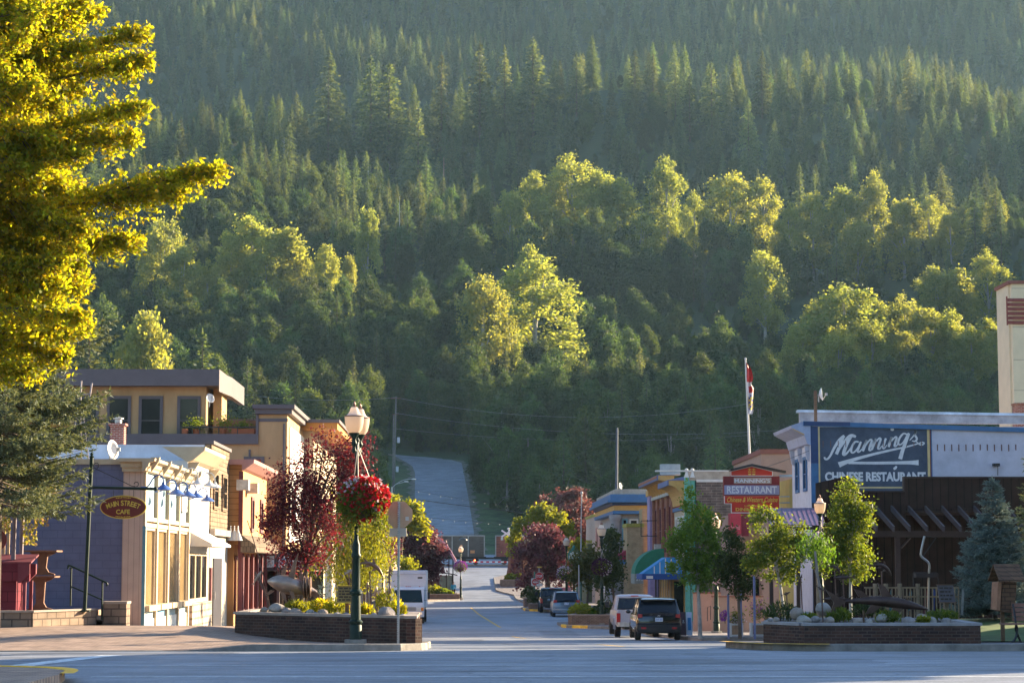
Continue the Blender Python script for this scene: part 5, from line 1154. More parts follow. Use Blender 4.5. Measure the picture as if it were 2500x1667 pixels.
def brick_planter(name, label, pts, z_top, rocks_soil=.05, m=M_DKBRICK, th=.22, cap=M_CAP):
 """closed wall of brick with coping round a bed of soil; pts counter-clockwise"""
 c = Vector((sum(p[0] for p in pts)/len(pts), sum(p[1] for p in pts)/len(pts)))
 t = thing(name, label, 'planter', (c.x, c.y, gz(c.x, c.y)))
 for i, p in enumerate(pts):
  q = pts[(i+1) % len(pts)]; d = (Vector(q)-Vector(p)); e = d.normalized()*.002
  wall_seg('brick_wall', t, (p[0]+e.x, p[1]+e.y), (q[0]-e.x, q[1]-e.y), gz(*p)-.15, z_top-.065, th, m, 1, z0b=gz(*q)-.15)
  u = d.normalized(); nrm = Vector((u.y, -u.x)); e2 = u*.03+nrm*.035
  wall_seg('coping', t, (p[0]-u.x*.03+nrm.x*.035, p[1]-u.y*.03+nrm.y*.035), (q[0]-u.x*.235, q[1]-u.y*.235), z_top-.064+.0007*i, z_top+.0007*i, th+.07, cap, 1)
 ins = [Vector(p).lerp(c, .06) for p in pts]
 obj('soil', MB().prism([(p.x, p.y) for p in ins], 'z', z_top-.3, z_top-rocks_soil), M_SOIL, t)
 return t
ZP = wz(1498, 52.0)
LP = [(wx(575, 54.6), 54.6), (wx(1015, 50.1), 50.1), (wx(1015, 50.1)+.02, 54.0), (wx(620, 58.3), 58.3)]
brick_planter('brick_planter', 'dark brick planter with boulders behind the green lamp post', LP, ZP)
def boulder(label, px, py, Y, r, seed, group, flat=.7):
 rr = random.Random(seed); p = W(px, py, Y); mb = MB(); n = 12
 M = Matrix.Rotation(rr.uniform(0, 3), 4, 'Z') @ Matrix.Rotation(rr.uniform(-.25, .25), 4, 'X')
 r *= .76; mb.ball((0, 0, 0), r*rr.uniform(.95, 1.3), r*rr.uniform(.8, 1), r*flat, n, .17, rr, M)
 o = obj('boulder', mb, mat('boulder_%d' % (seed % 3), [(.25, .20, .165), (.28, .25, .22), (.20, .175, .165)][seed % 3], .85, .35, 3, bump=.6), None, smooth=True); o.location = (p.x, p.y, p.z); tag(o, label, 'boulder', group)
 sb = o.modifiers.new('soften', 'SUBSURF'); sb.levels = 1; sb.render_levels = 1
 return o
GBL = 'boulders in the planter by the lamp post'
for i, (px, py, Y, r) in enumerate([(646, 1488, 54.6, .14), (676, 1484, 54.2, .24), (700, 1493, 54, .2), (722, 1495, 53.6, .22), (757, 1495, 53.4, .16), (770, 1500, 53.2, .14), (788, 1496, 53, .18), (823, 1501, 52.8, .15), (845, 1500, 52.4, .12), (888, 1505, 51.7, .12), (913, 1502, 51.5, .14), (943, 1498, 51.3, .33), (968, 1507, 51.0, .12), (985, 1507, 50.9, .17)]):
 boulder('largest tan boulder at the right end of the planter by the lamp post' if r > .3 else ('grey boulder standing highest at the left end of the planter by the lamp post' if r == .24 else 'rounded grey river boulder along the planter edge by the lamp post'), px, py, Y, r, i, GBL if r not in (.33, .24) else None)
def tuft(name, label, px, py, Y, r, h, m, n=260, seed=1, group=None, leaf=.16, blades=True, base=None):
 rng = np.random.default_rng(seed); p = W(px, py, Y) if base is None else Vector(base)
 t = thing(name, label, 'plant', p, 0, group); a = rng.uniform(0, 2*np.pi, n); rr = r*np.sqrt(rng.random(n)); z = h*rng.random(n)**.8*(1-.5*(rr/r)**2)
 C = np.stack([rr*np.cos(a), rr*np.sin(a), z], 1); d = np.stack([np.cos(a)*.5, np.sin(a)*.5, np.ones(n)], 1) if blades else None
 mesh_obj('foliage', fast_mesh('foliage', leaf_quads(C, leaf, rng, 0 if blades else .3, .22 if blades else .6, dirs=d), 4, m), t);
 obj('stem', MB().tube([(0, 0, -.1), (0, 0, h*.4)], .02, 5), M_BARK, t, local=True); return t
for i, (px, py, Y, r, h, m, lab) in enumerate([(725, 1492, 54.6, .3, .3, M_YGRN, 'low yellow green tuft under the whale sculpture'), (786, 1494, 54.0, .32, .34, M_GOLDL, 'rounded golden grass clump in the planter by the lamp post'), (822, 1498, 53.6, .32, .42, M_YGRN, 'bright green clump below the planter notice board'), (890, 1500, 53.2, .25, .3, M_GOLDL, 'golden tuft behind the lamp post foot'), (945, 1492, 52.8, .3, .6, M_YGRN, 'tall yellow green clump beside the largest tan boulder'), (968, 1500, 52.4, .25, .34, M_GOLDL, 'golden clump right of the largest tan boulder'), (755, 1490, 55.2, .2, .22, M_YGRN, 'small green tuft between planter boulders')]):
 tuft('plant_clump', lab, px, py, Y, r, h, m, 420, i+5)
# --- fish sculptures
def fish_mesh(L, fat=.16, bend=0.0, fins=True, hump=0):
 """salmon-like body along +x, head at +x; returns body and fin meshes"""
 n = 14; rings = [];
 def cen(t): x = (t-.5)*L; return Vector((x, 0, bend*(1-(2*t-1)**2)))
 for i in range(n+1):
  t = i/n; w = fat*L*(math.sin(math.pi*min(1, (t*.93+.045)))**.75)*(.55+.62*t if t < .7 else .98-.1*(t-.7)); c = cen(t); t2 = (cen(min(1, t+.02))-cen(max(0, t-.02))).normalized(); up = Vector((-t2.z, 0, t2.x))
  rings.append([c+up*(w*.62*math.cos(a)*(1+hump*math.sin(math.pi*t)))+Vector((0, 1, 0))*(w*.42*math.sin(a)) for a in np.linspace(0, 2*math.pi, 12, endpoint=False)])
 body = MB().loft(rings); f = MB()
 a = cen(0); tl = L*.17; th = .012*L
 t2 = (cen(.05)-cen(0)).normalized(); up = Vector((-t2.z, 0, t2.x))
 def fin(pts):
  f.v += [tuple(p+Vector((0, s*th, 0))) for s in (-1, 1) for p in pts]; k = len(pts); b = len(f.v)-2*k
  f.f.append(tuple(b+i for i in range(k))); f.f.append(tuple(b+k+i for i in reversed(range(k))))
  for i in range(k): j = (i+1) % k; f.f.append((b+j, b+i, b+k+i, b+k+j))
 fin([a+t2*L*.05, a-t2*tl+up*tl*.95, a-t2*tl*.55, a-t2*tl-up*tl*.95])
 if fins:
  for t, s, hgt in ((.52, 1, .15), (.25, 1, .07), (.40, -1, .11), (.66, -1, .13)):
   c = cen(t); w = fat*L*.5; fin([c+Vector((L*.07, 0, s*w*.8)), c+Vector((-L*.06, 0, s*w*.7)), c+Vector((-L*.12, 0, s*(w+hgt*L))), c+Vector((-L*.03, 0, s*(w+hgt*L*.75)))])
 return body, f
def fish(label, px, py, Y, L, rot, pole=True, fat=.16, bend=0, m=None, group=None, ground=None, name='fish_sculpture', zf=None):
 c = W(px, py, Y); b, f = fish_mesh(L, fat, bend); zg = ZP-.06 if ground is None else ground
 t = thing(name, label, 'sculpture', (c.x, c.y, zg), 0, group); M = Matrix.Translation((0, 0, c.z-zg)) @ (Matrix.Rotation(rot[2], 4, 'Z') @ Matrix.Rotation(rot[1], 4, 'Y') @ Matrix.Rotation(rot[0], 4, 'X'))
 for q in (b, f): q.v = [tuple(M @ Vector(v)) for v in q.v]
 obj('body', b, m or M_BRONZE, t, smooth=True, local=True); obj('fins', f, m or M_BRONZE, t, local=True)
 if pole: obj('pole', MB().tube([(0.04, 0.02, -.1), (0, 0, c.z-zg-.02)], .017, 6), mat('rusty_rod', (.12, .06, .045), .7, .3, 6), t, smooth=True, local=True)
 return t
M_BRZL = mat('pale_bronze', (.34, .25, .20), .35, .3, 3, metal=.6)
# big whale with fins on legs
c = W(714, 1432, 55.0); wh = thing('whale_sculpture', 'large bronze whale sculpture with tall fins on short legs in the planter', 'sculpture', (c.x, c.y, ZP-.06)); zc_ = c.z-ZP+.06
n = 16; rings = []
for i in range(n+1):
 t = i/n; w = .30*(math.sin(math.pi*(t*.94+.045))**.7)*(.5+.6*t if t < .72 else .93); cc_ = Vector(((.5-t)*1.25, -.25*(t-.5), zc_-.02+.16*t-.12*(1-t)**2)); rings.append([cc_+Vector((0, w*.85*math.cos(a), w*math.sin(a))) for a in np.linspace(0, 2*math.pi, 14, endpoint=False)])
obj('body', MB().loft(rings), M_BRZL, wh, smooth=True, local=True)
fm = MB()
def slab(pts, y, th=.03): fm.prism([(p[0], p[1]) for p in pts], 'y', y-th/2, y+th/2)
slab([(-.12, zc_+.2), (.06, zc_+.2), (.10, zc_+.58), (.16, zc_+.88), (.02, zc_+.62)], -.1); slab([(-.34, zc_+.16), (-.22, zc_+.2), (-.16, zc_+.5), (-.14, zc_+.62), (-.28, zc_+.42)], .12)
slab([(-.06, zc_-.1), (.06, zc_-.12), (.14, zc_-.62), (.04, zc_-.36)], -.3); slab([(-.3, zc_-.1), (-.16, zc_-.15), (-.10, zc_-.45), (-.2, zc_-.32)], -.28)
slab([(.58, zc_-.1), (.70, zc_-.2), (.74, zc_-.62), (.6, zc_-.3), (.4, zc_-.16)], 0, .05); slab([(-.72, zc_-.22), (-.56, zc_-.08), (-.46, zc_-.1), (-.6, zc_-.2)], 0, .05)
obj('fins', fm, M_BRONZE, wh, local=True)
mb = MB()
for x in (-.26, .02, .35): mb.tube([(x, 0, -.1), (x, 0, zc_-.15)], .028, 6)
obj('legs', mb, M_WOODB, wh, local=True)
mb = MB()
for x in (.3, .38, .46): mb.lathe([(.29-.13*(x-.2), -.02), (.305-.13*(x-.2), 0), (.29-.13*(x-.2), .02)], (x, .05-.2*x, zc_+.0), 14, Matrix.Rotation(math.pi/2, 4, 'Y'))
obj('band', mb, M_BRONZE, wh, local=True, smooth=True)
# leaning poles with a fish
t = thing('fish_sculpture', 'pale fish on two long leaning poles at the left end of the planter', 'sculpture', (wx(655, 55), 55, ZP-.06))
mb = MB()
for a, b, r in (((662, 1492), (604, 1270), .012), ((660, 1490), (622, 1395), .028), ((655, 1485), (632, 1405), .022)): mb.tube(smooth_pts([W(*a, 55), W((a[0]+b[0])/2+4, (a[1]+b[1])/2, 55), W(*b, 55)], 5), r, 6)
obj('poles', mb, mat('rusty_rod', (.12, .06, .045), .7, .3, 6), t, smooth=True)
b, f = fish_mesh(.36, .22); M = Matrix.Translation(W(629, 1408, 55)) @ Matrix.Rotation(R(-60), 4, 'Y')
for q, nm in ((b, 'body'), (f, 'fins')): q.v = [tuple(M @ Vector(v)) for v in q.v]; obj(nm, q, M_BRZL, t, smooth=(nm == 'body'))
fish('small pale fish on a short rod left of the planter notice board', 803, 1462, 54.2, .30, (0, R(10), R(180)), m=M_BRZL)
fish('pale fish among stems just left of the green lamp post', 852, 1396, 54.8, .32, (0, R(-30), 0), m=M_BRZL, fat=.24)
fish('arched dolphin like sculpture leaping right of the green lamp post', 903, 1392, 53.4, .72, (0, R(25), 0), bend=.16, fat=.13)
fish('slim upright fish sculpture beside the stop sign pole', 951, 1397, 52.6, .42, (0, R(-82), 0), fat=.13)
fish('upright pale fish low behind the stop sign pole', 950, 1442, 52.7, .30, (0, R(-80), 0), m=M_BRZL, fat=.2)
fish('small upright fish bud on a rod right of the lamp post', 897, 1432, 53.0, .26, (0, R(-88), 0), fat=.2)
fish('pale upright fish on a square frame in the planter', 918, 1445, 53.6, .30, (0, R(-85), 0), m=M_BRZL, fat=.22)
def reading_board(name, label, px0, px1, py0, py1, Y, ground, rows=5, post=M_WOODB, th=.04, slant=.12, face=None):
 t = thing(name, label, 'notice board', (wx((px0+px1)/2, Y), Y, ground)); x0, x1, z0, z1 = wx(px0, Y), wx(px1, Y), wz(py1, Y), wz(py0, Y)
 p = obj('panel', MB().prism([(Y-slant, z0), (Y+slant, z1), (Y+slant+th, z1), (Y-slant+th, z0)], 'x', x0, x1), face or mat('gilt_panel', (.20, .12, .03), .5, .2, 5), t)
 mb = MB(); rr = random.Random(px0); H = z1-z0
 for i in range(rows):
  z = z1-H*(i+.8)/(rows+.6); x = x0+.04; y = Y-slant+2*slant*(z-z0)/H-.006
  while x < x1-.1: l = rr.uniform(.04, .12); mb.box(x, min(x+l, x1-.04), y-.004, y+.004, z-.02, z+.02); x += l+.025
 obj('lettering', mb, mat('panel_ink', (.05, .03, .015), .7), p)
 mb = MB().box(x0-.02, x0-.001, Y-slant-.02, Y-slant+th, z0-.02, z0+.02).box(x0-.02, x1+.02, Y-slant-.02, Y-slant+th+.01, z0-.025, z0-.001).box(x0-.02, x1+.02, Y+slant-.02, Y+slant+th, z1+.001, z1+.02); obj('frame', mb, M_GOLD if face is None else M_WOODB, t)
 xc = (x0+x1)/2; obj('post', MB().box(xc-.05, xc+.05, Y-.01, Y+.08, ground-.1, z0+.12), post, t); return t
reading_board('notice_board', 'gilded reading board on a post behind the green lamp post', 824, 872, 1430, 1469, 53.0, ZP-.06)
# ------------------------------------------------------------ street lamps
M_GLOBE = leaf_mat('opal_globe', [(.50, .37, .18)], trans=.5, tcol=(1.3, 1.1, .8), rough=.3)
def lamp_post(label, loc, arms='y', sc=1.0, rz=0.0):
 t = thing('street_lamp', label, 'street lamp', loc, rz, 'green street lamps'); t.scale = (sc,)*3
 pr = [(.15, .10), (.15, .43), (.135, .45), (.17, .50), (.17, .53), (.125, .57), (.112, 1.14), (.155, 1.19), (.155, 1.24), (.10, 1.30), (.105, 1.5), (.092, 2.02), (.12, 2.07), (.12, 2.11), (.095, 2.15), (.092, 2.36), (.07, 2.42), (.05, 2.5), (.047, 4.45), (.07, 4.50), (.05, 4.56), (.085, 4.66), (.05, 4.76), (.08, 4.85), (.04, 4.93)]
 obj('column', MB().lathe(pr, (0, 0, 0), 16), M_GREENM, t, smooth=True, local=True)
 obj('plinth', MB().prism([(.27*math.cos(a), .27*math.sin(a)) for a in np.linspace(math.pi/8, 2*math.pi+math.pi/8, 8, endpoint=False)], 'z', -.12, .1), M_CONC, t, local=True)
 obj('crossarm', MB().tube(smooth_pts([Vector((.0, -.34, 4.72)), Vector((0, -.2, 4.6)), Vector((0, 0, 4.62)), Vector((0, .2, 4.6)), Vector((0, .34, 4.72))], 4), .03, 8), M_GREENM, t, smooth=True, local=True)
 for sgn in (-1, 1):
  y = .34*sgn
  obj('lamp_holder', MB().lathe([(.03, 4.55), (.06, 4.6), (.035, 4.68), (.075, 4.78), (.045, 4.86), (.06, 4.92), (.125, 5.0), (.135, 5.03)], (0, y, 0), 14), M_GREENM, t, smooth=True, local=True)
  gb = obj('globe', MB().lathe([(.13, 5.03), (.19, 5.12), (.225, 5.28), (.235, 5.42), (.20, 5.445), (.15, 5.49), (.11, 5.56), (.095, 5.62), (.07, 5.65)], (0, y, 0), 18), M_GLOBE, t, smooth=True, local=True)
  obj('band', MB().lathe([(.238, 5.415), (.245, 5.43), (.238, 5.445)], (0, y, 0), 18), mat('globe_bronze_rim', (.20, .10, .07), .4, .2, 4, metal=.5), gb, smooth=True, local=True)
  obj('finial', MB().lathe([(.07, 5.645), (.075, 5.66), (.03, 5.68), (.04, 5.72), (.008, 5.79)], (0, y, 0), 10), mat('globe_bronze_rim', (.2, .1, .07), .4), gb, smooth=True, local=True)
 return t
YL1 = 49.9; lamp1 = lamp_post('green street lamp at the near left corner with the red flower basket', (wx(868, YL1, 1563), YL1, gz(wx(868, YL1), YL1)), rz=R(-9), sc=.965)
def lamp_copy(label, px, Y, z=None, sc=1.0):
 x = wx(px, Y); return dup(lamp1, (x, Y, gz(x, Y) if z is None else z), R(-9), label, scale=sc)
lamp_copy('green street lamp beside the bus shelter with the bright purple basket', 1125, 226, sc=.97)
lamp_copy('green street lamp with the white and purple basket behind the airy green tree', 1748, 104)
lamp_copy('green street lamp standing in the brick planter gap with the dark purple basket', 1469, 122.5)
lamp_copy('green street lamp rising behind the street clock', 1383, 172)
lamp_copy('green street lamp with two globes between the bright maples', 2004, 73, sc=.84)
def basket(label, px, py, Y, r, cols, trail=0, group='hanging flower baskets', n=2600, rope=None, seed=3):
 """cols: list of (material, count, name, (x bias, z bias))"""
 c = W(px, py, Y); t = thing('flower_basket', label, 'flower basket', (c.x, c.y, c.z-r), 0, group); rng = np.random.default_rng(seed); k = np.array((0, 0, r))
 d = rng.normal(size=(n, 3)); d /= np.linalg.norm(d, axis=1)[:, None]; C = d*r*rng.uniform(.45, 1.0, n)[:, None]*np.array((1, 1, .82))+k
 if trail:
  m_ = int(n*.5); a = rng.uniform(0, 2*np.pi, m_); rr = r*rng.uniform(.5, 1.0, m_); C2 = np.stack([rr*np.cos(a), rr*np.sin(a), -rng.random(m_)**1.2*trail*(.6+.4*np.cos(3*a+1))], 1)+k*np.array((1, 1, .9)); C = np.concatenate([C, C2])
 mesh_obj('foliage', fast_mesh('foliage', leaf_quads(C, .075, rng, .2, .6), 4, leaf_mat('basket_leaves', [(.05, .075, .015), (.10, .13, .02), (.17, .18, .03)], trans=.42, tcol=(2, 1.8, .6))), t)
 for (m, cnt, nm, bx, bz) in cols:
  d = rng.normal(size=(cnt*3, 3)); d /= np.linalg.norm(d, axis=1)[:, None]; sc_ = d[:, 0]*bx+d[:, 2]*bz+rng.normal(size=cnt*3)*.35; idx = np.argsort(-sc_)[:cnt]; d = d[idx]
  P = d*r*rng.uniform(.92, 1.06, cnt)[:, None]*np.array((1, 1, .85))+k; Q = []
  for j in range(3): Q.append(leaf_quads(P+rng.normal(size=P.shape)*.018, .075, rng, .0, .95))
  mesh_obj(nm, fast_mesh(nm, np.concatenate(Q), 4, m), t)
 obj('pot', MB().lathe([(.05, r*.25), (r*.45, r*.45), (r*.62, r*.95), (r*.6, r*.95)], (0, 0, 0), 14), mat('basket_liner', (.06, .045, .03), .9), t, local=True, smooth=True)
 if rope:
  q = W(rope[0], rope[1], Y)-c+Vector((0, 0, r)); mb = MB()
  for a in (0.3, 2.4, 4.5): mb.tube([(r*.6*math.cos(a), r*.6*math.sin(a), r), tuple(q)], .011, 5)
  mb.tube([tuple(q), tuple(q+Vector((0, .36, .12)))], .015, 5); obj('chain', mb, mat('pale_chain', (.35, .30, .26), .5, .2, 4, metal=.4), t, local=True)
 return t
M_FRED = leaf_mat('red_petals', [(.42, .008, .012), (.55, .015, .02), (.32, .006, .015)], trans=.35)
M_FWHT = leaf_mat('white_petals', [(.6, .52, .55), (.7, .62, .62), (.6, .35, .4)], trans=.35)
M_FPUR = leaf_mat('purple_petals', [(.22, .03, .25), (.32, .07, .38), (.16, .02, .2)], trans=.35)
M_FDRK = leaf_mat('dark_purple_petals', [(.045, .01, .03), (.07, .015, .05), (.03, .008, .02)], trans=.3)
basket('big flower basket of red and white petunias on the near lamp post', 885, 1218, 49.45, .60, [(M_FRED, 620, 'red_flowers', .35, .25), (M_FWHT, 90, 'white_flowers', .15, .8)], trail=.78, n=6400, rope=(873, 1090))
basket('bright purple flower basket on the lamp by the bus shelter', 1124, 1383, 225.6, .72, [(M_FPUR, 500, 'purple_flowers', 0, .4)], trail=.6, n=1500, rope=(1125, 1362), seed=4)
basket('white and purple flower basket on the lamp behind the green tree', 1727, 1373, 103.4, .62, [(M_FWHT, 260, 'white_flowers', -.2, .9), (M_FPUR, 160, 'purple_flowers', -.4, -.6)], trail=.5, n=2600, rope=(1738, 1335), seed=5)
basket('dark purple flower basket with white sprays on the lamp in the planter gap', 1470, 1384, 122.0, .58, [(M_FDRK, 560, 'purple_flowers', -.2, .2), (M_FWHT, 60, 'white_flowers', 1, -.4)], trail=.2, n=1500, rope=(1470, 1345), seed=6)
basket('cream flower basket on the lamp behind the street clock', 1380, 1400, 171.5, .72, [(M_FWHT, 160, 'white_flowers', 0, .9), (M_FPUR, 40, 'purple_flowers', -1, 0)], trail=.4, n=1500, rope=(1382, 1375), seed=7)
basket('pale flower basket hanging below the twin globes between the maples', 2006, 1322, 72.5, .38, [(M_FWHT, 160, 'white_flowers', 0, .8)], trail=.25, n=900, rope=(2004, 1275), seed=8)
# ------------------------------------------------------------ the stop sign seen from behind
YSs = 50.0; xs = wx(973, YSs); zb = gz(xs, YSs)
st = thing('stop_sign', 'back of an octagonal stop sign on a perforated steel post', 'sign', (xs, YSs, zb))
def octa(cx, cz, r): return [(cx+r*math.cos(a), cz+r*math.sin(a)) for a in np.linspace(math.pi/8, 2*math.pi+math.pi/8, 8, endpoint=False)]
c = W(974, 1256, YSs); obj('plate', MB().prism(octa(c.x, c.z, .335), 'y', YSs+.035, YSs+.05), mat('bare_aluminium', (.52, .34, .21), .5, .15, 2.5, metal=.25), st)
c2 = W(971.5, 1299, YSs); obj('tab_plate', MB().box(c2.x-.2, c2.x+.2, YSs+.036, YSs+.05, c2.z-.1, c2.z+.1), mat('bare_aluminium_tab', (.5, .42, .36), .42, .15, 2.5, metal=.55), st, bevel=.01)
zt_ = W(974, 1224, YSs).z
obj('post', MB().box(xs-.028, xs-.006, YSs-.028, YSs+.03, zb-.1, zt_).box(xs-.0055, xs+.028, YSs-.012, YSs+.03, zb-.1, zt_-.001), M_GALV, st)
mb = MB(); z = zb+.1
while z < zt_-.03: mb.box(xs-.022, xs-.012, YSs-.0295, YSs-.0275, z-.011, z+.011); z += .052
obj('holes', mb, M_BLACK, st)
c3 = W(994, 1266, YSs); obj('sticker', MB().box(c3.x-.04, c3.x+.04, YSs+.032, YSs+.0345, c3.z-.04, c3.z+.05), mat('sticker', (.5, .48, .42), .6), st)
# ------------------------------------------------------------ street trees and spruces
def gxy(px, Y): x = wx(px, Y); return (x, Y, gz(x, Y))
plum = street_tree('plum_tree', 'purple leaved plum tree behind the whale sculpture', 'tree', (wx(733, 56), 56, ZP-.1), [(700, 1270, 58, 85), (755, 1190, 66, 85), (835, 1125, 58, 62), (790, 1290, 66, 85), (690, 1185, 36, 60), (850, 1195, 44, 62), (718, 1345, 42, 42), (872, 1085, 30, 34), (800, 1075, 34, 34), (760, 1360, 40, 36), (655, 1290, 26, 46), (900, 1150, 20, 40), (735, 1115, 30, 36)], 56, 15000, .088, M_PURP, M_BARK, trunk_r=.075, seed=21, shell=.25, aspect=.5, limbs=16, clump_r=.2)
street_tree('willow_tree', 'weeping yellow green tree behind the purple plum', 'tree', gxy(845, 70), [(830, 1290, 62, 85), (890, 1260, 55, 75), (795, 1365, 48, 60), (860, 1380, 60, 60), (910, 1345, 50, 70), (780, 1300, 34, 60), (925, 1290, 36, 44)], 70, 9000, .13, M_YGRN, M_BARK, trunk_r=.09, seed=22, aspect=.3, hang=True, shell=.3)
street_tree('ash_tree', 'small yellow green tree left of the white truck', 'tree', gxy(890, 84), [(900, 1390, 55, 45), (860, 1405, 40, 40), (895, 1375, 30, 36)], 84, 3500, .14, M_YGRN, M_BARK, trunk_r=.06, seed=23, aspect=.35)
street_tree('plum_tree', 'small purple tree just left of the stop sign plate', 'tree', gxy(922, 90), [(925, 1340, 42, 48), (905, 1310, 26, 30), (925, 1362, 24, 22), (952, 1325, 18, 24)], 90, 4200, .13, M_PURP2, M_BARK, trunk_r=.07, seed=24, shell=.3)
street_tree('ash_tree', 'bright yellow green crown showing behind the stop sign', 'tree', gxy(985, 160), [(960, 1250, 40, 45), (1000, 1262, 32, 40), (1028, 1285, 20, 26), (940, 1275, 26, 36)], 160, 4200, .30, M_YGRN, M_BARK, trunk_r=.12, seed=25, shell=.35)
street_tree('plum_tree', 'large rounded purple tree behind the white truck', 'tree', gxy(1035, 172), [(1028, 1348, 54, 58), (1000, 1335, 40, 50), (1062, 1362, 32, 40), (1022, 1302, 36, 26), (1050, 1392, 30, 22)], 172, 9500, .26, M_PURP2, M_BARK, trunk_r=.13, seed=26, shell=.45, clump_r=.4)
street_tree('ash_tree', 'low yellow shrubby tree between the truck and the purple tree', 'tree', gxy(985, 150), [(985, 1378, 28, 16), (1000, 1384, 16, 12)], 150, 900, .2, M_YGRN, M_BARK, trunk_r=.05, seed=27)
# right side
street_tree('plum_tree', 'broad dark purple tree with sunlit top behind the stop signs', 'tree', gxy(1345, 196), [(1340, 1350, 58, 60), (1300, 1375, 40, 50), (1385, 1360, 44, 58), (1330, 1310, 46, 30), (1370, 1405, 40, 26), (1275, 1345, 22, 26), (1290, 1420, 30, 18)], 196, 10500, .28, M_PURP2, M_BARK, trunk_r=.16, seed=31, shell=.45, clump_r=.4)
street_tree('ash_tree', 'bright yellow green tree between the two purple trees', 'tree', gxy(1335, 206), [(1325, 1262, 34, 30), (1300, 1285, 24, 24), (1360, 1280, 28, 28), (1265, 1290, 16, 26), (1384, 1300, 14, 22), (1252, 1330, 16, 30)], 206, 5200, .32, M_YGRN, M_BARK, trunk_r=.12, seed=32, shell=.35)
street_tree('ash_tree', 'small yellow green tree beside the white pole', 'tree', gxy(1412, 188), [(1410, 1335, 16, 26), (1402, 1350, 12, 16)], 188, 900, .26, M_YGRN, M_BARK, trunk_r=.06, seed=33)
street_tree('plum_tree', 'tall pinkish purple tree behind the white pole', 'tree', gxy(1390, 240), [(1385, 1245, 70, 50), (1420, 1275, 44, 56), (1345, 1240, 36, 30), (1390, 1320, 50, 50), (1400, 1215, 32, 20)], 240, 9000, .36, leaf_mat('bronze_plum_leaves', [(.075, .035, .035), (.12, .06, .055), (.05, .02, .024)], trans=.36, tcol=(2.4, 1.7, 1.5)), M_BARK, trunk_r=.2, seed=34, shell=.5, clump_r=.45)
street_tree('street_tree', 'dark leafy tree beside the lamp with the dark purple basket', 'tree', gxy(1500, 128), [(1492, 1335, 18, 40), (1490, 1385, 26, 40), (1498, 1400, 20, 40), (1478, 1420, 22, 34)], 128, 3600, .2, M_DGRN, M_BARK, trunk_r=.08, seed=35)
street_tree('street_tree', 'olive leafy tree behind the street clock and sign pole', 'tree', gxy(1432, 160), [(1430, 1375, 36, 40), (1445, 1400, 30, 34), (1410, 1405, 24, 30), (1450, 1360, 20, 22)], 160, 3600, .24, leaf_mat('olive_leaves', [(.06, .07, .016), (.09, .09, .02), (.05, .055, .016)], trans=.4, tcol=(2, 1.7, .6)), M_BARK, trunk_r=.08, seed=36)
ginkgo = street_tree('ginkgo_tree', 'airy bright green tree with slim trunk right of the black car', 'tree', gxy(1708, 82), [(1690, 1215, 24, 40), (1700, 1270, 42, 48), (1680, 1320, 50, 40), (1740, 1320, 38, 50), (1670, 1375, 42, 30), (1720, 1385, 48, 36), (1650, 1330, 26, 30), (1756, 1370, 22, 36), (1695, 1420, 44, 26)], 82, 9000, .12, M_GINK, M_BARKG, trunk_r=.075, seed=41, shell=.15, clump_r=.17, limbs=18)
street_tree('ash_tree', 'yellow sunlit twig crown beside the dark brick wall', 'tree', gxy(1742, 112), [(1732, 1262, 16, 12), (1744, 1272, 12, 10), (1720, 1258, 8, 8)], 112, 520, .17, M_YGRN, M_BARK, trunk_r=.03, seed=42)
street_tree('street_tree', 'dark round headed tree on a straight stem between lamp and maple', 'tree', gxy(1805, 80), [(1800, 1360, 44, 50), (1775, 1395, 34, 46), (1825, 1395, 34, 46), (1800, 1425, 40, 36), (1790, 1320, 26, 30)], 80, 5600, .11, M_DGRN, M_BARK, trunk_r=.06, seed=43, clump_r=.16)
street_tree('maple_tree', 'sunlit yellow green maple with pointed top branches', 'tree', gxy(1918, 70), [(1890, 1265, 28, 34), (1850, 1262, 20, 32), (1898, 1310, 40, 36), (1860, 1330, 36, 34), (1950, 1320, 24, 40), (1890, 1360, 52, 36), (1845, 1375, 28, 34), (1930, 1370, 34, 32), (1910, 1405, 40, 24), (1955, 1275, 8, 22)], 70, 7200, .10, M_GRNL, M_BARKG, trunk_r=.055, seed=44, shell=.25, clump_r=.15, limbs=14)
street_tree('maple_tree', 'tall rounded green maple in front of the painted sign', 'tree', gxy(2075, 70), [(2075, 1195, 26, 40), (2070, 1245, 46, 46), (2095, 1290, 42, 46), (2045, 1310, 40, 44), (2085, 1345, 48, 42), (2030, 1365, 38, 36), (2100, 1390, 42, 34), (2115, 1255, 18, 30)], 70, 9500, .10, M_GRNL, M_BARKG, trunk_r=.06, seed=45, shell=.35, clump_r=.17, limbs=12)
street_tree('sumac_shrub', 'drooping bright green shrub between the two maples', 'shrub', (wx(1995, 63), 63, gz(wx(1995, 63), 63)), [(1985, 1325, 24, 18), (2000, 1345, 22, 16), (1975, 1345, 16, 14)], 63, 1100, .12, M_GINK, M_BARK, trunk_r=.03, seed=46, hang=True, aspect=.35)
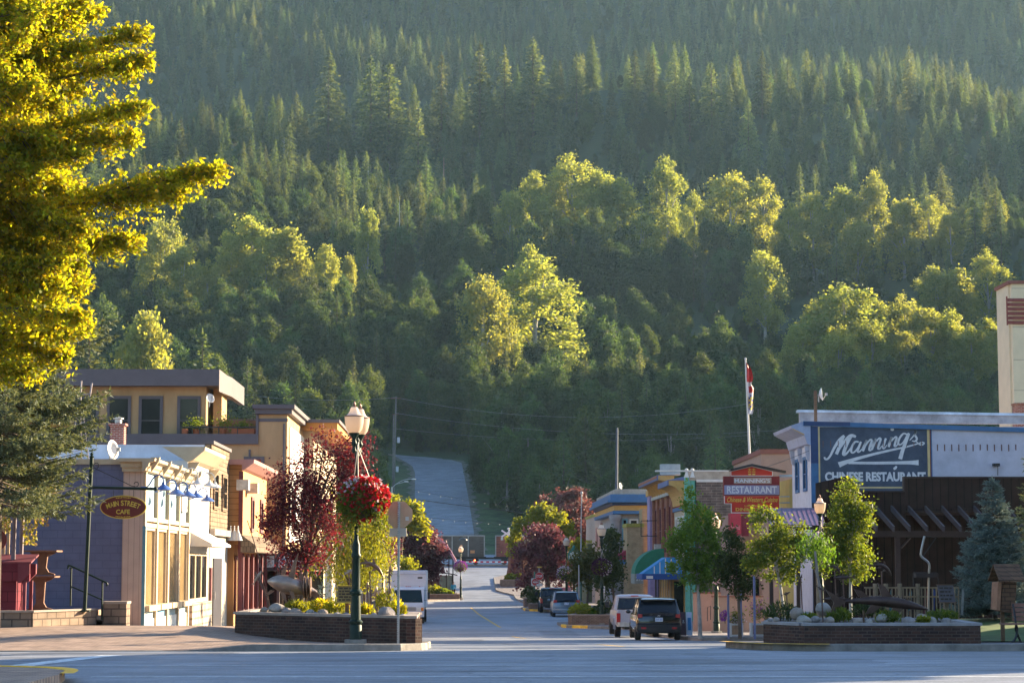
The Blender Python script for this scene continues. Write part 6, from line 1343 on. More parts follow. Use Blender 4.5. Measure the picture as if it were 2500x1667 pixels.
def spruce(name, label, base, H, rfun, m, levels, seed, needle=.075, twig=.42, z0=.08, per=9, density=15, bark=M_BARK, tipup=.15):
 rng = np.random.default_rng(seed); t = thing(name, label, 'tree', base); P, D = [], []; br = MB()
 for li in range(levels):
  f = z0+(1-z0)*(li/levels); zc = H*f; rad = rfun(f); nb = max(4, int(per*(.45+.55*min(1, rad/rfun(z0+.1)))))
  for k in range(nb):
   a = rng.uniform(0, 2*np.pi); r = rad*rng.uniform(.72, 1.12); d = np.array((math.cos(a), math.sin(a), 0.)); side = np.array((-d[1], d[0], 0.)); z = zc+rng.uniform(-.5, .5)*H/levels
   pt = lambda u: d*r*u+np.array((0, 0, z-r*.30*u+r*(.18+tipup)*u*u*u))
   br.tube([pt(0), pt(.5), pt(.96)], [.03*(1-f*.7), .018*(1-f*.6), .006], 4, cap=False)
   nt_ = max(3, int(r/twig*5.5))
   for j in range(nt_):
    u = .22+.78*(j+.5)/nt_; p = pt(u); s = rng.choice([-1, 1]); L = twig*rng.uniform(.6, 1.1)*(1.15-u*.55)*(.5+.5*min(1, rad/.8))
    v = d*.75+side*s*rng.uniform(.35, .95)+np.array((0, 0, rng.uniform(-.25, .2)));
    if j >= nt_-1: v = d+np.array((0, 0, .15))
    v /= np.linalg.norm(v); nn = int(density*L/twig)+3
    q = rng.random(nn); base_ = p+v*(q*L)[:, None]; nd = v*.85+rng.normal(size=(nn, 3))*.62; nd /= np.linalg.norm(nd, axis=1)[:, None]; P.append(base_); D.append(nd)
 for j in range(40): q = rng.random(); P.append(np.array([[0, 0, H*(1-.07*q)]])); nd = rng.normal(size=(1, 3))*.4+np.array((0, 0, 1)); D.append(nd/np.linalg.norm(nd))
 P = np.concatenate(P); D = np.concatenate(D); n = len(P); L = needle*(1+rng.uniform(-.3, .3, n))[:, None]
 s = np.cross(D, rng.normal(size=(n, 3))); s /= np.linalg.norm(s, axis=1)[:, None]
 V = np.stack([P-s*L*.16, P+s*L*.16, P+D*L], 1).reshape(-1, 3)
 mesh_obj('crown', fast_mesh('crown', V, 3, m), t); mb = MB().tube([(0, 0, -.1), (0, 0, H*.5), (0, 0, H*.985)], [.055*H**.7*.4, .03*H**.7*.4, .008], 8); mb.v += [];
 nv = len(mb.v); mb.v += br.v; mb.f += [tuple(nv+i for i in q) for q in br.f]; obj('trunk', mb, bark, t, smooth=True, local=True, flip=False); return t
M_NBLUE = leaf_mat('blue_spruce_needles', [(.10, .14, .125), (.14, .19, .17), (.19, .24, .21)], trans=.2)
M_NDARK = leaf_mat('spruce_needles', [(.065, .09, .055), (.11, .135, .075), (.16, .175, .09)], trans=.25, tcol=(1.8, 1.6, .8))
spruce('blue_spruce', 'blue spruce in front of the brown board wall', (wx(2428, 62), 62, wz(1512, 62)), (wz(1165, 62)-wz(1512, 62)), lambda f: max(.06, 1.42*(1-f)**.82), M_NBLUE, 34, 51, per=16, needle=.085, twig=.36, density=26)
spruce('spruce_tree', 'big dark spruce behind the golden branches at the left edge', (wx(-12, 54.2), 54.2, gz(-12, 54)), 17.5, lambda f: 3.45*(1-f)**.5*(.80+.2*math.sin(f*46)) if f > .12 else 1.6, M_NDARK, 50, 52, per=18, needle=.115, twig=.55, density=24, z0=.19)
spruce('blue_spruce', 'dark small spruce beyond the planter by the lamp post', gxy(787, 66), (1500-1400)/PM(66)+.3, lambda f: max(.05, .36*(1-f)), M_NBLUE, 12, 53, per=8, needle=.07, twig=.25)
spruce('spruce_tree', 'dark conifer cut by the right edge beside the brown wall', (wx(2560, 66), 66, wz(1500, 66)), 6.2, lambda f: max(.06, 1.5*(1-f)**.8), M_NDARK, 24, 54, per=11, needle=.09, twig=.45)
# --- the golden tree overhanging from the left
def golden_tree():
 rng = np.random.default_rng(61); Yc = 33.0; tx = wx(-330, Yc); base = (tx, Yc, float(road_z(Yc))+.15)
 t = thing('golden_tree', 'large golden leaved tree reaching in from the left edge', 'tree', base)
 def loc(px, py, dy): p = W(px, py, Yc+dy); return np.array((p.x-base[0], p.y-base[1], p.z-base[2]))
 B = []   # (tip px, tip py, start py, thickness px, depth shift)
 for tip in [(345, 82, 230, 22, .3), (352, 148, 260, 18, -.2), (340, 262, 400, 34, -.9), (318, 338, 430, 26, -.8), (540, 414, 560, 26, .5), (440, 470, 560, 30, .2), (330, 588, 640, 34, .3), (190, 770, 720, 40, .1), (195, 690, 690, 40, .5), (235, 30, 160, 40, .6), (150, 870, 800, 26, .4), (60, 905, 850, 22, 0)]: B.append(tip)
 for i in range(66): B.append((rng.uniform(40, 205), rng.uniform(-60, 800), rng.uniform(-20, 820), rng.uniform(24, 46), rng.uniform(-1.6, 1.8)))
 for i in range(20): B.append((rng.uniform(-40, 120), rng.uniform(-60, 840), rng.uniform(-20, 820), rng.uniform(30, 50), rng.uniform(-1.8, 1.8)))
 P = []; wood = MB()
 for i, (tx_, ty, sy, th, dy) in enumerate(B):
  th *= .8
  hero = i < 12; s = loc(-330, sy+(60 if hero else rng.uniform(-30, 120)), dy*.3); e = loc(tx_, ty, dy); m = loc(-330+(tx_+330)*.6, sy*.35+ty*.65+rng.uniform(-14, 24), dy*.75)
  Q = np.array(smooth_pts([Vector(s), Vector(m), Vector(e)], 10)); wood.tube([tuple(q) for q in Q[4:]], list(np.linspace(.045 if hero else .03, .004, len(Q)-4)), 5, cap=False)
  nt_ = int((tx_+330)*(.17 if hero else .155)); bd = Q[-1]-Q[len(Q)//2]; bd /= np.linalg.norm(bd)
  for q in range(nt_):
   u = .32+.68*rng.random()**.75; f = u*(len(Q)-1); i0 = min(int(f), len(Q)-2); c = Q[i0]+(Q[i0+1]-Q[i0])*(f-i0)
   L = (.20+.85*(1-u)**.9)*rng.uniform(.5, 1.25)*(1.0 if hero else .85)
   d = bd*rng.uniform(.7, 1.2)+np.array((0, rng.normal()*.8, rng.choice((-.5, -.25, .3, .65))+rng.normal()*.18)); d /= np.linalg.norm(d); k = max(3, int(L/.085)); tt = (np.arange(k)+rng.random(k))/k
   droop = np.stack([np.zeros(k), np.zeros(k), -.25*L*tt*tt], 1); P.append(c+d*(L*tt)[:, None]+droop+rng.normal(size=(k, 3))*.045)
   if q % 2 == 0: wood.tube([tuple(c), tuple(c+d*L*.9-np.array((0, 0, .2*L)))], [.010, .003], 4, cap=False)
 P = np.concatenate(P); C = np.repeat(P, 6, 0)+rng.normal(size=(len(P)*6, 3))*.042
 mesh_obj('crown', fast_mesh('crown', leaf_quads(C, .078, rng, .45, .6), 4, M_GOLDL), t)
 wood.tube([(0, 0, -.3), (.1, 0, 3), (-.1, .1, 7), (.05, 0, 12)], [.34, .28, .2, .06], 10); obj('trunk', wood, M_BARK, t, smooth=True, local=True, flip=False)
golden_tree()
def hanging_vine():
 rng = np.random.default_rng(71); Yc = 57.0; c0 = W(40, 1250, Yc); t = thing('hanging_vine', 'pale green vine trailing from the top of the kiosk posts', 'vine', (c0.x, Yc, zpl))
 P = []
 for (x0, x1, y0, y1, n) in [(-10, 130, 1165, 1215, 900), (0, 25, 1200, 1300, 260), (55, 90, 1200, 1330, 420), (85, 118, 1190, 1285, 260), (118, 140, 1185, 1225, 90), (25, 55, 1190, 1240, 160)]:
  px = rng.uniform(x0, x1, n); py = y0+(y1-y0)*rng.random(n)**1.15
  for a, b in zip(px, py): q = W(a, b, Yc+rng.normal()*.35); P.append((q.x-c0.x, q.y-Yc, q.z-zpl))
 P = np.array(P); mesh_obj('foliage', fast_mesh('foliage', leaf_quads(P, .10, rng, -.1, .6, dirs=np.tile((0, 0, -1.), (len(P), 1))), 4, leaf_mat('vine_leaves', [(.16, .18, .03), (.22, .21, .05), (.25, .16, .12)], trans=.45, tcol=(1.9, 1.6, .7))), t)
 obj('stem', MB().tube([tuple(W(-20, 1180, Yc)), tuple(W(60, 1172, Yc)), tuple(W(130, 1182, Yc))], .03, 6), M_BARK, t)
hanging_vine()
# ------------------------------------------------------------ right side of the street
M_NAVY = mat('navy_paint', (.018, .045, .13), .55, .15, 3)
M_BLUE = mat('mid_blue_paint', (.045, .13, .27), .6, .15, 2)
M_SIGNB = mat('painted_sign_slate', (.060, .078, .115), .85, .3, 1.6, bump=.2)
M_PALEW = mat('pale_lilac_wall', (.44, .44, .52), .85, .16, 1.0, bump=.25)
M_BROWNB = brick_mat('dark_brown_boards', (.032, .017, .013), (.025, .013, .010), (.008, .005, .004), .30, 9, .018, bump=.5, dirt=.3)
M_BROWN = mat('dark_brown_timber', (.036, .022, .019), .8, .25, 3)
M_BEIGE = mat('beige_stucco', (.30, .20, .155), .9, .12, 2, bump=.15)
M_DKSTONE = brick_mat('dark_side_brick', (.16, .12, .10), (.09, .072, .065), (.20, .17, .145), .62, .16, .02, bump=.6, dirt=.4)
M_REDBR = brick_mat('warm_red_brick', (.33, .125, .075), (.27, .10, .06), (.20, .12, .09), .24, .075, .010, bump=.4)
M_YELBR = brick_mat('buff_brick', (.42, .30, .16), (.37, .26, .135), (.25, .19, .12), .24, .075, .010, bump=.4)
M_LAV = mat('lavender_paint', (.29, .22, .36), .75, .12, 3)
M_TEALP = mat('sea_green_paint', (.09, .33, .26), .55, .15, 3)
M_STONEG = mat('grey_cut_stone', (.28, .27, .28), .85, .2, 2, bump=.3)
M_OCHRE = mat('ochre_paint', (.50, .29, .09), .7, .12, 3)
XM = 13.9; YM = 86.0
def wall_text_pts(zx, zy): return W(1860+zx/3.675, 1020+zy/3.675, YM)     # read off an enlarged view of the sign
# --- house with the big painted sign
g = gz(XM, YM)-.2; mh = thing('sign_wall_building', 'pale two storey building with a large slate painted wall sign and blue trim', 'building', (XM, YM, g))
zt = wz(1034, YM); x_c = wx(2002, YM); xs1 = wx(2275, YM)
part('side_wall', M_PALEW, mh, (XM+.25, XM+13, YM, YM+5.0, g-.4, zt-.1))
part('corner_board', M_NAVY, mh, (XM+.0, x_c, YM-.03, YM-.003, wz(1130, YM), zt-.1)); part('corner_board', M_BLUE, mh, (XM, x_c, YM-.03, YM-.003, g-.4, wz(1130, YM)-.003))
mb = MB().prism([(XM-.3, zt+.12), (XM+13, wz(1050, YM)), (XM+13, wz(1061, YM)), (XM-.3, zt-.07)], 'y', YM-.1, YM-.032); obj('fascia', mb, M_BLUE, mh)
mb = MB().prism([(XM-.28, zt+.1), (XM+1.6, zt+.08), (XM+1.6, zt-.085), (XM-.28, zt-.06)], 'y', YM-.104, YM-.101); obj('fascia_dark', mb, M_NAVY, mh)
mb = MB().prism([(XM+.05, wz(1005, YM+3)), (XM+13, wz(1016, YM+3)), (XM+13, wz(1034, YM+3)), (XM+.05, wz(1030, YM+3))], 'y', YM+3, YM+3.3); obj('parapet', mb, mat('worn_parapet', (.34, .32, .33), .9, .45, 1.5, bump=.3), mh)
mb = MB().prism([(XM-.05, wz(1005, YM+3)+.1), (XM+13, wz(1016, YM+3)+.1), (XM+13, wz(1016, YM+3)), (XM-.05, wz(1005, YM+3))], 'y', YM+2.9, YM+3.4); obj('parapet_coping', mb, mat('worn_blue_white', (.45, .52, .6), .7, .35, 1.5), mh)
part('roof', M_ROOFM, mh, (XM+.3, XM+13, YM+.05, YM+4.9, zt-.5, zt-.2))
# street face
part('street_wall', mat('white_clapboard', (.50, .50, .56), .75, .12, 3), mh, (XM, XM+.245, YM+.002, YM+5.0, g-.4, zt-.75))
mb = MB().prism([(XM-.003, zt-.85), (XM-.15, zt-.8), (XM-.25, zt-.45), (XM-.75, zt-.18), (XM-.8, zt-.06), (XM-.3, zt+.1), (XM-.003, zt+.1)], 'y', YM-.05, YM+5.0); obj('cornice', mb, mat('pale_blue_cornice', (.30, .34, .48), .7, .12, 3), mh)
mb = MB().prism([(XM-.26, zt-.40), (XM-.75, zt-.165), (XM-.73, zt-.21), (XM-.26, zt-.45)], 'y', YM-.054, YM-.051); obj('cornice_band', mb, M_OCHRE, mh)
mb = MB()
for k in range(3): yb = YM+.3+k*2.0; mb.prism([(XM-.004, zt-1.5), (XM-.12, zt-1.4), (XM-.2, zt-.86), (XM-.004, zt-.86)], 'y', yb, yb+.16)
obj('cornice_bracket', mb, M_PALEW, mh)
for k in range(2): a = YM+.9+k*2.1; window_x(mh, XM-.002, a, a+.9, wz(1196, YM), wz(1110, YM), M_BLUE, M_GLASS, .13, 1, sgn=-1)
# painted sign
YSg = YM-.005; sgn_ = obj('painted_sign', MB().box(x_c, xs1, YSg-.012, YSg, wz(1215, YM), wz(1041, YM)), M_SIGNB, mh)
mb = MB()
for a, b in ((wx(2000.5, YM), wx(2006, YM)), (wx(2270, YM), wx(2276, YM))): mb.box(a, b, YSg-.02, YSg-.013, wz(1190, YM), wz(1041, YM))
mb.box(wx(2006.5, YM), wx(2269.5, YM), YSg-.02, YSg-.013, wz(1191, YM), wz(1187, YM)); obj('border', mb, mat('border_cream', (.55, .42, .2), .7, .15, 3), sgn_)
mb = MB()
for a, b in ((wx(1998.5, YM), wx(2000.4, YM)), (wx(2276.1, YM), wx(2279, YM))): mb.box(a, b, YSg-.018, YSg-.0135, wz(1190, YM), wz(1041, YM))
obj('border_line', mb, M_MAROON, sgn_); part('border_blue', M_BLUE, sgn_, (wx(2279.2, YM), wx(2281.5, YM), YSg-.018, YSg-.004, wz(1200, YM), wz(1043, YM)))
mb = MB(); ys_ = YSg-.0135; k_ = 1/PM(YM)/3.675
def S(pts, w0, k=4):
 P = smooth_pts([Vector((wall_text_pts(a, b).x, wall_text_pts(a, b).z)) for a, b in pts], k)
 if isinstance(w0, tuple): ws_ = np.interp(np.linspace(0, 1, len(P)), np.linspace(0, 1, len(w0)), w0)*k_*(.72 if max(w0) < 29 and len(w0) > 4 else .95)
 else: ws_ = [w0*k_]*len(P)
 S.n += 1; stroke(mb, [tuple(p) for p in P], list(ws_), ys_-.0006*(S.n % 9), .004)
S.n = 0
S([(560, 350), (568, 368), (590, 366), (615, 335), (650, 265), (690, 205), (720, 175), (740, 160)], (16, 18, 18, 20, 24, 30, 30, 26))     # M first stroke
S([(735, 158), (715, 210), (690, 270), (668, 325)], (22, 28, 30, 30))
S([(668, 322), (705, 265), (745, 205), (785, 165), (815, 158), (842, 170)], (12, 16, 24, 30, 30, 20))
S([(800, 165), (765, 225), (740, 290), (732, 325), (750, 325), (775, 300), (800, 265)], (26, 32, 32, 30, 22, 16, 12))
S([(868, 215), (835, 215), (808, 255), (800, 295), (812, 312), (835, 300), (862, 265), (885, 215)], (18, 24, 28, 28, 22, 20, 18, 16))            # a
S([(888, 212), (868, 265), (858, 300), (875, 302), (900, 275)], (26, 28, 26, 20, 12))
for ox, oy in ((0, 0), (80, -13)):
 S([(900+ox, 272+oy), (925+ox, 225+oy), (938+ox, 200+oy), (928+ox, 240+oy), (905+ox, 298+oy)], (12, 18, 24, 28, 28))
 S([(910+ox, 280+oy), (945+ox, 225+oy), (972+ox, 195+oy), (985+ox, 205+oy), (970+ox, 250+oy), (962+ox, 285+oy), (978+ox, 288+oy), (996+ox, 262+oy)], (12, 16, 22, 26, 28, 26, 18, 12))
S([(1112, 182), (1096, 230), (1086, 268), (1100, 270), (1122, 242)], (26, 28, 26, 16, 10))                                         # i
S([(1154, 104), (1168, 103), (1184, 107)], (14, 30, 14), 3)
S([(1132, 240), (1152, 195), (1163, 172), (1154, 210), (1136, 260)], (12, 18, 24, 28, 28)); S([(1140, 248), (1168, 200), (1198, 170), (1208, 182), (1196, 222), (1190, 250), (1206, 250), (1228, 218)], (12, 16, 22, 26, 28, 26, 18, 12))
S([(1305, 150), (1270, 140), (1235, 180), (1222, 225), (1240, 240), (1270, 215), (1300, 160), (1318, 135)], (18, 22, 26, 26, 20, 18, 18, 18))      # g
S([(1318, 138), (1290, 215), (1262, 290), (1240, 368)], (26, 30, 34, 38))
S([(1325, 200), (1360, 160), (1385, 112), (1372, 150), (1390, 185), (1375, 208), (1345, 205)], (10, 16, 20, 26, 26, 22, 12))                  # s
S([(1375, 200), (1410, 235), (1440, 240), (1455, 225), (1435, 218), (1405, 228), (1300, 258), (1150, 290), (980, 330), (800, 380), (690, 420)], (8, 12, 14, 14, 12, 12, 16, 20, 24, 32, 52))
S([(775, 402), (1000, 404), (1200, 402), (1330, 400), (1405, 400)], (22, 26, 28, 34, 52))
S([(1208, 432), (1195, 450), (1180, 456)], (16, 26, 22), 3)
S.n = 0
add_text(mb, 'CHINESE RESTAURANT', ((wall_text_pts(1018, 520).x), ys_, wall_text_pts(1018, 526).z), 910*k_, 84*k_, size=1, offset=.045, extrude=.003)
obj('lettering', mb, mat('sign_white', (.60, .60, .62), .7, .15, 3), sgn_)
mb = MB(); rr = random.Random(5)
for k in range(12): x = wx(2295+k*17.5, YM); z = wz(1091, YM); mb.box(x-.022, x+.022, YM-.012, YM-.003, z-rr.uniform(.10, .15), z+.13)
for k in range(14): x = wx(2014+k*18.6, YM); z = wz(1082, YM); mb.box(x-.015, x+.015, YSg-.0205, YSg-.0195, z-.14, z+.12)
obj('wall_anchor', mb, mat('rust_stain', (.16, .09, .08), .9, .3, 4), mh)
obj('wall_light', MB().box(wx(2428, YM), wx(2444, YM), YM-.25, YM-.05, wz(1137, YM), wz(1130, YM)).tube([W(2436, 1137, YM-.1), W(2436, 1160, YM-.05)], .015, 5), M_BLACK, mh)
# pole and dish on its roof
mb = MB().box(wx(1994, YM+1), wx(2001, YM+1), YM+1, YM+1.12, zt-.3, wz(952, YM+1)); solo('roof_mast', mb, M_WOODB, 'short timber mast on the roof of the sign wall building', 'mast')
dish('satellite_dish', 'pale dish seen edge on beside the timber roof mast', (wx(2005, YM+1), YM+.9, wz(962, YM+1)), .26, R(82), R(-6), .3)
# --- restaurant sign hanging over the pavement
YR = 92.5; rs = thing('restaurant_sign', 'tall red and maroon double sided restaurant sign on blue brackets', 'sign', (wx(1836, YR), YR, wz(1275, YR)))
X0, X1 = wx(1768, YR), wx(1905, YR)
part('name_panel', mat('sign_maroon', (.15, .012, .014), .65, .12, 3), rs, (X0, X1, YR-.15, YR+.15, wz(1209, YR), wz(1162, YR)))
part('name_strip', mat('sign_buff', (.36, .25, .2), .5, .1, 3), rs, (wx(1793, YR), wx(1885, YR), YR-.165, YR-.152, wz(1180, YR), wz(1165, YR)))
part('word_strip', mat('sign_lilac', (.25, .24, .36), .5, .15, 2), rs, (X0+.02, X1-.02, YR-.165, YR-.152, wz(1207, YR), wz(1184, YR)))
part('cuisine_panel', mat('sign_red', (.48, .030, .012), .65, .12, 3), rs, (wx(1770, YR), wx(1903, YR), YR-.14, YR+.14, wz(1228, YR), wz(1210, YR)))
part('dining_panel', MATS['sign_red'], rs, (wx(1787, YR), wx(1903, YR), YR-.14, YR+.14, wz(1250, YR), wz(1228.3, YR)))
pk = [(wx(1786, YR), wz(1161, YR)), (wx(1888, YR), wz(1161, YR)), (wx(1888, YR), wz(1150, YR)), (wx(1837, YR), wz(1138, YR)), (wx(1786, YR), wz(1150, YR))]
obj('gable_panel', MB().prism(pk, 'y', YR-.14, YR+.14), MATS['sign_red'], rs)
mb = MB(); P = [(wx(1784, YR), wz(1150, YR)), (wx(1837, YR), wz(1137, YR)), (wx(1920, YR), wz(1154, YR))]
for i in range(2): a, b = P[i], P[i+1]; mb.prism([a, b, (b[0], b[1]+.09), (a[0], a[1]+.09)], 'y', YR-.3, YR+.3)
obj('gable_roof', mb, M_BLACK, rs)
mb = MB(); a = .025
for i in range(5): p, q = Vector(pk[i]), Vector(pk[(i+1) % 5]); stroke(mb, [tuple(p), tuple(q)], .03, YR-.142-.001*i, .006)
mb.box(wx(1768.5, YR), wx(1770.5, YR), YR-.146, YR-.1405, wz(1228, YR), wz(1210.5, YR)).box(wx(1768.5, YR), wx(1787, YR), YR-.1465, YR-.1405, wz(1229.5, YR), wz(1228.4, YR)).box(wx(1785, YR), wx(1787, YR), YR-.146, YR-.1405, wz(1250, YR), wz(1229.6, YR)).box(wx(1785, YR), wx(1903, YR), YR-.1468, YR-.1405, wz(1252, YR), wz(1250.2, YR))
obj('border', mb, M_WHITE, rs)
mb = MB(); y_ = YR-.167
add_text(mb, "MANNING'S", (wx(1838, YR), y_, wz(1173, YR)), 87/PM(YR), 10/PM(YR), size=1, offset=.02, extrude=.003)
add_text(mb, 'RESTAURANT', (wx(1837, YR), y_, wz(1195, YR)), 122/PM(YR), 18/PM(YR), size=1, offset=.02, extrude=.003)
obj('white_lettering', mb, mat('sign_white', (.6, .6, .62), .7), rs)
mb = MB(); y_ = YR-.142
add_text(mb, 'Chinese & Western Cuisine', (wx(1838, YR), y_, wz(1219, YR)), 124/PM(YR), 12/PM(YR), size=1, shear=.35, offset=.012, extrude=.003)
add_text(mb, 'LICENSED', (wx(1842, YR), y_, wz(1234.5, YR)), 46/PM(YR), 4.5/PM(YR), size=1, extrude=.003)
add_text(mb, 'DINING ROOM', (wx(1843, YR), y_, wz(1243, YR)), 92/PM(YR), 8/PM(YR), size=1, offset=.02, extrude=.003)
for sx in (-1, 1):                                       # paired character on the gable
 cx_ = 1837+sx*5
 for yy_ in (1144.5, 1148.5, 1152, 1156): stroke(mb, [(wx(cx_-4, YR), wz(yy_, YR)), (wx(cx_+4, YR), wz(yy_, YR))], .022, y_, .004)
 stroke(mb, [(wx(cx_, YR), wz(1142, YR)), (wx(cx_, YR), wz(1149, YR))], .022, y_-.001, .004); mb.box(wx(cx_-3, YR), wx(cx_+3, YR), y_-.005, y_, wz(1159, YR), wz(1156.5, YR))
obj('yellow_lettering', mb, mat('sign_yellow', (.62, .44, .06), .5), rs)
mb = MB()
for py in (1163, 1212, 1227, 1160): mb.tube([W(1903, py, YR), W(1958, py-1, YR)], .022, 6)
obj('bracket', mb, mat('sky_blue_steel', (.16, .30, .46), .5, .1, 3), rs)
# --- lower shop north of the sign wall, with the purple roof awning
part('neighbour_wall', mat('olive_yellow_wall', (.30, .25, .07), .8, .15, 2), mh, (XM+.1, XM+6, YM+5.02, YM+10, g-.4, wz(1170, YM+7)))
pr = thing('purple_awning', 'purple metal awning roof between the maples', 'awning', (wx(1935, 74), 74, wz(1285, 74)))
a = [W(1860, 1242, 80), W(2002, 1240, 80), W(2016, 1283, 74), W(1880, 1281, 74)]
mb = MB(); n = 12;
for i in range(n):
 t0, t1 = i/n, (i+1)/n; u0, u1 = a[0].lerp(a[1], t0), a[0].lerp(a[1], t1); l0, l1 = a[3].lerp(a[2], t0), a[3].lerp(a[2], t1); up = Vector((0, -.02, .035)); rib = u0.lerp(u1, .06); lrib = l0.lerp(l1, .06)
 mb.face([u0, l0, l1, u1]); mb.face([u0+up, l0+up, lrib+up, rib+up]); mb.face([u0, l0, l0+up, u0+up]); mb.face([rib, lrib, lrib+up, rib+up])
o = obj('roof_sheet', mb, mat('purple_metal', (.085, .035, .10), .5, .15, 2, metal=.2), pr); so = o.modifiers.new('thickness', 'SOLIDIFY'); so.thickness = .02
mb = MB()
for px in (1884, 1950, 2012): mb.box(wx(px, 74)-.06, wx(px, 74)+.06, 74.05, 74.2, gz(12, 74)-.2, wz(1284, 74))
mb.box(wx(1881, 74), wx(2015, 74), 74.05, 74.2, wz(1292, 74), wz(1285, 74)); obj('frame', mb, M_BROWN, pr)
# --- beige building with brown roof trim behind the sign
YBg = 112; bgm = thing('beige_building', 'beige block with brown roof trim behind the restaurant sign', 'building', (wx(1860, YBg), YBg, gz(14, YBg)))
xa, xb, xc = wx(1792, YBg+6), wx(1862, YBg), wx(2000, YBg)
zl, zr = wz(1118, YBg+6), wz(1100, YBg)
xa = wx(1794, YBg+13); poly = [(xb, YBg), (xc, YBg), (xc, YBg+13), (xa, YBg+13)]
obj('wall', MB().prism(poly, 'z', gz(14, YBg)-.5, zr-.15), M_BEIGE, bgm); obj('roof_trim', MB().prism([(xb-.05, YBg-.08), (xc, YBg-.08), (xc, YBg+13), (xa-.1, YBg+13)], 'z', zr-.148, zr+.1), mat('brown_trim', (.20, .07, .05), .7, .15, 3), bgm)
# red wall / awning box
YA_ = 111; ra_ = thing('red_awning', 'red box awning with faded writing under the restaurant sign', 'awning', (wx(1806, YA_), YA_, wz(1310, YA_)))
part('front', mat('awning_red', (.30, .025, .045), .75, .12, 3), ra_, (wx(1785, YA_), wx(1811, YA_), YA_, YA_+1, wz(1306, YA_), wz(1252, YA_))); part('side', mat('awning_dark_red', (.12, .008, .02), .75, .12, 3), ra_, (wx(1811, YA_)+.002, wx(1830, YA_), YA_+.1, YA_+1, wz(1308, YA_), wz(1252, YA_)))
mb = MB(); add_text(mb, 'Manfredi', (wx(1797, YA_), YA_-.004, wz(1287, YA_)), 22/PM(YA_), 11/PM(YA_), size=1, shear=.2, extrude=.003); obj('lettering', mb, mat('faded_pink', (.5, .25, .25), .8), ra_); part('hem', mat('faded_pink', (.5, .25, .25), .8), ra_, (wx(1785, YA_), wx(1811, YA_), YA_-.02, YA_-.005, wz(1307, YA_)-.05, wz(1306, YA_)))
part('shop_wall', M_BEIGE, bgm, (wx(1785, YBg+1), xc, YBg+1.6, YBg+5.9, gz(14, YBg)-.5, wz(1255, YBg)))
for px in (1800, 1845, 1885): window_y(bgm, YBg+1.596, wx(px, YBg), wx(px+26, YBg), gz(14, YBg)+.6, gz(14, YBg)+2.6, M_BROWN, M_GLASS, .1)
# ramp wall along the pavement
rw = thing('ramp_wall', 'low beige stucco ramp wall with black rail behind the slim tree trunk', 'wall', (wx(1760, 104), 106, gz(12, 106)))
part('wall', mat('ramp_stucco', (.34, .22, .17), .9, .12, 2, bump=.1), rw, (wx(1692, 108), wx(1760, 108), 108, 108.2, gz(12, 108)-.2, wz(1448, 108)), (wx(1738, 106), wx(1862, 106), 106, 106.2, gz(12, 106)-.2, wz(1457, 106)))
part('coping', mat('brown_trim', (.2, .07, .05), .7), rw, (wx(1691, 108), wx(1760, 108), 107.95, 108.25, wz(1448, 108), wz(1445, 108)), (wx(1736, 106), wx(1863, 106), 105.95, 106.25, wz(1457, 106), wz(1454, 106)))
mb = MB().tube([W(1727, 1515, 105), W(1727, 1482, 105), W(1735, 1478, 105), W(1735, 1512, 105)], .02, 6); obj('rail', mb, M_BLACK, rw)
# --- row of ornate fronts: dark side wall, sea green pilaster, ochre front, red brick, lavender, buff brick, bank
XF = 13.8; Yd = yf(1690, XF)
db = thing('dark_brick_building', 'building with dark brick side wall and sea green pilaster', 'building', (XF, Yd, gz(XF, Yd)))
zt = wz(1148, Yd); zb_ = wz(1172, Yd)
part('side_wall', M_DKSTONE, db, (XF+.3, XF+12, Yd, Yd+8, gz(XF, Yd)-.4, zb_)); part('parapet', mat('stained_parapet', (.36, .31, .25), .9, .35, 1.2, bump=.2), db, (XF-.2, XF+12, Yd+.02, Yd+.4, zb_, zt-.06)); part('parapet_coping', M_WHITE, db, (XF-2.2, XF+12, Yd-.03, Yd+.5, zt-.058, zt+.03)); part('string_course', M_WHITE, db, (XF+.3, XF+12, Yd-.05, Yd-.002, zb_-.1, zb_+.06))
mb = MB()
for dx in (0, .36): mb.box(XF-.42+dx, XF-.16+dx, Yd-.1+dx*.4, Yd+.3, gz(XF, Yd)-.2, wz(1165, Yd))
obj('pilaster', mb, M_TEALP, db)
mb = MB()
for dx in (0, .36): c_ = (XF-.29+dx, Yd+.05, wz(1165, Yd)); mb.lathe([(.17, 0), (.10, .2), (.07, .36), (.02, .42)], c_, 10).ball((c_[0], c_[1], c_[2]+.46), .12)
obj('finial', mb, M_WHITE, db, smooth=True)
part('street_wall', M_TEALP, db, (XF, XF+.296, Yd+.302, Yd+4, gz(XF, Yd)-.3, wz(1165, Yd)))
# ochre and blue front
Ye = Yd+4.02; oc = thing('ochre_front_building', 'narrow front with curved ochre and blue cornice', 'shop', (XF, Ye, gz(XF, Ye))); zc_ = wz(1172, Ye)
part('wall', M_CREAM, oc, (XF, XF+8, Ye, Ye+7, gz(XF, Ye)-.4, zc_-1.6))
def curve_cornice(parent, X, y0, y1, ztop, out, drop, m, band, nm='cornice'):
 P = [(X-.002, ztop-drop)]+[(X-.12-out*(1-math.cos(t*math.pi/2)), ztop-drop+(drop-.3)*math.sin(t*math.pi/2)) for t in np.linspace(0, 1, 7)]+[(X-out-.12, ztop), (X-.002, ztop)]
 obj(nm, MB().prism(P, 'y', y0, y1), m, parent); obj(nm+'_band', MB().prism([(X-out-.2, ztop-.32), (X-out-.2, ztop+.02), (X-.002, ztop+.25), (X-.002, ztop+.003), (X-out-.125, ztop+.003), (X-out-.125, ztop-.32)], 'y', y0-.05, y1+.05), band, parent)
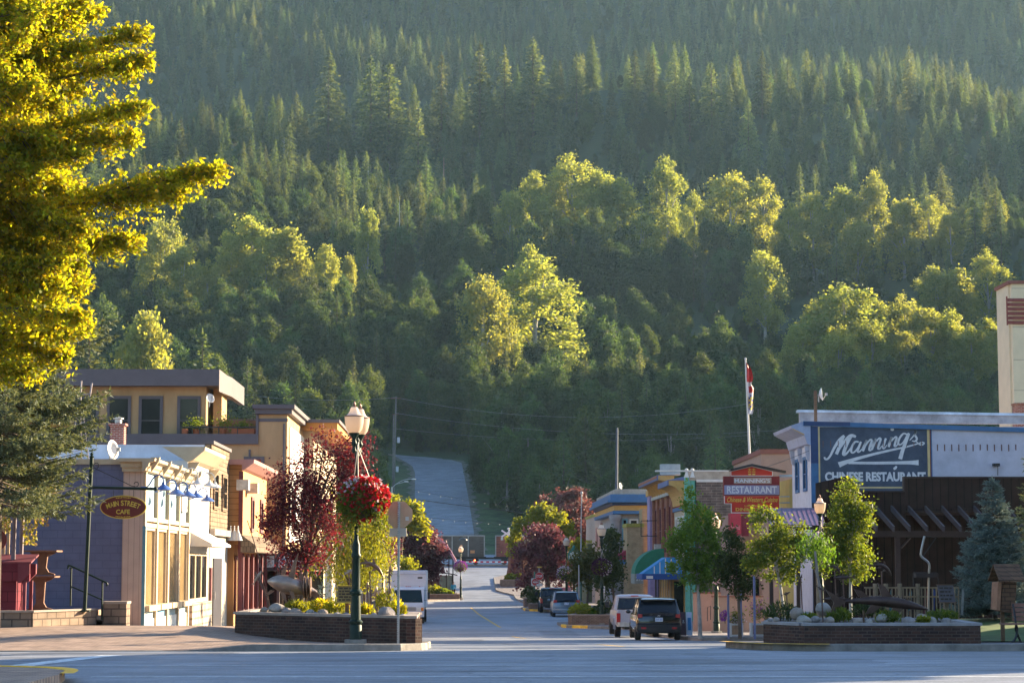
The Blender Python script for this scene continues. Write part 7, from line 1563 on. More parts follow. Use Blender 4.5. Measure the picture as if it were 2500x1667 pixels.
curve_cornice(oc, XF, Ye+.02, Ye+6.9, zc_, .9, 1.5, M_OCHRE, mat('slate_blue_trim', (.12, .14, .26), .65, .15, 3)); part('frieze', M_BLUE, oc, (XF-.12, XF-.003, Ye-.04, Ye+6.98, zc_-1.85, zc_-1.62))
for k in range(3): a = Ye+.5+k*2.1; window_x(oc, XF-.003, a, a+1.2, zc_-4.4, zc_-2.2, M_WHITE, M_GLASS, .16, 0, sgn=-1)
# red brick building
Yb = Ye+7.02; rb = thing('red_brick_building', 'ornate red brick building with striped bracketed cornice', 'building', (XF, Yb, gz(XF, Yb))); zc_ = wz(1160, Yb); Yb1 = Yb+15
part('wall', M_REDBR, rb, (XF, XF+8, Yb, Yb1, gz(XF, Yb)-.4, zc_-.9))
mb = MB()
for k in range(5): y = Yb+.0+k*3.6; mb.box(XF-.18, XF-.003, y, y+.6, gz(XF, Yb)+3, zc_-1.2)
obj('pilaster', mb, M_REDBR, rb)
curve_cornice(rb, XF, Yb-.15, Yb1, zc_, .95, 1.0, M_OCHRE, mat('slate_blue_trim', (.12, .14, .26), .65)); part('cornice_stripe', mat('rust_stripe', (.34, .12, .05), .7), rb, (XF-1.19, XF-1.16, Yb-.1, Yb1, zc_-.18, zc_-.03)); part('corbel', mat('pale_corbel', (.42, .40, .36), .8, .15, 3), rb, (XF-.25, XF-.003, Yb-.1, Yb1, zc_-1.25, zc_-1.02))
part('parapet_block', mat('grey_block', (.32, .36, .38), .8, .15, 3), rb, (XF-.9, XF+.4, Yb-.3, Yb+.5, zc_+.02, zc_+.75))
mb = MB()
for k in range(8): y = Yb+.6+k*1.8; mb.prism([(XF-.003, zc_-1.4), (XF-.25, zc_-1.1), (XF-.9, zc_-.2), (XF-.003, zc_-.2)], 'y', y, y+.22)
obj('cornice_bracket', mb, M_OCHRE, rb)
for k in range(4):
 y = Yb+.75+k*3.6
 for j in range(2): window_x(rb, XF-.002, y+j*1.35, y+j*1.35+1.1, gz(XF, Yb)+4.2, zc_-1.9, M_MAROON, M_GLASS, .1, 1, sgn=-1)
mb = MB().box(XF-.5, XF-.003, Yb+9.3, Yb+10, gz(XF, Yb)+4.3, gz(XF, Yb)+4.9); obj('air_conditioner', mb, M_GALV, rb)
for k in range(4): window_x(rb, XF-.004, Yb+.8+k*3.6, Yb+3.4+k*3.6, gz(XF, Yb)+.4, gz(XF, Yb)+2.9, M_BROWN, M_GLASS, .14, sgn=-1, name='shop_window')
part('lavender_pier', M_LAV, rb, (XF-.35, XF+1, Yb1+.003, Yb1+2.2, gz(XF, Yb)-.3, wz(1210, Yb1))); part('pier_cap', M_OCHRE, rb, (XF-.45, XF+1, Yb1-.02, Yb1+2.3, wz(1210, Yb1), wz(1196, Yb1)))
# awnings
def slope_awning(name, label, X, y0, y1, ztop, out, drop, m, val=.25, valm=None, stripes=None):
 t = thing(name, label, 'awning', (X-out/2, (y0+y1)/2, ztop-drop));
 obj('cover', MB().prism([(X-.002, ztop), (X-out, ztop-drop), (X-out+.03, ztop-drop-.02), (X-.002, ztop-.06)], 'y', y0, y1).prism([(X-.002, ztop), (X-out, ztop-drop), (X-.002, ztop-drop)], 'y', y0-.03, y0-.001), m, t)
 obj('valance', MB().box(X-out-.02, X-out+.01, y0-.03, y1, ztop-drop-val, ztop-drop-.021).box(X-out+.012, X-.002, y0-.03, y0-.002, ztop-drop-val, ztop-drop-.003), valm or m, t); return t
Yq = yf(1562, XF-.8); slope_awning('red_shop_awning', 'crimson triangular shop awning below the buff brick pier', XF-.8, Yq, Yq+7, wz(1320, Yq), 2.6*.8, 45/PM(Yq), mat('crimson_canvas', (.26, .02, .045), .8, .12, 3), .35, M_BLUE)
# green barrel awning at the entrance
Yg = yf(1600, XF-1.5); ga = thing('green_awning', 'large rounded green canvas awning over a shop entrance', 'awning', (XF-1.5, Yg, wz(1415, Yg)))
xr, xl = wx(1622, Yg), wx(1550, Yg); P = []; n = 10; zt_, zb2 = wz(1338, Yg), wz(1400, Yg)
for i in range(n+1): t = i/n*math.pi/2; P.append((xl+(xr-xl)*(1-math.cos(t)), zb2+(zt_-zb2)*math.sin(t)))
obj('cover', MB().prism(P+[(xr, zb2)], 'y', Yg, Yg+3.2), mat('green_canvas', (.012, .15, .085), .75, .15, 3), ga)
o = part('valance', mat('grey_green_valance', (.22, .22, .19), .8, .15, 3), ga, (xl-.02, xl+1.3*(xr-xl)*.22, Yg-.05, Yg+3.2, wz(1424, Yg), zb2-.002))
mb = MB(); add_text(mb, '215', (xl+.16*(xr-xl), Yg-.055, wz(1412, Yg)), 17/PM(Yg), 10/PM(Yg), size=1, extrude=.003); obj('lettering', mb, M_WHITE, o)
Yh = yf(1640, XF-1.2); ba = thing('blue_awning', 'bright blue sloping awning with white stripes beside the green one', 'awning', (XF-1.6, Yh, wz(1412, Yh)))
P = [W(1568, 1400, Yh), W(1625, 1360, Yh), W(1650, 1368, Yh), W(1640, 1400, Yh)]
obj('cover', MB().prism([(P[0].x, P[0].z), (P[1].x, P[1].z), (wx(1665, Yh), P[1].z), (wx(1665, Yh), P[0].z)], 'y', Yh, Yh+2.6), mat('sky_blue_canvas', (.03, .22, .48), .75, .12, 3), ba)
mb = MB()
for k in range(5): u = .32+k*.15; x = P[0].x+(wx(1660, Yh)-P[0].x)*u; zt2 = P[0].z+(P[1].z-P[0].z)*min(1, u*1.6); mb.box(x-.03, x+.03, Yh-.006, Yh-.001, P[0].z+.02, zt2-.05)
obj('stripes', mb, M_WHITE, ba); o = part('valance', mat('royal_blue_canvas', (.012, .06, .22), .75, .12, 3), ba, (P[0].x, wx(1680, Yh), Yh-.03, Yh+4.5, wz(1414, Yh), P[0].z-.002)); mb = MB().box(wx(1578, Yh), wx(1594, Yh), Yh-.036, Yh-.031, wz(1412, Yh), wz(1405, Yh)); obj('logo_patch', mb, M_WHITE, o)
part('shop_front', M_YELBR, oc, (XF-1.0, XF-.004, Ye-.6, Ye+7, gz(XF, Ye)-.3, gz(XF, Ye)+3.0))
for k in range(4): window_x(oc, XF-1.003, Ye-.2+k*1.75, Ye+1.2+k*1.75, gz(XF, Ye)+.3, gz(XF, Ye)+2.7, M_OCHRE, M_GLASS, .12, sgn=-1, name='shop_window')
window_y(oc, Ye-.603, XF-.9, XF-.1, gz(XF, Ye)+.1, gz(XF, Ye)+2.5, M_OCHRE, M_GLASS, .1, name='shop_window')
o = part('door', mat('arch_door_green', (.01, .06, .05), .6), rb, (XF-.05, XF-.003, Yb+4.4, Yb+5.4, gz(XF, Yb), gz(XF, Yb)+2.2)); part('handle', M_GOLD, o, (XF-.09, XF-.051, Yb+4.5, Yb+4.56, gz(XF, Yb)+1, gz(XF, Yb)+1.2))
# buff brick piers and stone bank
Yk = Yb1+2.4; bk = thing('bank_building', 'grey stone bank with columns and deep blue and ochre entablature', 'building', (XF, Yk, gz(XF, Yk)))
xq = wx(1482, Yk+10); zt = wz(1193, Yk+6)
xl_ = wx(1500, Yk+6)
part('wall', M_STONEG, bk, (xl_+.5, XF+8, Yk+6.4, Yk+30, gz(XF, Yk)-.4, wz(1235, Yk+6)))
part('entablature', M_BLUE, bk, (xl_-.3, XF+1, Yk+5.6, Yk+30, wz(1220, Yk+6), wz(1206, Yk+6)), (xl_-.55, XF+1, Yk+5.3, Yk+30, wz(1226, Yk+6), wz(1220.2, Yk+6)), (xl_-.1, XF+1, Yk+5.8, Yk+30, wz(1254, Yk+6), wz(1246, Yk+6)))
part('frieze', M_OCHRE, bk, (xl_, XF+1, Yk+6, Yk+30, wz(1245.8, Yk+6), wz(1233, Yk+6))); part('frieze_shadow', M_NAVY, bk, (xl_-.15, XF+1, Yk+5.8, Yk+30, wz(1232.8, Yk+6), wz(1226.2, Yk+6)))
part('parapet', mat('stained_parapet', (.36, .31, .25), .9), bk, (xl_+.1, XF+1, Yk+6.2, Yk+30, wz(1206, Yk+6)+.002, zt))
mb = MB()
for px in (1503, 1575): cx_ = wx(px, Yk+6); z0_ = gz(XF, Yk)+.6; z1_ = wz(1256, Yk+6); mb.lathe([(.5, z0_), (.5, z0_+.3), (.42, z0_+.35), (.36, z1_-.5), (.42, z1_-.42), (.5, z1_-.1), (.5, z1_)], (cx_, Yk+6.2, 0), 18)
obj('column', mb, M_STONEG, bk, smooth=True)
part('buff_pier', M_YELBR, bk, (wx(1532, Yk), wx(1572, Yk), Yk, Yk+4, gz(XF, Yk)-.3, wz(1286, Yk)), (wx(1572, Yk)+.003, XF+2, Yk+1.2, Yk+4, gz(XF, Yk)-.3, wz(1240, Yk)))
part('pier_cap', mat('mossy_cap', (.30, .27, .05), .8, .3, 4), bk, (wx(1530, Yk), wx(1574, Yk), Yk-.1, Yk+4.1, wz(1286, Yk)+.002, wz(1277, Yk)))
window_y(bk, Yk+6.39, wx(1520, Yk+6), wx(1534, Yk+6), wz(1325, Yk+6), wz(1265, Yk+6), M_TEAL, M_GLASS, .12, 1); window_y(bk, Yk+6.388, wx(1538, Yk+6), wx(1560, Yk+6), wz(1290, Yk+6), wz(1266, Yk+6), M_WHITE, M_GLASS, .12)
# small beige house at the end of the row with navy awnings
Yn = 200; nb = thing('corner_house', 'small beige building with navy window awning beyond the bank', 'building', (wx(1468, Yn), Yn, gz(10, Yn)))
part('wall', mat('pale_pinkish_stucco', (.40, .32, .27), .85, .12, 2), nb, (wx(1453, Yn), wx(1484, Yn), Yn, Yn+15, gz(10, Yn)-.4, wz(1260, Yn))); part('coping', MATS['mossy_cap'], nb, (wx(1451, Yn), wx(1485, Yn), Yn-.1, Yn+15, wz(1260, Yn)+.002, wz(1254, Yn)))
for px in (1455, 1463, 1471): window_y(nb, Yn-.002, wx(px, Yn), wx(px+6, Yn), wz(1335, Yn), wz(1288, Yn), M_PINKT, M_GLASS, .08)
obj('window_awning', MB().prism([(wx(1466, Yn), wz(1278, Yn)), (wx(1484, Yn), wz(1254, Yn)), (wx(1484, Yn), wz(1278, Yn))], 'y', Yn-1.2, Yn-.003), M_NAVY, nb)
for i, (p0, p1, y0, y1, Y, c, lab) in enumerate([(1434, 1453, 1318, 1395, 205, (.10, .12, .06), 'dim little shop with a mossy sign box beyond the corner house'), (1418, 1440, 1330, 1395, 215, (.015, .10, .08), 'low dark green canopy building behind the white pole')]):
 t = thing('shop_building', lab, 'shop', (wx(p0, Y), Y, gz(9, Y))); part('wall', mat('dim_wall_%d' % i, c, .8, .2, 2), t, (wx(p0, Y), wx(p1, Y), Y, Y+10, gz(9, Y)-.4, wz(y0+9, Y))); part('sign_box', MATS['mossy_cap'] if i == 0 else M_GREENM, t, (wx(p0-2, Y), wx(p1+1, Y), Y-.4, Y-.003, wz(y0+8, Y), wz(y0, Y)))
# sign bracket frame hanging from the lavender pier
mb = MB(); Yv = Yb1-4
for a, b in (((1565, 1271), (1630, 1270)), ((1565, 1308), (1620, 1308)), ((1565, 1271), (1565, 1308)), ((1620, 1270), (1620, 1308)), ((1580, 1268), (1580, 1274)), ((1580, 1304), (1580, 1309)), ((1605, 1304), (1605, 1309))): mb.tube([W(*a, Yv), W(*b, Yv)], .03, 5)
solo('empty_sign_frame', mb, M_BLACK, 'empty black sign frame hanging in front of the red brick building', 'sign frame')
# --- tower
Yt = 140; tw = thing('cream_tower', 'tall cream tower with red louvres and brown cap at the right edge', 'tower', (wx(2437, Yt), Yt, gz(30, 100))); x0, x1 = wx(2470, Yt, 900), wx(2470, Yt, 900)+3.6
part('shaft', mat('tower_stucco', (.60, .51, .36), .85, .08, 1), tw, (x0+.12, x1, Yt, Yt+3.6, gz(30, 100)-1, wz(690, Yt)), ); part('side_panel', mat('tower_stucco', (.62, .5, .4), .85), tw, (x0, x0+.119, Yt+.5, Yt+3.6, gz(30, 100)-1, wz(690, Yt)))
part('cap', mat('brown_trim', (.2, .07, .05), .7), tw, (x0-.12, x1+.1, Yt-.12, Yt+3.7, wz(690, Yt)+.002, wz(682, Yt)))
mb = MB(); la, lb = wx(2475, Yt), wx(2475, Yt)+1.9; lz0, lz1 = wz(789, Yt), wz(723, Yt)
for k in range(6): z = lz0+(lz1-lz0)*k/6; mb.prism([(Yt-.10, z), (Yt-.003, z+.16), (Yt-.003, z+.24), (Yt-.10, z+.09)], 'x', la, lb)
obj('louvre', mb, mat('red_louvre', (.20, .045, .035), .7, .15, 3), tw); mb = MB().box(la-.08, la-.001, Yt-.12, Yt-.002, lz0-.06, lz1+.06); obj('louvre_frame', mb, mat('red_louvre', (.2, .045, .035), .7), tw)
mb = MB()
for py in (795, 875, 950, 700): mb.box(x0+.125, x1, Yt-.008, Yt-.001, wz(py, Yt)-.03, wz(py, Yt)+.0)
obj('panel_joints', mb, mat('joint_grey', (.25, .2, .16), .9), tw)
mb = MB().box(wx(2490, 100), wx(2490, 100)+.8, 100, 100.7, zt-2, wz(985, 100)).box(wx(2488, 100), wx(2490, 100)+.85, 99.95, 100.75, wz(985, 100)+.002, wz(981, 100)); solo('roof_chimney', mb, M_BRICKR, 'dark red brick chimney at the right edge above the pale wall', 'chimney')
# --- flag
YF = 118; fp = thing('flagpole', 'white flagpole rising behind the restaurant sign', 'flagpole', (wx(1834, YF), YF, wz(1130, YF)))
obj('pole', MB().tube([(wx(1834, YF), YF, wz(1130, YF)), (wx(1826, YF), YF, wz(876, YF))], [.07, .045], 8).ball((wx(1826, YF), YF, wz(875, YF)), .07), M_WHITE, fp, smooth=True)
fl = thing('hanging_flag', 'limp red, white and yellow flag hanging down the white pole', 'flag', (wx(1828, YF), YF, wz(1010, YF))); mb = MB(); nx_, nz_ = 9, 24
wl = [(0, 2), (.12, 12), (.3, 15), (.42, 10), (.5, 16), (.62, 14), (.75, 13), (.9, 14), (1, 10)]
for j in range(nz_+1):
 v = j/nz_; wd = np.interp(v, [q[0] for q in wl], [q[1] for q in wl])/PM(YF)
 for i in range(nx_+1): u = i/nx_; mb.v.append((wx(1827+v*4, YF)+wd*u, YF-.08+.09*math.sin(u*9+v*7)+.05*math.sin(v*17), wz(885+v*125, YF)))
for j in range(nz_):
 for i in range(nx_): a = j*(nx_+1)+i; mb.f.append((a, a+1, a+nx_+2, a+nx_+1))
fo = obj('cloth', mb, M_RED, fl, smooth=True)
for mm_ in (mat('flag_white', (.6, .56, .58), .8, .1, 3), mat('flag_yellow', (.6, .45, .1), .8, .1, 3), mat('flag_blue', (.08, .08, .3), .8, .1, 3)): fo.data.materials.append(mm_)
for p in fo.data.polygons:
 v = (wz(885, YF)-(p.center.z+wz(1010, YF)))/(wz(885, YF)-wz(1010, YF)); u = p.center.x
 p.material_index = 0 if v < .36 or (.44 < v < .58 and u > .1) else (1 if v < .62 or .9 < v else (3 if (int(v*26)+int(u*12)) % 3 == 0 else (2 if v > .66 else 1)))
# --- brown pavilion with pergola rafters
YV = 80.5; pv_ = thing('brown_pavilion', 'dark brown board pavilion with sloping rafters behind the right planter', 'pavilion', (wx(2250, YV), YV, gz(12, YV))); zg = gz(12, YV)-.3
xA, xB, xC_, xD = wx(1996, YV), wx(2108, YV), wx(2213, YV), wx(2660, YV)
part('board_wall', M_BROWNB, pv_, (xB-.0, xC_, YV, YV+.2, wz(1265, YV), wz(1200, YV)), (xC_+.002, xD, YV-.02, YV+.2, wz(1240, YV), wz(1166, YV)))
obj('board_gable', MB().prism([(xA, wz(1178, YV)), (wx(2075, YV), wz(1160, YV)), (xB-.002, wz(1200, YV)), (xB-.002, wz(1265, YV)), (xA, wz(1265, YV))], 'y', YV+.01, YV+.2), M_BROWNB, pv_)
part('coping', M_BROWN, pv_, (xB, xC_-.05, YV-.05, YV+.22, wz(1200, YV)+.001, wz(1197, YV)), (xC_-.05, xD, YV-.06, YV+.22, wz(1166, YV)+.001, wz(1162, YV)), (xC_-.055, xC_+.0, YV-.055, YV+.2, wz(1200, YV)+.04, wz(1166, YV)))
part('back_wall', M_BROWNB, pv_, (wx(1990, YV+4), xD, YV+4.3, YV+4.5, zg, wz(1245, YV)+.4)); part('ceiling', M_BROWN, pv_, (xA, xD, YV+.2, YV+4.5, wz(1250, YV), wz(1245, YV)))
mb = MB(); Yr0 = YV;
for px in (2098, 2140, 2179, 2221, 2262, 2303, 2343, 2381, 2420, 2460):
 a = Vector((wx(px, YV), YV-.02, wz(1236, YV))); b = Vector((wx(px+42, YV-2.2), YV-2.4, wz(1287, YV-2.2))); d = (b-a); w_ = Vector((.035, 0, 0)); h = Vector((0, 0, .16))
 n0 = len(mb.v); mb.v += [tuple(q) for q in (a-w_-h, a+w_-h, b+w_-h, b-w_-h, a-w_+h*.3, a+w_+h*.3, b+w_+h*.3, b-w_+h*.3)]
 mb.f += [tuple(n0+i for i in f) for f in ((3,2,1,0),(4,5,6,7),(0,1,5,4),(1,2,6,5),(2,3,7,6),(3,0,4,7))]
obj('rafter', mb, mat('rafter_timber', (.048, .038, .042), .75, .25, 3), pv_)
part('beam', M_BROWN, pv_, (wx(2100, YV-1.4), xD, YV-1.5, YV-1.3, wz(1310, YV-1.4), wz(1295, YV-1.4)))
mb = MB()
for px in (2192, 2440): mb.box(wx(px-6, YV-1.4), wx(px+6, YV-1.4), YV-1.5, YV-1.31, zg, wz(1310, YV-1.4)-.001)
mb.tube([W(2200, 1337, YV-1.4), W(2222, 1312, YV-1.4)], .05, 4); obj('post', mb, M_BROWN, pv_)
mb = MB()
for px, m_ in ((2136, 0), (2162, 0), (2196, 0), (2240, 0), (1998, 0)): mb.tube([(wx(px, 60.5), 60.5, gz(11, 60)), (wx(px, 60.5), 60.5, wz(1424, 60.5))], .065, 8)
for py in (1434, 1456): mb.box(wx(2110, 60.5), wx(2340, 60.5), 60.47, 60.53, wz(py+2, 60.5), wz(py-2, 60.5))
for k in range(26): x = wx(2114+k*9, 60.5); mb.box(x-.015, x+.015, 60.48, 60.52, gz(11, 60), wz(1434, 60.5))
solo('log_fence', mb, mat('peeled_log', (.20, .14, .085), .8, .3, 4), 'rustic fence of peeled log posts in front of the brown pavilion', 'fence')
rr = random.Random(9)
for k, (px, c, lab) in enumerate([(2238, (.36, .32, .32), 'white patterned ski leaning by the pavilion fence'), (2256, (.16, .03, .04), 'red ski leaning by the pavilion fence'), (2276, (.03, .06, .25), 'blue ski leaning by the pavilion fence'), (2218, (.03, .14, .17), 'turquoise ski leaning by the pavilion fence'), (2345, (.2, .2, .2), 'black and white ski by the blue spruce'), (2170, (.03, .15, .16), 'short turquoise ski behind a log post')]):
 Y = 60.75; mb = MB(); a = W(px, 1500, Y); b = W(px+3, 1446, Y); w_ = .035; mb.prism([(a.x-w_, a.z), (a.x+w_, a.z), (b.x+w_, b.z), (b.x+w_*.3, b.z+.1), (b.x-w_*.3, b.z+.1), (b.x-w_, b.z)], 'y', Y-.05-.03*k, Y-.035-.03*k); solo('ski', mb, mat('ski_%d' % k, c, .4, .35, 5), lab, 'ski', 'skis along the pavilion fence')
# chair lift chair
cl = thing('lift_chair', 'old chairlift chair on a bent silver pole', 'chairlift', (wx(2262, 56), 56, gz(11, 56)))
obj('hanger', MB().tube(smooth_pts([W(2257, 1308, 56), W(2249, 1345, 56), W(2250, 1358, 56), W(2266, 1372, 56), W(2269, 1385, 56), W(2268, 1400, 56), W(2266, 1500, 56)], 6), .03, 8), mat('worn_chrome', (.28, .26, .25), .3, .2, 4, metal=.8), cl, smooth=True)
mb = MB().tube(smooth_pts([W(2231, 1430, 56), W(2230, 1400, 56), W(2240, 1397, 56), W(2285, 1398, 56), W(2289, 1405, 56), W(2292, 1430, 56)], 4), .018, 6); mb.box(wx(2234, 56), wx(2288, 56), 55.85, 56.25, wz(1409, 56), wz(1399, 56)); obj('seat', mb, M_BROWN, cl); mb = MB().tube([W(2257, 1308, 56), W(2285, 1312, 56), W(2253, 1358, 56)], .014, 5); obj('stay', mb, M_BLACK, cl)
# ------------------------------------------------------------ right brick planter and what stands in it
ZR = wz(1520, 49.2)
RP = [(wx(1862, 50.6), 50.6), (wx(1962, 49.0), 49.0), (wx(2391, 49.0), 49.0), (wx(2391, 49.0)+.3, 53.6), (wx(1880, 54), 54.0)]
brick_planter('brick_planter', 'dark brick planter with the sturgeon sculpture on the right corner', RP, ZR, cap=mat('grey_coping', (.27, .25, .25), .85, .2, 4, bump=.2))
for i, (px, py, Y, r) in enumerate([(1895, 1512, 50.2, .12), (1962, 1514, 49.7, .22), (1990, 1512, 50, .16), (2026, 1514, 49.8, .17), (2010, 1486, 52, .28), (1972, 1504, 51.5, .2), (2095, 1516, 49.5, .16), (2154, 1508, 50.4, .2), (2218, 1517, 49.4, .22), (2250, 1508, 50.6, .2), (2275, 1516, 50, .2), (2310, 1517, 49.6, .16), (1945, 1497, 51, .26), (2122, 1517, 49.4, .12), (1880, 1514, 50.4, .1)]):
 boulder('pointed pale boulder below the sturgeon sculpture' if px == 2154 else ('largest pale boulder at the far left of the sturgeon planter' if px == 2010 else 'pale grey boulder along the edge of the sturgeon planter'), px, py, Y, r, i+30, None if px in (2154, 2010) else 'boulders in the sturgeon planter', .75)
for i, (px, py, Y, r, h, m, lab) in enumerate([(1905, 1512, 51.5, .42, .45, M_DGRN, 'dark green clump at the left end of the sturgeon planter'), (2050, 1514, 50.8, .3, .3, M_GRNL, 'green clump left of the sturgeon sculpture'), (2170, 1515, 50.5, .3, .25, M_GRNL, 'low green tuft under the sturgeon sculpture'), (2255, 1518, 49.6, .14, .12, M_YGRN, 'small bright tuft on the sturgeon planter edge'), (2120, 1500, 52.5, .4, .35, M_DGRN, 'dark tuft behind the sturgeon sculpture'), (2300, 1508, 52.5, .4, .2, M_GRNL, 'low green patch by the reading board on the log post'), (1975, 1516, 50.6, .2, .2, M_GRNL, 'green tuft between pale boulders')]):
 tuft('plant_clump', lab, px, py, Y, r, h, m, 380, i+60)
M_BRZD = mat('dark_bronze', (.075, .045, .038), .38, .35, 3, metal=.6)
c = W(2160, 1478, 50.8); b, f = fish_mesh(2.05, .115, .10); st_ = thing('sturgeon_sculpture', 'large dark bronze sturgeon sculpture lying over the right planter', 'sculpture', (c.x, c.y, ZR-.05)); M = Matrix.Translation((0, 0, c.z-ZR+.05)) @ Matrix.Rotation(R(5), 4, 'Y')
for q, nm in ((b, 'body'), (f, 'fins')): q.v = [tuple(M @ Vector(v)) for v in q.v]; obj(nm, q, M_BRZD, st_, smooth=nm == 'body', local=True)
mb = MB()
for x in (-.5, .1, .6): mb.tube([(x, .05, -.1), (x, .05, c.z-ZR-.06)], .025, 6)
obj('legs', mb, M_WOODB, st_, local=True); mb = MB()
for k in range(16): x = -.75+k*.09; mb.prism([(x-.03, c.z-ZR+.26-.10*abs(x)-.02), (x+.03, c.z-ZR+.26-.10*abs(x)-.02), (x, c.z-ZR+.33-.10*abs(x))], 'y', -.02, .02)
obj('back_scutes', mb, M_BRZD, st_, local=True)
GF = dict(ground=ZR-.05, m=M_BRZD)
fish('dark fish swimming left below the tall maple', 2040, 1462, 51.4, .62, (0, 0, R(182)), **GF); fish('arched dark fish leaping in front of the pavilion post', 2152, 1392, 52.4, .55, (0, R(28), 0), bend=.12, **GF)
fish('dark fish nosing over two rods, lower of the pair under the maple', 2058, 1409, 51.8, .46, (0, R(2), R(180)), **GF); fish('curved dark fish above its lower mate under the maple', 2038, 1392, 52, .34, (0, R(38), 0), bend=.08, **GF)
fish('small dark fish on a tall rod beside the pavilion post base', 1920, 1448, 51.6, .22, (0, R(-20), 0), **GF); fish('small dark fish head high on a leaning rod', 2005, 1437, 51.6, .24, (0, R(30), 0), **GF); fish('little dark fish on a rod at the left of the sturgeon planter', 1955, 1410, 52.4, .2, (0, R(-70), 0), **GF)
mb = MB()
for a, b in (((1990, 1345), (1998, 1420)), ((1998, 1420), (2010, 1500)), ((1992, 1390), (2004, 1440))): mb.tube([W(*a, 52.8), W(*b, 52.8)], .03, 6)
solo('driftwood_pole', mb, mat('grey_driftwood', (.22, .18, .16), .85, .3, 5), 'leaning grey driftwood pole between the maples', 'pole')
reading_board('notice_board', 'dark reading board on a pale log post in the sturgeon planter', 2290, 2329, 1428, 1469, 53.0, ZR-.05, 4, post=mat('peeled_log', (.2, .14, .085), .8), face=mat('dark_panel', (.075, .055, .05), .5, .3, 6))
# bird house shaped board and bench
hb = thing('shingled_hutch', 'brown shingled hutch on a post beside the bench', 'hutch', (wx(2452, 52), 52, gz(12, 52))); M_SH = brick_mat('brown_shingles', (.17, .09, .05), (.12, .06, .035), (.05, .03, .02), .25, .10, .01, bump=.6)
zA = gz(12, 52); obj('post', MB().box(wx(2442, 52), wx(2450, 52), 52, 52.1, zA, wz(1494, 52)), M_WOODB, hb)
obj('cabinet', MB().prism([(wx(2434, 52), wz(1492, 52)), (wx(2468, 52), wz(1496, 52)), (wx(2474, 52), wz(1420, 52)), (wx(2440, 52), wz(1418, 52))], 'y', 51.7, 52.3), M_SH, hb)
obj('front', MB().prism([(wx(2425, 51.9), wz(1488, 51.9)), (wx(2433.5, 51.9), wz(1490, 51.9)), (wx(2439, 51.9), wz(1420, 51.9)), (wx(2430, 51.9), wz(1420, 51.9))], 'y', 51.65, 52.25), mat('reddish_cedar', (.28, .13, .07), .75, .25, 5), hb)
obj('roof', MB().prism([(51.4, wz(1419, 52)), (51.95, wz(1381, 52)), (52.5, wz(1419, 52)), (52.5, wz(1415, 52)), (51.95, wz(1376, 52)), (51.4, wz(1415, 52))], 'x', wx(2424, 52), wx(2487, 52)), M_SH, hb)
bn = thing('park_bench', 'brown slatted bench with black iron legs at the right edge', 'bench', (wx(2492, 51), 51, gz(13, 51))); x0 = wx(2478, 51); z = gz(13, 51)
mb = MB()
for k in range(4): mb.box(x0+.02, x0+1.6, 51.42-.05*k*0+.02*k, 51.45+.02*k, z+.5+.11*k, z+.59+.11*k)
obj('backrest', mb, mat('bench_slat', (.22, .10, .07), .6, .2, 4), bn); mb = MB()
for k in range(4): mb.box(x0-.32, x0+1.6, 50.95+.11*k, 51.04+.11*k, z+.42, z+.455)
obj('seat', mb, mat('bench_slat', (.22, .1, .07), .6), bn)
for dx in (.05, 1.4): obj('leg', MB().tube(smooth_pts([Vector((x0+dx-.18, 50.95, z)), Vector((x0+dx-.08, 51.0, z+.1)), Vector((x0+dx, 51.1, z+.3)), Vector((x0+dx, 51.2, z+.41))], 4), .028, 6).tube(smooth_pts([Vector((x0+dx+.18, 51.5, z)), Vector((x0+dx+.1, 51.4, z+.12)), Vector((x0+dx, 51.25, z+.3)), Vector((x0+dx, 51.2, z+.41))], 4), .028, 6).tube([(x0+dx, 51.2, z+.41), (x0+dx, 51.45, z+.9)], .025, 6), M_BLACK, bn, smooth=True)
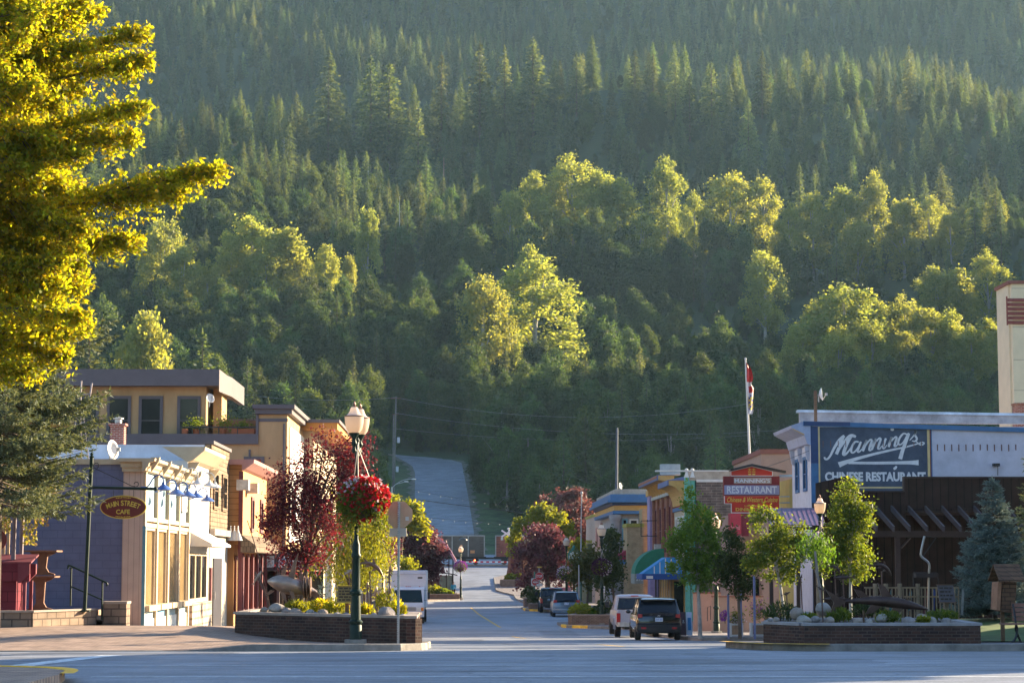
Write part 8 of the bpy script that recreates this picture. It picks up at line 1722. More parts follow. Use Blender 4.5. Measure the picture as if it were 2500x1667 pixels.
# posts, tubs and boards along the pavement
for i, (px, y0, y1, Y, m, lab) in enumerate([(1841, 1405, 1552, 78, mat('slate_blue_pole', (.10, .13, .26), .5, .15, 4), 'tall slate blue pole left of the pointed maple'), (1777, 1450, 1548, 82, mat('slate_blue_pole', (.1, .13, .26), .5), 'short slate blue pole beside the lamp behind the green tree'), (1808, 1440, 1550, 80.6, mat('slate_blue_pole', (.1, .13, .26), .5), 'thin slate pole behind the dark round tree')]):
 zb_ = gz(9, Y); solo('steel_pole', MB().tube([(wx(px, Y), Y, zb_-.05), (wx(px, Y), Y, wz(y0, Y))], .045, 8), m, lab, 'pole', smooth=True)
for i, (p0, p1, Y, lab, fm) in enumerate([(1781, 1813, 86, 'white framed wooden flower tub with white blossoms', M_FWHT), (1832, 1872, 88, 'wooden flower tub with tall purple salvia', M_FPUR)]):
 z = gz(10, Y); t = thing('flower_tub', lab, 'flower tub', (wx((p0+p1)/2, Y), Y, z)); x0, x1 = wx(p0, Y), wx(p1, Y)
 part('box', mat('tub_wood', (.30, .19, .12), .8, .2, 4), t, (x0+.03, x1-.03, Y, Y+.5, z+.03, z+.5)); part('frame', M_WHITE, t, (x0, x0+.07, Y-.02, Y+.52, z, z+.55), (x1-.07, x1, Y-.02, Y+.52, z, z+.55), (x0+.07, x1-.07, Y-.02, Y-.001, z+.03, z+.09), (x0+.07, x1-.07, Y-.02, Y-.001, z+.46, z+.53))
 rng = np.random.default_rng(90+i); C = rng.normal(size=(420, 3))*np.array(((x1-x0)*.28, .15, .16 if i == 0 else .25))+np.array((0, .25, .75 if i == 0 else .95)); mesh_obj('foliage', fast_mesh('foliage', leaf_quads(C, .08, rng), 4, M_GRNL), t)
 C = rng.normal(size=(160, 3))*np.array(((x1-x0)*.3, .15, .12 if i == 0 else .2))+np.array((0, .15, .62 if i == 0 else 1.15)); mesh_obj('blossoms', fast_mesh('blossoms', leaf_quads(C, .07, rng), 4, fm), t)
tuft('petunia_clump', 'magenta flower clump beside the white framed tub', 1770, 1515, 86, .2, .5, M_FPUR, 200, 95, leaf=.08, blades=False)
for i, (px, w_, c, lab) in enumerate([(1664, 17, (.07, .03, .04), 'dark sandwich board beside the black car'), (1681, 13, (.55, .62, .7), 'white sandwich board with a blue picture beside the black car')]):
 Y = 90+i*.3; z = gz(9.5, Y); t = thing('sandwich_board', lab, 'sign', (wx(px, Y), Y, z)); x0, x1 = wx(px-w_/2, Y), wx(px+w_/2, Y); H = 1.0
 for s_ in (-1, 1): obj('board', MB().prism([(Y+s_*.28-.015, z+.04), (Y+s_*.28+.015, z+.04), (Y+s_*.03+.015, z+H), (Y+s_*.03-.015, z+H)], 'x', x0, x1), mat('board_%d' % i, c, .6, .1, 3), t)
 if i == 1: obj('picture', MB().prism([(Y-.25, z+.25), (Y-.08, z+.82), (Y-.09, z+.82), (Y-.26, z+.25)], 'x', x0+.04, x1-.04), mat('poster_blue', (.03, .25, .5), .5, .3, 2), t)
 else:
  mb = MB(); add_text(mb, '&', (wx(px, Y)+.05, Y-.16, z+.6), .1, .16, size=1, extrude=.004); obj('lettering', mb, M_WHITE, t)
YP_ = 103; t = thing('parking_sign', 'small pale parking notice under the white and purple basket', 'sign', (wx(1748, YP_), YP_-.2, wz(1428, YP_))); part('plate', mat('pinkish_plate', (.5, .36, .36), .6, .08, 3), t, (wx(1738, YP_), wx(1762, YP_), YP_-.22, YP_-.2, wz(1427, YP_), wz(1411, YP_)))
mb = MB(); [mb.box(wx(1740+3*(k % 2), YP_), wx(1759-2*(k % 3), YP_), YP_-.226, YP_-.2205, wz(1414+3.4*k, YP_)-.02, wz(1414+3.4*k, YP_)+.015) for k in range(4)]; obj('lettering', mb, MATS['faded_pink'], t)
# ------------------------------------------------------------ vehicles
M_TYRE = mat('tyre_rubber', (.018, .018, .019), .85, .2, 8)
M_RIM = mat('wheel_rim', (.35, .35, .36), .35, .15, 5, metal=.8)
M_CGLASS = mat('car_glass', (.008, .011, .016), .06, .3, 1, spec=.45)
M_LAMPR = mat('tail_lamp_red', (.40, .012, .015), .2, .25, 9, spec=.8, coat=.6)
M_LAMPC = mat('lamp_clear', (.65, .65, .62), .15, .15, 9, spec=.8)
M_AMB = mat('lamp_amber', (.6, .2, .03), .25, .15, 9)
M_PLATE = mat('licence_plate', (.62, .66, .75), .5, .05, 5)
M_PLINK = mat('plate_ink', (.05, .08, .25), .6)
M_TRIMB = mat('black_plastic', (.02, .02, .022), .6, .2, 6)
def sec(y, pts):            # half section (x,z) from bottom centre outwards to top centre -> closed ring
 r = [Vector((x, y, z)) for x, z in pts]; l = [Vector((-x, y, z)) for x, z in reversed(pts)]
 return r+l
def wheel(t, x, y, r, w=.22, m=M_RIM):
 s = 1 if x > 0 else -1; Rm = Matrix.Translation((x, y, r)) @ Matrix.Rotation(math.pi/2, 4, 'Y')
 o = obj('wheel', MB().lathe([(r*.62, -w/2), (r*.9, -w/2), (r, -w/2+.04), (r, w/2-.04), (r*.9, w/2), (r*.62, w/2)], (0, 0, 0), 22, Rm), M_TYRE, t, smooth=True, local=True)
 rim = MB().lathe([(.03, 0), (r*.25, .0), (r*.30, .015), (r*.6, -.01), (r*.64, .012)], (0, 0, 0), 18, Matrix.Translation((x+s*(w/2-.035), y, r)) @ Matrix.Rotation(s*math.pi/2, 4, 'Y'))
 for k in range(5): a = 2*math.pi*k/5; rim.box(-.035, .035, r*.1, r*.6, .0, .02, Matrix.Translation((x+s*(w/2-.02), y, r)) @ Matrix.Rotation(s*math.pi/2, 4, 'Y') @ Matrix.Rotation(a, 4, 'Z'))
 obj('rim', rim, m, o, local=True)
def plate(t, y, z, txt, w=.31):
 o = obj('licence_plate', MB().box(-w/2, w/2, y-.012, y, z-.078, z+.078), M_PLATE, t, local=True)
 mb = MB(); add_text(mb, txt, (0, y-.013, z), w*.86, .085, size=1, extrude=.002); obj('lettering', mb, M_PLINK, o, local=True)
def car(name, label, px, Y, paint, W_, L, H, belt, clr, rw, z_hood, tail, roof_in=.13, wb=None, rz=0, cabin=(.10, .45, .30, 1.15), txt='BC4 71K', van=False, rim=M_RIM, lamps=None, bumper=None, rails=False):
 """rear at y=0, nose at y=L. cabin: (rear glass foot, rear glass head, windscreen head from nose share, windscreen foot from nose)"""
 x = wx(px, Y); t = thing(name, label, 'car' if name != 'pickup_truck' else 'pickup truck', (x, Y, float(road_z(Y))), rz); hw = W_/2
 st = []
 def bsec(y, z0, z1, w, k=1.0): return sec(y, [(0, z0), (w*.86, z0), (w*.97, z0+.10), (w, z0+.28*(z1-z0)+.05), (w*.995, z0+.70*(z1-z0)), (w*.955, z1-.03), (w*.90, z1), (0, z1+.012*k)])
 st = [bsec(.0, clr+.16, belt-.16, hw*.90), bsec(.04, clr+.06, belt-.06, hw*.955), bsec(.16, clr, belt, hw*.985), bsec(.55, clr-.03, belt+.005, hw), bsec(L*.45, clr-.03, belt, hw), bsec(L-cabin[3], clr-.03, belt-.02, hw), bsec(L-.75, clr, z_hood+.03, hw*.98), bsec(L-.22, clr+.02, z_hood-.05, hw*.93), bsec(L-.03, clr+.08, z_hood-.20, hw*.82)]
 obj('body', MB().loft(st), paint, t, smooth=True, local=True)
 # cabin: glass block, pillars and roof
 def csec(y, z, w): return [Vector((-w, y, z)), Vector((w, y, z))]
 f0, f1 = cabin[0], cabin[1]; wf = L-cabin[3]; wh = L-cabin[3]-cabin[2]*2.2
 def cab(y, zt, inset): return sec(y, [(0, belt-.02), (hw*.89, belt-.02), (hw*.89-inset*.35, belt+(zt-belt)*.45), (hw*.89-inset, zt-.03), (hw*.89-inset-.08, zt), (0, zt+.02)])
 g = [cab(f0, belt+.06, .0), cab(f0+.02, belt+.10, .01), cab(f1, H-.05, roof_in), cab(f1+.12, H-.025, roof_in), cab(wh, H-.03, roof_in), cab(wf-.06, belt+.06, .02), cab(wf, belt+.0, .0)]
 obj('window', MB().loft(g), M_CGLASS, t, smooth=False, local=True)
 rf = [sec(f1-.10, [(0, H-.075), (hw*.89-roof_in+.012, H-.085), (hw*.89-roof_in+.012, H-.055), (0, H-.035)])]
 for y, zt in ((f1, H-.03), (f1+.25, H-.008), ((f1+wh)/2, H), (wh, H-.012), (wh+.10, H-.05)): rf.append(sec(y, [(0, zt-.06), (hw*.89-roof_in+.015, zt-.07), (hw*.89-roof_in+.015, zt-.035), (hw*.89-roof_in-.06, zt+.0), (0, zt+.022)]))
 obj('roof', MB().loft(rf), paint, t, smooth=True, local=True)
 mb = MB()
 for s in (-1, 1):
  a = Vector((s*(hw*.89+.002), f0+.0, belt-.03)); b = Vector((s*(hw*.89-roof_in+.004), f1, H-.06)); mb.tube([a, b], [.075, .06], 6)
  mb.tube([(s*(hw*.89+.002), wf, belt-.01), (s*(hw*.89-roof_in+.004), wh, H-.06)], .04, 6)
  for ym in ((f1*.45+wh*.55), (f1*.85+wh*.15) if van or rails else None):
   if ym: mb.tube([(s*(hw*.89+.002), ym, belt-.01), (s*(hw*.89-roof_in+.006), ym, H-.06)], .035, 6)
 obj('pillar', mb, paint if not van else paint, t, smooth=True, local=True)
 obj('bumper', MB().loft([sec(y, [(0, clr+.0), (w*.94, clr+.0), (w, clr+.08), (w, clr+.22), (w*.96, clr+.28), (0, clr+.29)]) for y, w in ((-.07, hw*.90), (-.03, hw*.965), (.3, hw*1.004))]), bumper or paint, t, smooth=True, local=True)
 for s in (-1, 1):
  lz, lh, lw = tail; mb = MB().loft([[Vector((s*hw*u, y, lz+v)) for u, v in ((.93, -lh/2), (.93, lh/2), (.93-lw, lh/2*.8), (.93-lw, -lh/2*.6))] for y in (-.025, .14)]); obj('tail_light', mb, M_LAMPR, t, local=True)
  for yw in (.78, .78+(wb or L*.60)): wheel(t, s*(hw-.12), yw, rw, .23, rim)
  m = MB().ball((s*(hw+.11), L-cabin[3]-.35, belt+.08), .11, .07, .08, 8); obj('mirror', m, paint if name != 'estate' else M_TRIMB, t, smooth=True, local=True)
 obj('arch_liner', MB().box(-hw*.93, hw*.93, .30, L-.4, clr-.06, clr+.22), M_TRIMB, t, local=True)
 obj('wiper', MB().tube([(-.05, f0-.02, belt+.12), (hw*.4, f0+.02, belt+.16)], .012, 5), M_TRIMB, t, local=True)
 if rails:
  mb = MB(); [mb.tube([(s*(hw*.89-roof_in-.06), f1+.1, H), (s*(hw*.89-roof_in-.06), f1+.2, H+.06), (s*(hw*.89-roof_in-.06), wh-.3, H+.055), (s*(hw*.89-roof_in-.06), wh-.2, H)], .018, 6) for s in (-1, 1)]; obj('roof_rail', mb, M_TRIMB, t, smooth=True, local=True)
 return t
M_CBLK = mat('black_car_paint', (.008, .008, .010), .12, .15, 2, spec=.6, coat=.8)
M_CSIL = mat('silver_blue_paint', (.13, .19, .26), .3, .08, 2, metal=.5, coat=.5)
M_CWHT = mat('pale_pickup_paint', (.37, .36, .40), .3, .06, 2, coat=.5)
M_CDRK = mat('dark_green_grey_paint', (.022, .032, .034), .25, .15, 2, coat=.6)
t = car('suv_car', 'shiny black car parked at the kerb, nearest of the parked vehicles', 1608, 86.5, M_CBLK, 1.84, 4.4, 1.69, 1.02, .34, .35, 1.02, (.98, .17, .20), txt='AN9 38C', cabin=(.10, .50, .28, 1.3), bumper=M_TRIMB)
obj('spoiler', MB().loft([sec(y, [(0, 1.60), (w, 1.57), (w, 1.60), (0, 1.64)]) for y, w in ((.26, .60), (.55, .64))]), M_CBLK, t, local=True); plate(t, -.03, .84, 'AN9 38C')
mb = MB()
for s in (-1, 1): mb.box(s*.62-.1, s*.62+.1, -.075, -.05, .46, .54)
obj('reflector', mb, M_LAMPR, t, local=True)
mb = MB().tube([(-.05, -.012, .965), (-.02, -.016, 1.02)], .01, 5).tube([(.02, -.016, .965), (.05, -.012, 1.02)], .01, 5).tube([(-.035, -.014, .985), (.035, -.014, 1.0)], .008, 5); obj('emblem', mb, M_GALV, t, local=True)
t = car('minivan', 'silver blue minivan parked behind the planter with the lamp', 1383, 150, M_CSIL, 1.97, 5.0, 1.75, 1.05, .30, .34, 1.0, (1.08, .20, .26), txt='KS 27P', cabin=(.06, .40, .32, 1.0), van=True, rails=True); plate(t, -.03, .92, 'KS2 7PD')
obj('number_recess', MB().box(-.42, .42, -.022, -.004, .80, 1.0), M_CSIL, t, local=True); t['category'] = 'van'
def pickup(label, px, Y, paint, W_, H, txt, lampshape='tall', rz=0, L=5.7):
 x = wx(px, Y); t = thing('pickup_truck', label, 'pickup truck', (x, Y, float(road_z(Y))), rz); hw = W_/2; c = .52; b = 1.22*H/1.9; zb = b
 def bs(y, z0, z1, w): return sec(y, [(0, z0), (w*.93, z0), (w, z0+.12), (w*1.0, z1-.18), (w*.97, z1-.03), (w*.93, z1), (0, z1+.003)])
 obj('cargo_bed', MB().loft([bs(.02, c, zb, hw*.97), bs(.10, c-.02, zb, hw), bs(1.95, c-.04, zb, hw)]), paint, t, smooth=True, local=True)
 obj('body', MB().loft([bs(1.97, c-.04, zb-.02, hw*.985), bs(4.1, c-.04, zb-.02, hw*.985), bs(4.9, c, zb-.06, hw*.98), bs(L-.1, c+.05, zb-.16, hw*.93), bs(L, c+.1, zb-.3, hw*.85)]), paint, t, smooth=True, local=True)
 def cb(y, zt, i): return sec(y, [(0, zb-.03), (hw*.9, zb-.03), (hw*.9-i, zt-.04), (hw*.9-i-.08, zt), (0, zt+.02)])
 obj('window', MB().loft([cb(2.06, zb+.05, .02), cb(2.26, H-.07, .14), cb(3.4, H-.07, .14), cb(4.15, zb+.02, .02)]), M_CGLASS, t, local=True)
 rf = []
 for y, z in ((2.16, H-.08), (2.26, H-.02), (2.8, H), (3.35, H-.02), (3.5, H-.09)): rf.append(sec(y, [(0, z-.07), (hw*.9-.125, z-.08), (hw*.9-.125, z-.03), (hw*.9-.2, z), (0, z+.02)]))
 obj('roof', MB().loft(rf), paint, t, smooth=True, local=True); mb = MB()
 for s in (-1, 1):
  mb.tube([(s*hw*.9, 2.06, zb-.02), (s*(hw*.9-.135), 2.27, H-.07)], .08, 6).tube([(s*hw*.9, 4.15, zb-.02), (s*(hw*.9-.135), 3.42, H-.07)], .045, 6).tube([(s*hw*.9, 3.05, zb-.02), (s*(hw*.9-.135), 3.0, H-.07)], .045, 6)
 obj('pillar', mb, paint, t, smooth=True, local=True)
 for s in (-1, 1):
  lh = .48 if lampshape == 'tall' else .36; obj('tail_light', MB().box(s*hw*.985, s*hw*.81, -.012, .14, zb-.12-lh, zb-.12), M_LAMPR, t, local=True, bevel=.015)
  for yw in (1.15, 4.75): wheel(t, s*(hw-.13), yw, .39, .27)
  obj('mirror', MB().box(s*(hw+.05), s*(hw+.28), 3.75, 3.83, zb+.06, zb+.34), M_TRIMB, t, local=True, bevel=.02)
  obj('wheel_arch', MB().loft([[Vector((s*(hw+.0), 1.15+.50*math.cos(a)*q, .40+.52*math.sin(a)*q)) for a in np.linspace(-.1, math.pi+.1, 9)]+[Vector((s*(hw+.045), 1.15+.50*math.cos(a)*q, .40+.52*math.sin(a)*q)) for a in np.linspace(math.pi+.1, -.1, 9)] for q in (.90, 1.0)]), paint, t, local=True)
 tg = obj('tailgate', MB().box(-hw*.79, hw*.79, -.006, .018, c+.12, zb-.04), paint, t, local=True, bevel=.01); obj('handle', MB().box(-.12, .12, -.02, -.0065, zb-.28, zb-.20), M_TRIMB, tg, local=True)
 obj('bumper', MB().loft([sec(y, [(0, .50), (hw*w, .50), (hw*w, .70), (0, .72)]) for y, w in ((-.17, .86), (-.12, .95), (.05, .98))]), M_GALV if paint is M_CWHT else M_TRIMB, t, local=True)
 obj('brake_light', MB().box(-.18, .18, 2.135, 2.155, H-.075, H-.035), M_LAMPR, t, local=True); obj('chassis', MB().box(-hw*.6, hw*.6, .2, L-.4, .38, .56), M_TRIMB, t, local=True)
 plate(t, -.172, .60, txt); return t
pickup('pale silver pickup parked beside the black car', 1558, 99, M_CWHT, 2.04, 1.93, 'BV3 90M')
pickup('dark pickup parked beyond the minivan', 1350, 164, M_CDRK, 1.98, 1.88, 'HD5 61T', 'short')
# white box truck facing us
YTk = 131.0; t = thing('box_truck', 'white box truck parked on the left facing the viewer', 'truck', (wx(996, YTk), YTk, float(road_z(YTk)))); M_TRW = mat('truck_white', (.55, .56, .60), .45, .06, 1.5, coat=.3)
hw = 1.06
obj('cargo_box', MB().box(-1.1, 1.1, 1.75, 6.2, .95, 3.22), M_TRW, t, local=True, bevel=.04); obj('roof_fairing', MB().prism([(1.742, 2.98), (1.70, 3.0), (1.72, 3.2), (1.742, 3.215)], 'x', -1.06, 1.06), mat('box_trim', (.42, .44, .52), .4, .1, 3, metal=.3), t, local=True)
cabp = [(.06, .62), (.0, .72), (.0, 1.05), (.12, 1.25), (.52, 2.12), (.72, 2.2), (1.70, 2.22), (1.70, .55), (.3, .5)]
obj('cab', MB().prism(cabp, 'x', -.98, .98), M_TRW, t, local=True, bevel=.05)
def on_front(z, off=.004): z0, y0, z1, y1 = 1.25, .12, 2.12, .52; return y0+(y1-y0)*(z-z0)/(z1-z0)-off
mb = MB(); a, b = on_front(1.28), on_front(2.04)
mb.v = [(-.90, a, 1.28), (.90, a, 1.28), (.80, b, 2.04), (-.80, b, 2.04), (-.90, a+.02, 1.28), (.90, a+.02, 1.28), (.80, b+.02, 2.04), (-.80, b+.02, 2.04)]; mb.f = [(0, 1, 2, 3), (4, 7, 6, 5), (0, 4, 5, 1), (1, 5, 6, 2), (2, 6, 7, 3), (3, 7, 4, 0)]
o = obj('windscreen', mb, mat('teal_glass', (.008, .022, .028), .08, .4, .6, spec=.22), t, local=True); obj('wiper', MB().tube([(-.1, a-.02, 1.32), (-.45, on_front(1.55)-.02, 1.55)], .012, 5).tube([(.15, a-.02, 1.32), (.5, on_front(1.5)-.02, 1.5)], .012, 5), M_TRIMB, o, local=True)
obj('side_window', MB().box(.981, .987, .75, 1.5, 1.35, 2.0).box(-.987, -.981, .75, 1.5, 1.35, 2.0), M_CGLASS, t, local=True)
mb = MB()
for k in range(4): mb.box(-.5, .5, -.012, .02, .80+k*.055, .825+k*.055)
obj('grille', mb, M_TRIMB, t, local=True); obj('bumper', MB().box(-1.0, 1.0, -.10, .2, .40, .70), M_TRW, t, local=True, bevel=.04)
for s in (-1, 1):
 h = obj('headlight', MB().box(s*.55, s*.80, -.02, .05, .78, .96), M_LAMPC, t, local=True, bevel=.01); obj('indicator', MB().box(s*.805, s*.97, -.018, .08, .78, .98), M_AMB, t, local=True); obj('fog_lamp', MB().box(s*.42, s*.58, -.108, -.099, .47, .56).box(s*.64, s*.76, -.108, -.099, .47, .56), M_AMB, t, local=True)
 obj('mirror', MB().tube([(s*.95, .5, 2.0), (s*1.25, .42, 2.0), (s*1.25, .42, 1.45), (s*.98, .3, 1.4)], .014, 5).box(s*1.19, s*1.33, .38, .43, 1.48, 1.9), M_TRIMB, t, local=True)
 wheel(t, s*.86, .95, .38, .24, M_TRW); wheel(t, s*.84, 4.6, .40, .42, M_TRW)
mb = MB()
for x in (-.12, 0, .12, -.7, .7): mb.box(x-.04, x+.04, .62, .68, 2.225, 2.265)
obj('marker_lamp', mb, mat('marker_red', (.4, .06, .04), .4), t, local=True); obj('chassis', MB().box(-.5, .5, .3, 6, .5, .9), M_TRIMB, t, local=True); obj('number_board', MB().box(.55, .85, 1.735, 1.749, 2.72, 2.82), M_TRIMB, t, local=True)
# ------------------------------------------------------------ railway crossing
YW = 288.95; zr_ = float(road_z(YW))+.16
def wagon(label, x0, x1, body, rib):
 t = thing('railway_wagon', label, 'railway wagon', ((x0+x1)/2, YW, zr_), 0, None); z0, z1 = zr_+1.05, zr_+3.75
 obj('body', MB().box(x0, x1, YW-1.45, YW+1.45, z0, z1), body, t); mb = MB(); n = int((x1-x0)/2.15)
 for k in range(n+1): x = x0+.05+(x1-x0-.1)*k/n; mb.box(x-.07, x+.07, YW-1.55, YW-1.452, z0, z1)
 mb.box(x0-.05, x1+.05, YW-1.56, YW-1.453, z1-.0, z1+.14); obj('rib', mb, rib, t)
 obj('underframe', MB().box(x0-.2, x1+.2, YW-1.2, YW+1.2, z0-.36, z0-.003), M_TRIMB, t)
 for xe, s in ((x0, 1), (x1, -1)):
  for dx in (1.2, 2.9):
   for yy_ in (-.75, .75): obj('wheel', MB().lathe([(.1, -.07), (.44, -.07), (.46, 0), (.44, .07), (.1, .07)], (xe+s*dx, YW+yy_, zr_+.46), 16, Matrix.Rotation(math.pi/2, 4, 'X')), mat('rusty_iron', (.08, .05, .04), .8, .3, 4), t, smooth=True)
  obj('bogie', MB().box(xe+s*.9, xe+s*3.2, YW-1.0, YW-.85, zr_+.35, zr_+.65), M_TRIMB, t); lad = MB()
  for k in range(7): lad.box(xe+s*.12, xe+s*.6, YW-1.62, YW-1.57, z0+.2+k*.36, z0+.24+k*.36)
  obj('ladder', lad, M_TRIMB, t); obj('coupler', MB().box(xe-s*.2, xe-s*.75, YW-.15, YW+.15, zr_+.7, zr_+.95), M_TRIMB, t)
 return t
wg = wagon('grey ribbed hopper wagon standing across the end of the street', wx(1183, YW)-15.2, wx(1183, YW), mat('wagon_grey', (.080, .068, .060), .8, .2, 1.2), mat('wagon_rib', (.26, .25, .24), .7, .2, 2))
obj('warning_plate', MB().box(wx(1148, YW), wx(1159, YW), YW-1.47, YW-1.451, wz(1350, YW), wz(1343, YW)), mat('faded_orange', (.45, .2, .08), .8), wg)
wagon('reddish hopper wagon half hidden by the purple tree', wx(1209, YW), wx(1209, YW)+15.2, mat('wagon_red', (.22, .07, .05), .8, .3, 1.2), mat('wagon_rib', (.42, .4, .38), .7))
YGt = 279; zg = float(road_z(YGt)); t = thing('crossing_gate', 'red and white striped barrier lowered in front of the train', 'barrier', (wx(1246, YGt), YGt, zg)); xa, xb = wx(1130, YGt), wx(1244, YGt); zz = wz(1371, YGt)
w_ = MB(); r_ = MB(); n = 16
for k in range(n): (w_ if k % 2 else r_).box(xa+(xb-xa)*k/n, xa+(xb-xa)*(k+1)/n-.002, YGt-.03, YGt+.03, zz-.09, zz+.09)
obj('arm', w_, M_WHITE, t); obj('stripe', r_, M_RED, t); obj('lamp', MB().ball((wx(1159, YGt), YGt-.08, zz+.2), .11), mat('lit_red_lamp', (.8, .1, .03), .4, emit=(1, .12, .03, 3.0)), t)
obj('mast', MB().tube([(wx(1246, YGt), YGt, zg-.1), (wx(1242, YGt), YGt, wz(1288, YGt))], .09, 8), M_WHITE, t, smooth=True)
c = W(1236, 1302, YGt); mb = MB()
for a in (.6, -.6): mb.box(-.75, .75, -.02, .02, -.1, .1, Matrix.Translation((c.x, c.y-.1-.03*(a > 0), c.z)) @ Matrix.Rotation(a, 4, 'Y'))
obj('crossbuck', mb, mat('pinkish_white', (.6, .48, .5), .6, .1, 3), t); obj('signal_hood', MB().box(c.x-.7, c.x-.4, YGt-.2, YGt-.05, wz(1318, YGt), wz(1311, YGt)).ball((wx(1241, YGt), YGt, wz(1290, YGt)), .16), M_GALV, t)
# ------------------------------------------------------------ far left corner: shelter, person, vault
YSh = 231; zS = gz(-1.5, YSh)
sh = thing('bus_shelter', 'glass walled bus shelter with curved brown roof', 'bus shelter', (wx(1085, YSh), YSh, zS)); x0, x1 = wx(1070, YSh), wx(1112, YSh)
P = [(x0-1.4+(x1-x0+1.6)*u, wz(1397, YSh)-.0+.42*math.sin(u*2.2+.5)-.42) for u in np.linspace(0, 1, 9)]
obj('roof', MB().prism(P+[(p[0], p[1]-.1) for p in reversed(P)], 'y', YSh-.3, YSh+2.4), M_BROWN, sh)
for px in (1071, 1090, 1104): obj('post', MB().box(wx(px, YSh)-.05, wx(px, YSh)+.05, YSh, YSh+.1, zS-.05, wz(1399, YSh)-.1), M_BROWN, sh)
obj('glass_wall', MB().box(x0+.05, wx(1103, YSh), YSh+.03, YSh+.05, zS+.2, wz(1404, YSh)), mat('shelter_glass', (.16, .18, .14), .2, .35, 1.5, spec=.7), sh); obj('bench', MB().box(wx(1045, YSh), x0, YSh+.2, YSh+.25, zS+.3, wz(1418, YSh)), M_WOODB, sh)
def person(label, px, Y, z, h=1.70):
 x = wx(px, Y); t = thing('person', label, 'person', (x, Y, z)); s = h/1.7
 J = {'pelvis': (0, 0, .92, .13, .10), 'waist': (0, 0, 1.08, .115, .085), 'chest': (0, 0, 1.28, .15, .10), 'neck0': (0, 0, 1.43, .06, .055), 'head0': (0, -.01, 1.52, .07, .075), 'head1': (0, -.01, 1.62, .078, .09), 'top': (0, -.005, 1.69, .045, .05)}
 E = [('pelvis', 'waist'), ('waist', 'chest'), ('chest', 'neck0'), ('neck0', 'head0'), ('head0', 'head1'), ('head1', 'top')]
 for sd, nm in ((-1, 'a'), (1, 'b')):
  for k, v in {'hip': (.10*sd, 0, .86, .085, .085), 'knee': (.11*sd, -.02+.03*sd, .47, .055, .055), 'ankle': (.11*sd, .02+.06*sd, .09, .038, .04), 'toe': (.12*sd, -.15+.06*sd, .035, .03, .026), 'sho': (.19*sd, 0, 1.38, .055, .055), 'elb': (.25*sd, .02, 1.10, .042, .042), 'wri': (.23*sd, -.08, .88, .026, .028), 'palm': (.225*sd, -.10, .80, .034, .022)}.items(): J[k+nm] = v
  E += [('pelvis', 'hip'+nm), ('hip'+nm, 'knee'+nm), ('knee'+nm, 'ankle'+nm), ('ankle'+nm, 'toe'+nm), ('chest', 'sho'+nm), ('sho'+nm, 'elb'+nm), ('elb'+nm, 'wri'+nm), ('wri'+nm, 'palm'+nm)]
  for i, (dx, ln) in enumerate(((-.028, .065), (-.010, .078), (.010, .072), (.027, .058))):
   J['f%d' % i+nm] = ((.225+dx)*sd, -.11, .80-ln*.6, .009, .009); J['g%d' % i+nm] = ((.225+dx)*sd, -.125, .80-ln*1.2, .008, .008); E += [('palm'+nm, 'f%d' % i+nm), ('f%d' % i+nm, 'g%d' % i+nm)]
  J['th'+nm] = ((.225-.045)*sd, -.13, .80, .010, .010); E += [('palm'+nm, 'th'+nm)]
 keys = list(J); me = bpy.data.meshes.new('body'); me.from_pydata([tuple(s*c for c in J[k][:3]) for k in keys], [(keys.index(a), keys.index(b)) for a, b in E], [])
 o = mesh_obj('body', me, t); sk = o.modifiers.new('skin', 'SKIN');
 for i, k in enumerate(keys): me.skin_vertices[0].data[i].radius = (J[k][3]*s, J[k][4]*s)
 me.skin_vertices[0].data[0].use_root = True; me.materials.append(mat('skin', (.45, .26, .18), .6, .05, 5)); sb = o.modifiers.new('soft', 'SUBSURF'); sb.render_levels = 1; sb.levels = 1
 def shell(name, m, chains):
  mb = MB()
  for pts in chains: mb.tube(smooth_pts([Vector(p[:3]) for p in pts], 3), list(np.interp(np.linspace(0, 1, (len(pts)-1)*3+1), np.linspace(0, 1, len(pts)), [p[3] for p in pts])), 10)
  return obj(name, mb, m, t, smooth=True, local=True)
 shell('jacket', mat('turquoise_jacket', (.03, .27, .40), .75, .12, 6), [[(0, 0, .90, .15), (0, 0, 1.08, .15), (0, 0, 1.28, .175), (0, 0, 1.42, .10)]]+[[(.13*d, 0, 1.37, .08), (.20*d, 0, 1.34, .075), (.255*d, .02, 1.10, .06), (.235*d, -.075, .90, .045)] for d in (-1, 1)])
 shell('trousers', mat('dark_trousers', (.02, .02, .026), .8, .15, 6), [[(.07*d, 0, .95, .125), (.105*d, 0, .80, .105), (.11*d, -.02+.03*d, .47, .075), (.11*d, .02+.06*d, .10, .06)] for d in (-1, 1)])
 obj('shoe', MB().ball((-.12, -.12-.02, .045), .05, .13, .045).ball((.12, -.02, .045), .05, .13, .045), M_TRIMB, t, smooth=True, local=True)
 obj('hair', MB().ball((0, .02, 1.63), .092, .10, .085).ball((0, .06, 1.55), .08, .06, .09), mat('brown_hair', (.05, .03, .02), .7), t, smooth=True, local=True)
 obj('face_features', MB().ball((-.03, -.098, 1.60), .011).ball((.03, -.098, 1.60), .011).ball((0, -.108, 1.575), .012, .014, .018), mat('face_shade', (.12, .06, .05), .6), t, local=True); return t
person('person in a turquoise jacket and dark trousers standing beside the bus shelter', 1107, 230.2, zS)
tv = thing('pink_vault', 'curved pink metal canopy behind the big purple tree', 'canopy', (wx(1085, 240), 240, gz(-3, 235)))
P = [W(px, py, 240) for px, py in ((1020, 1291), (1042, 1294), (1065, 1304), (1085, 1322), (1102, 1345), (1114, 1368))]; P = [(p.x, p.z) for p in smooth_pts(P, 3)]
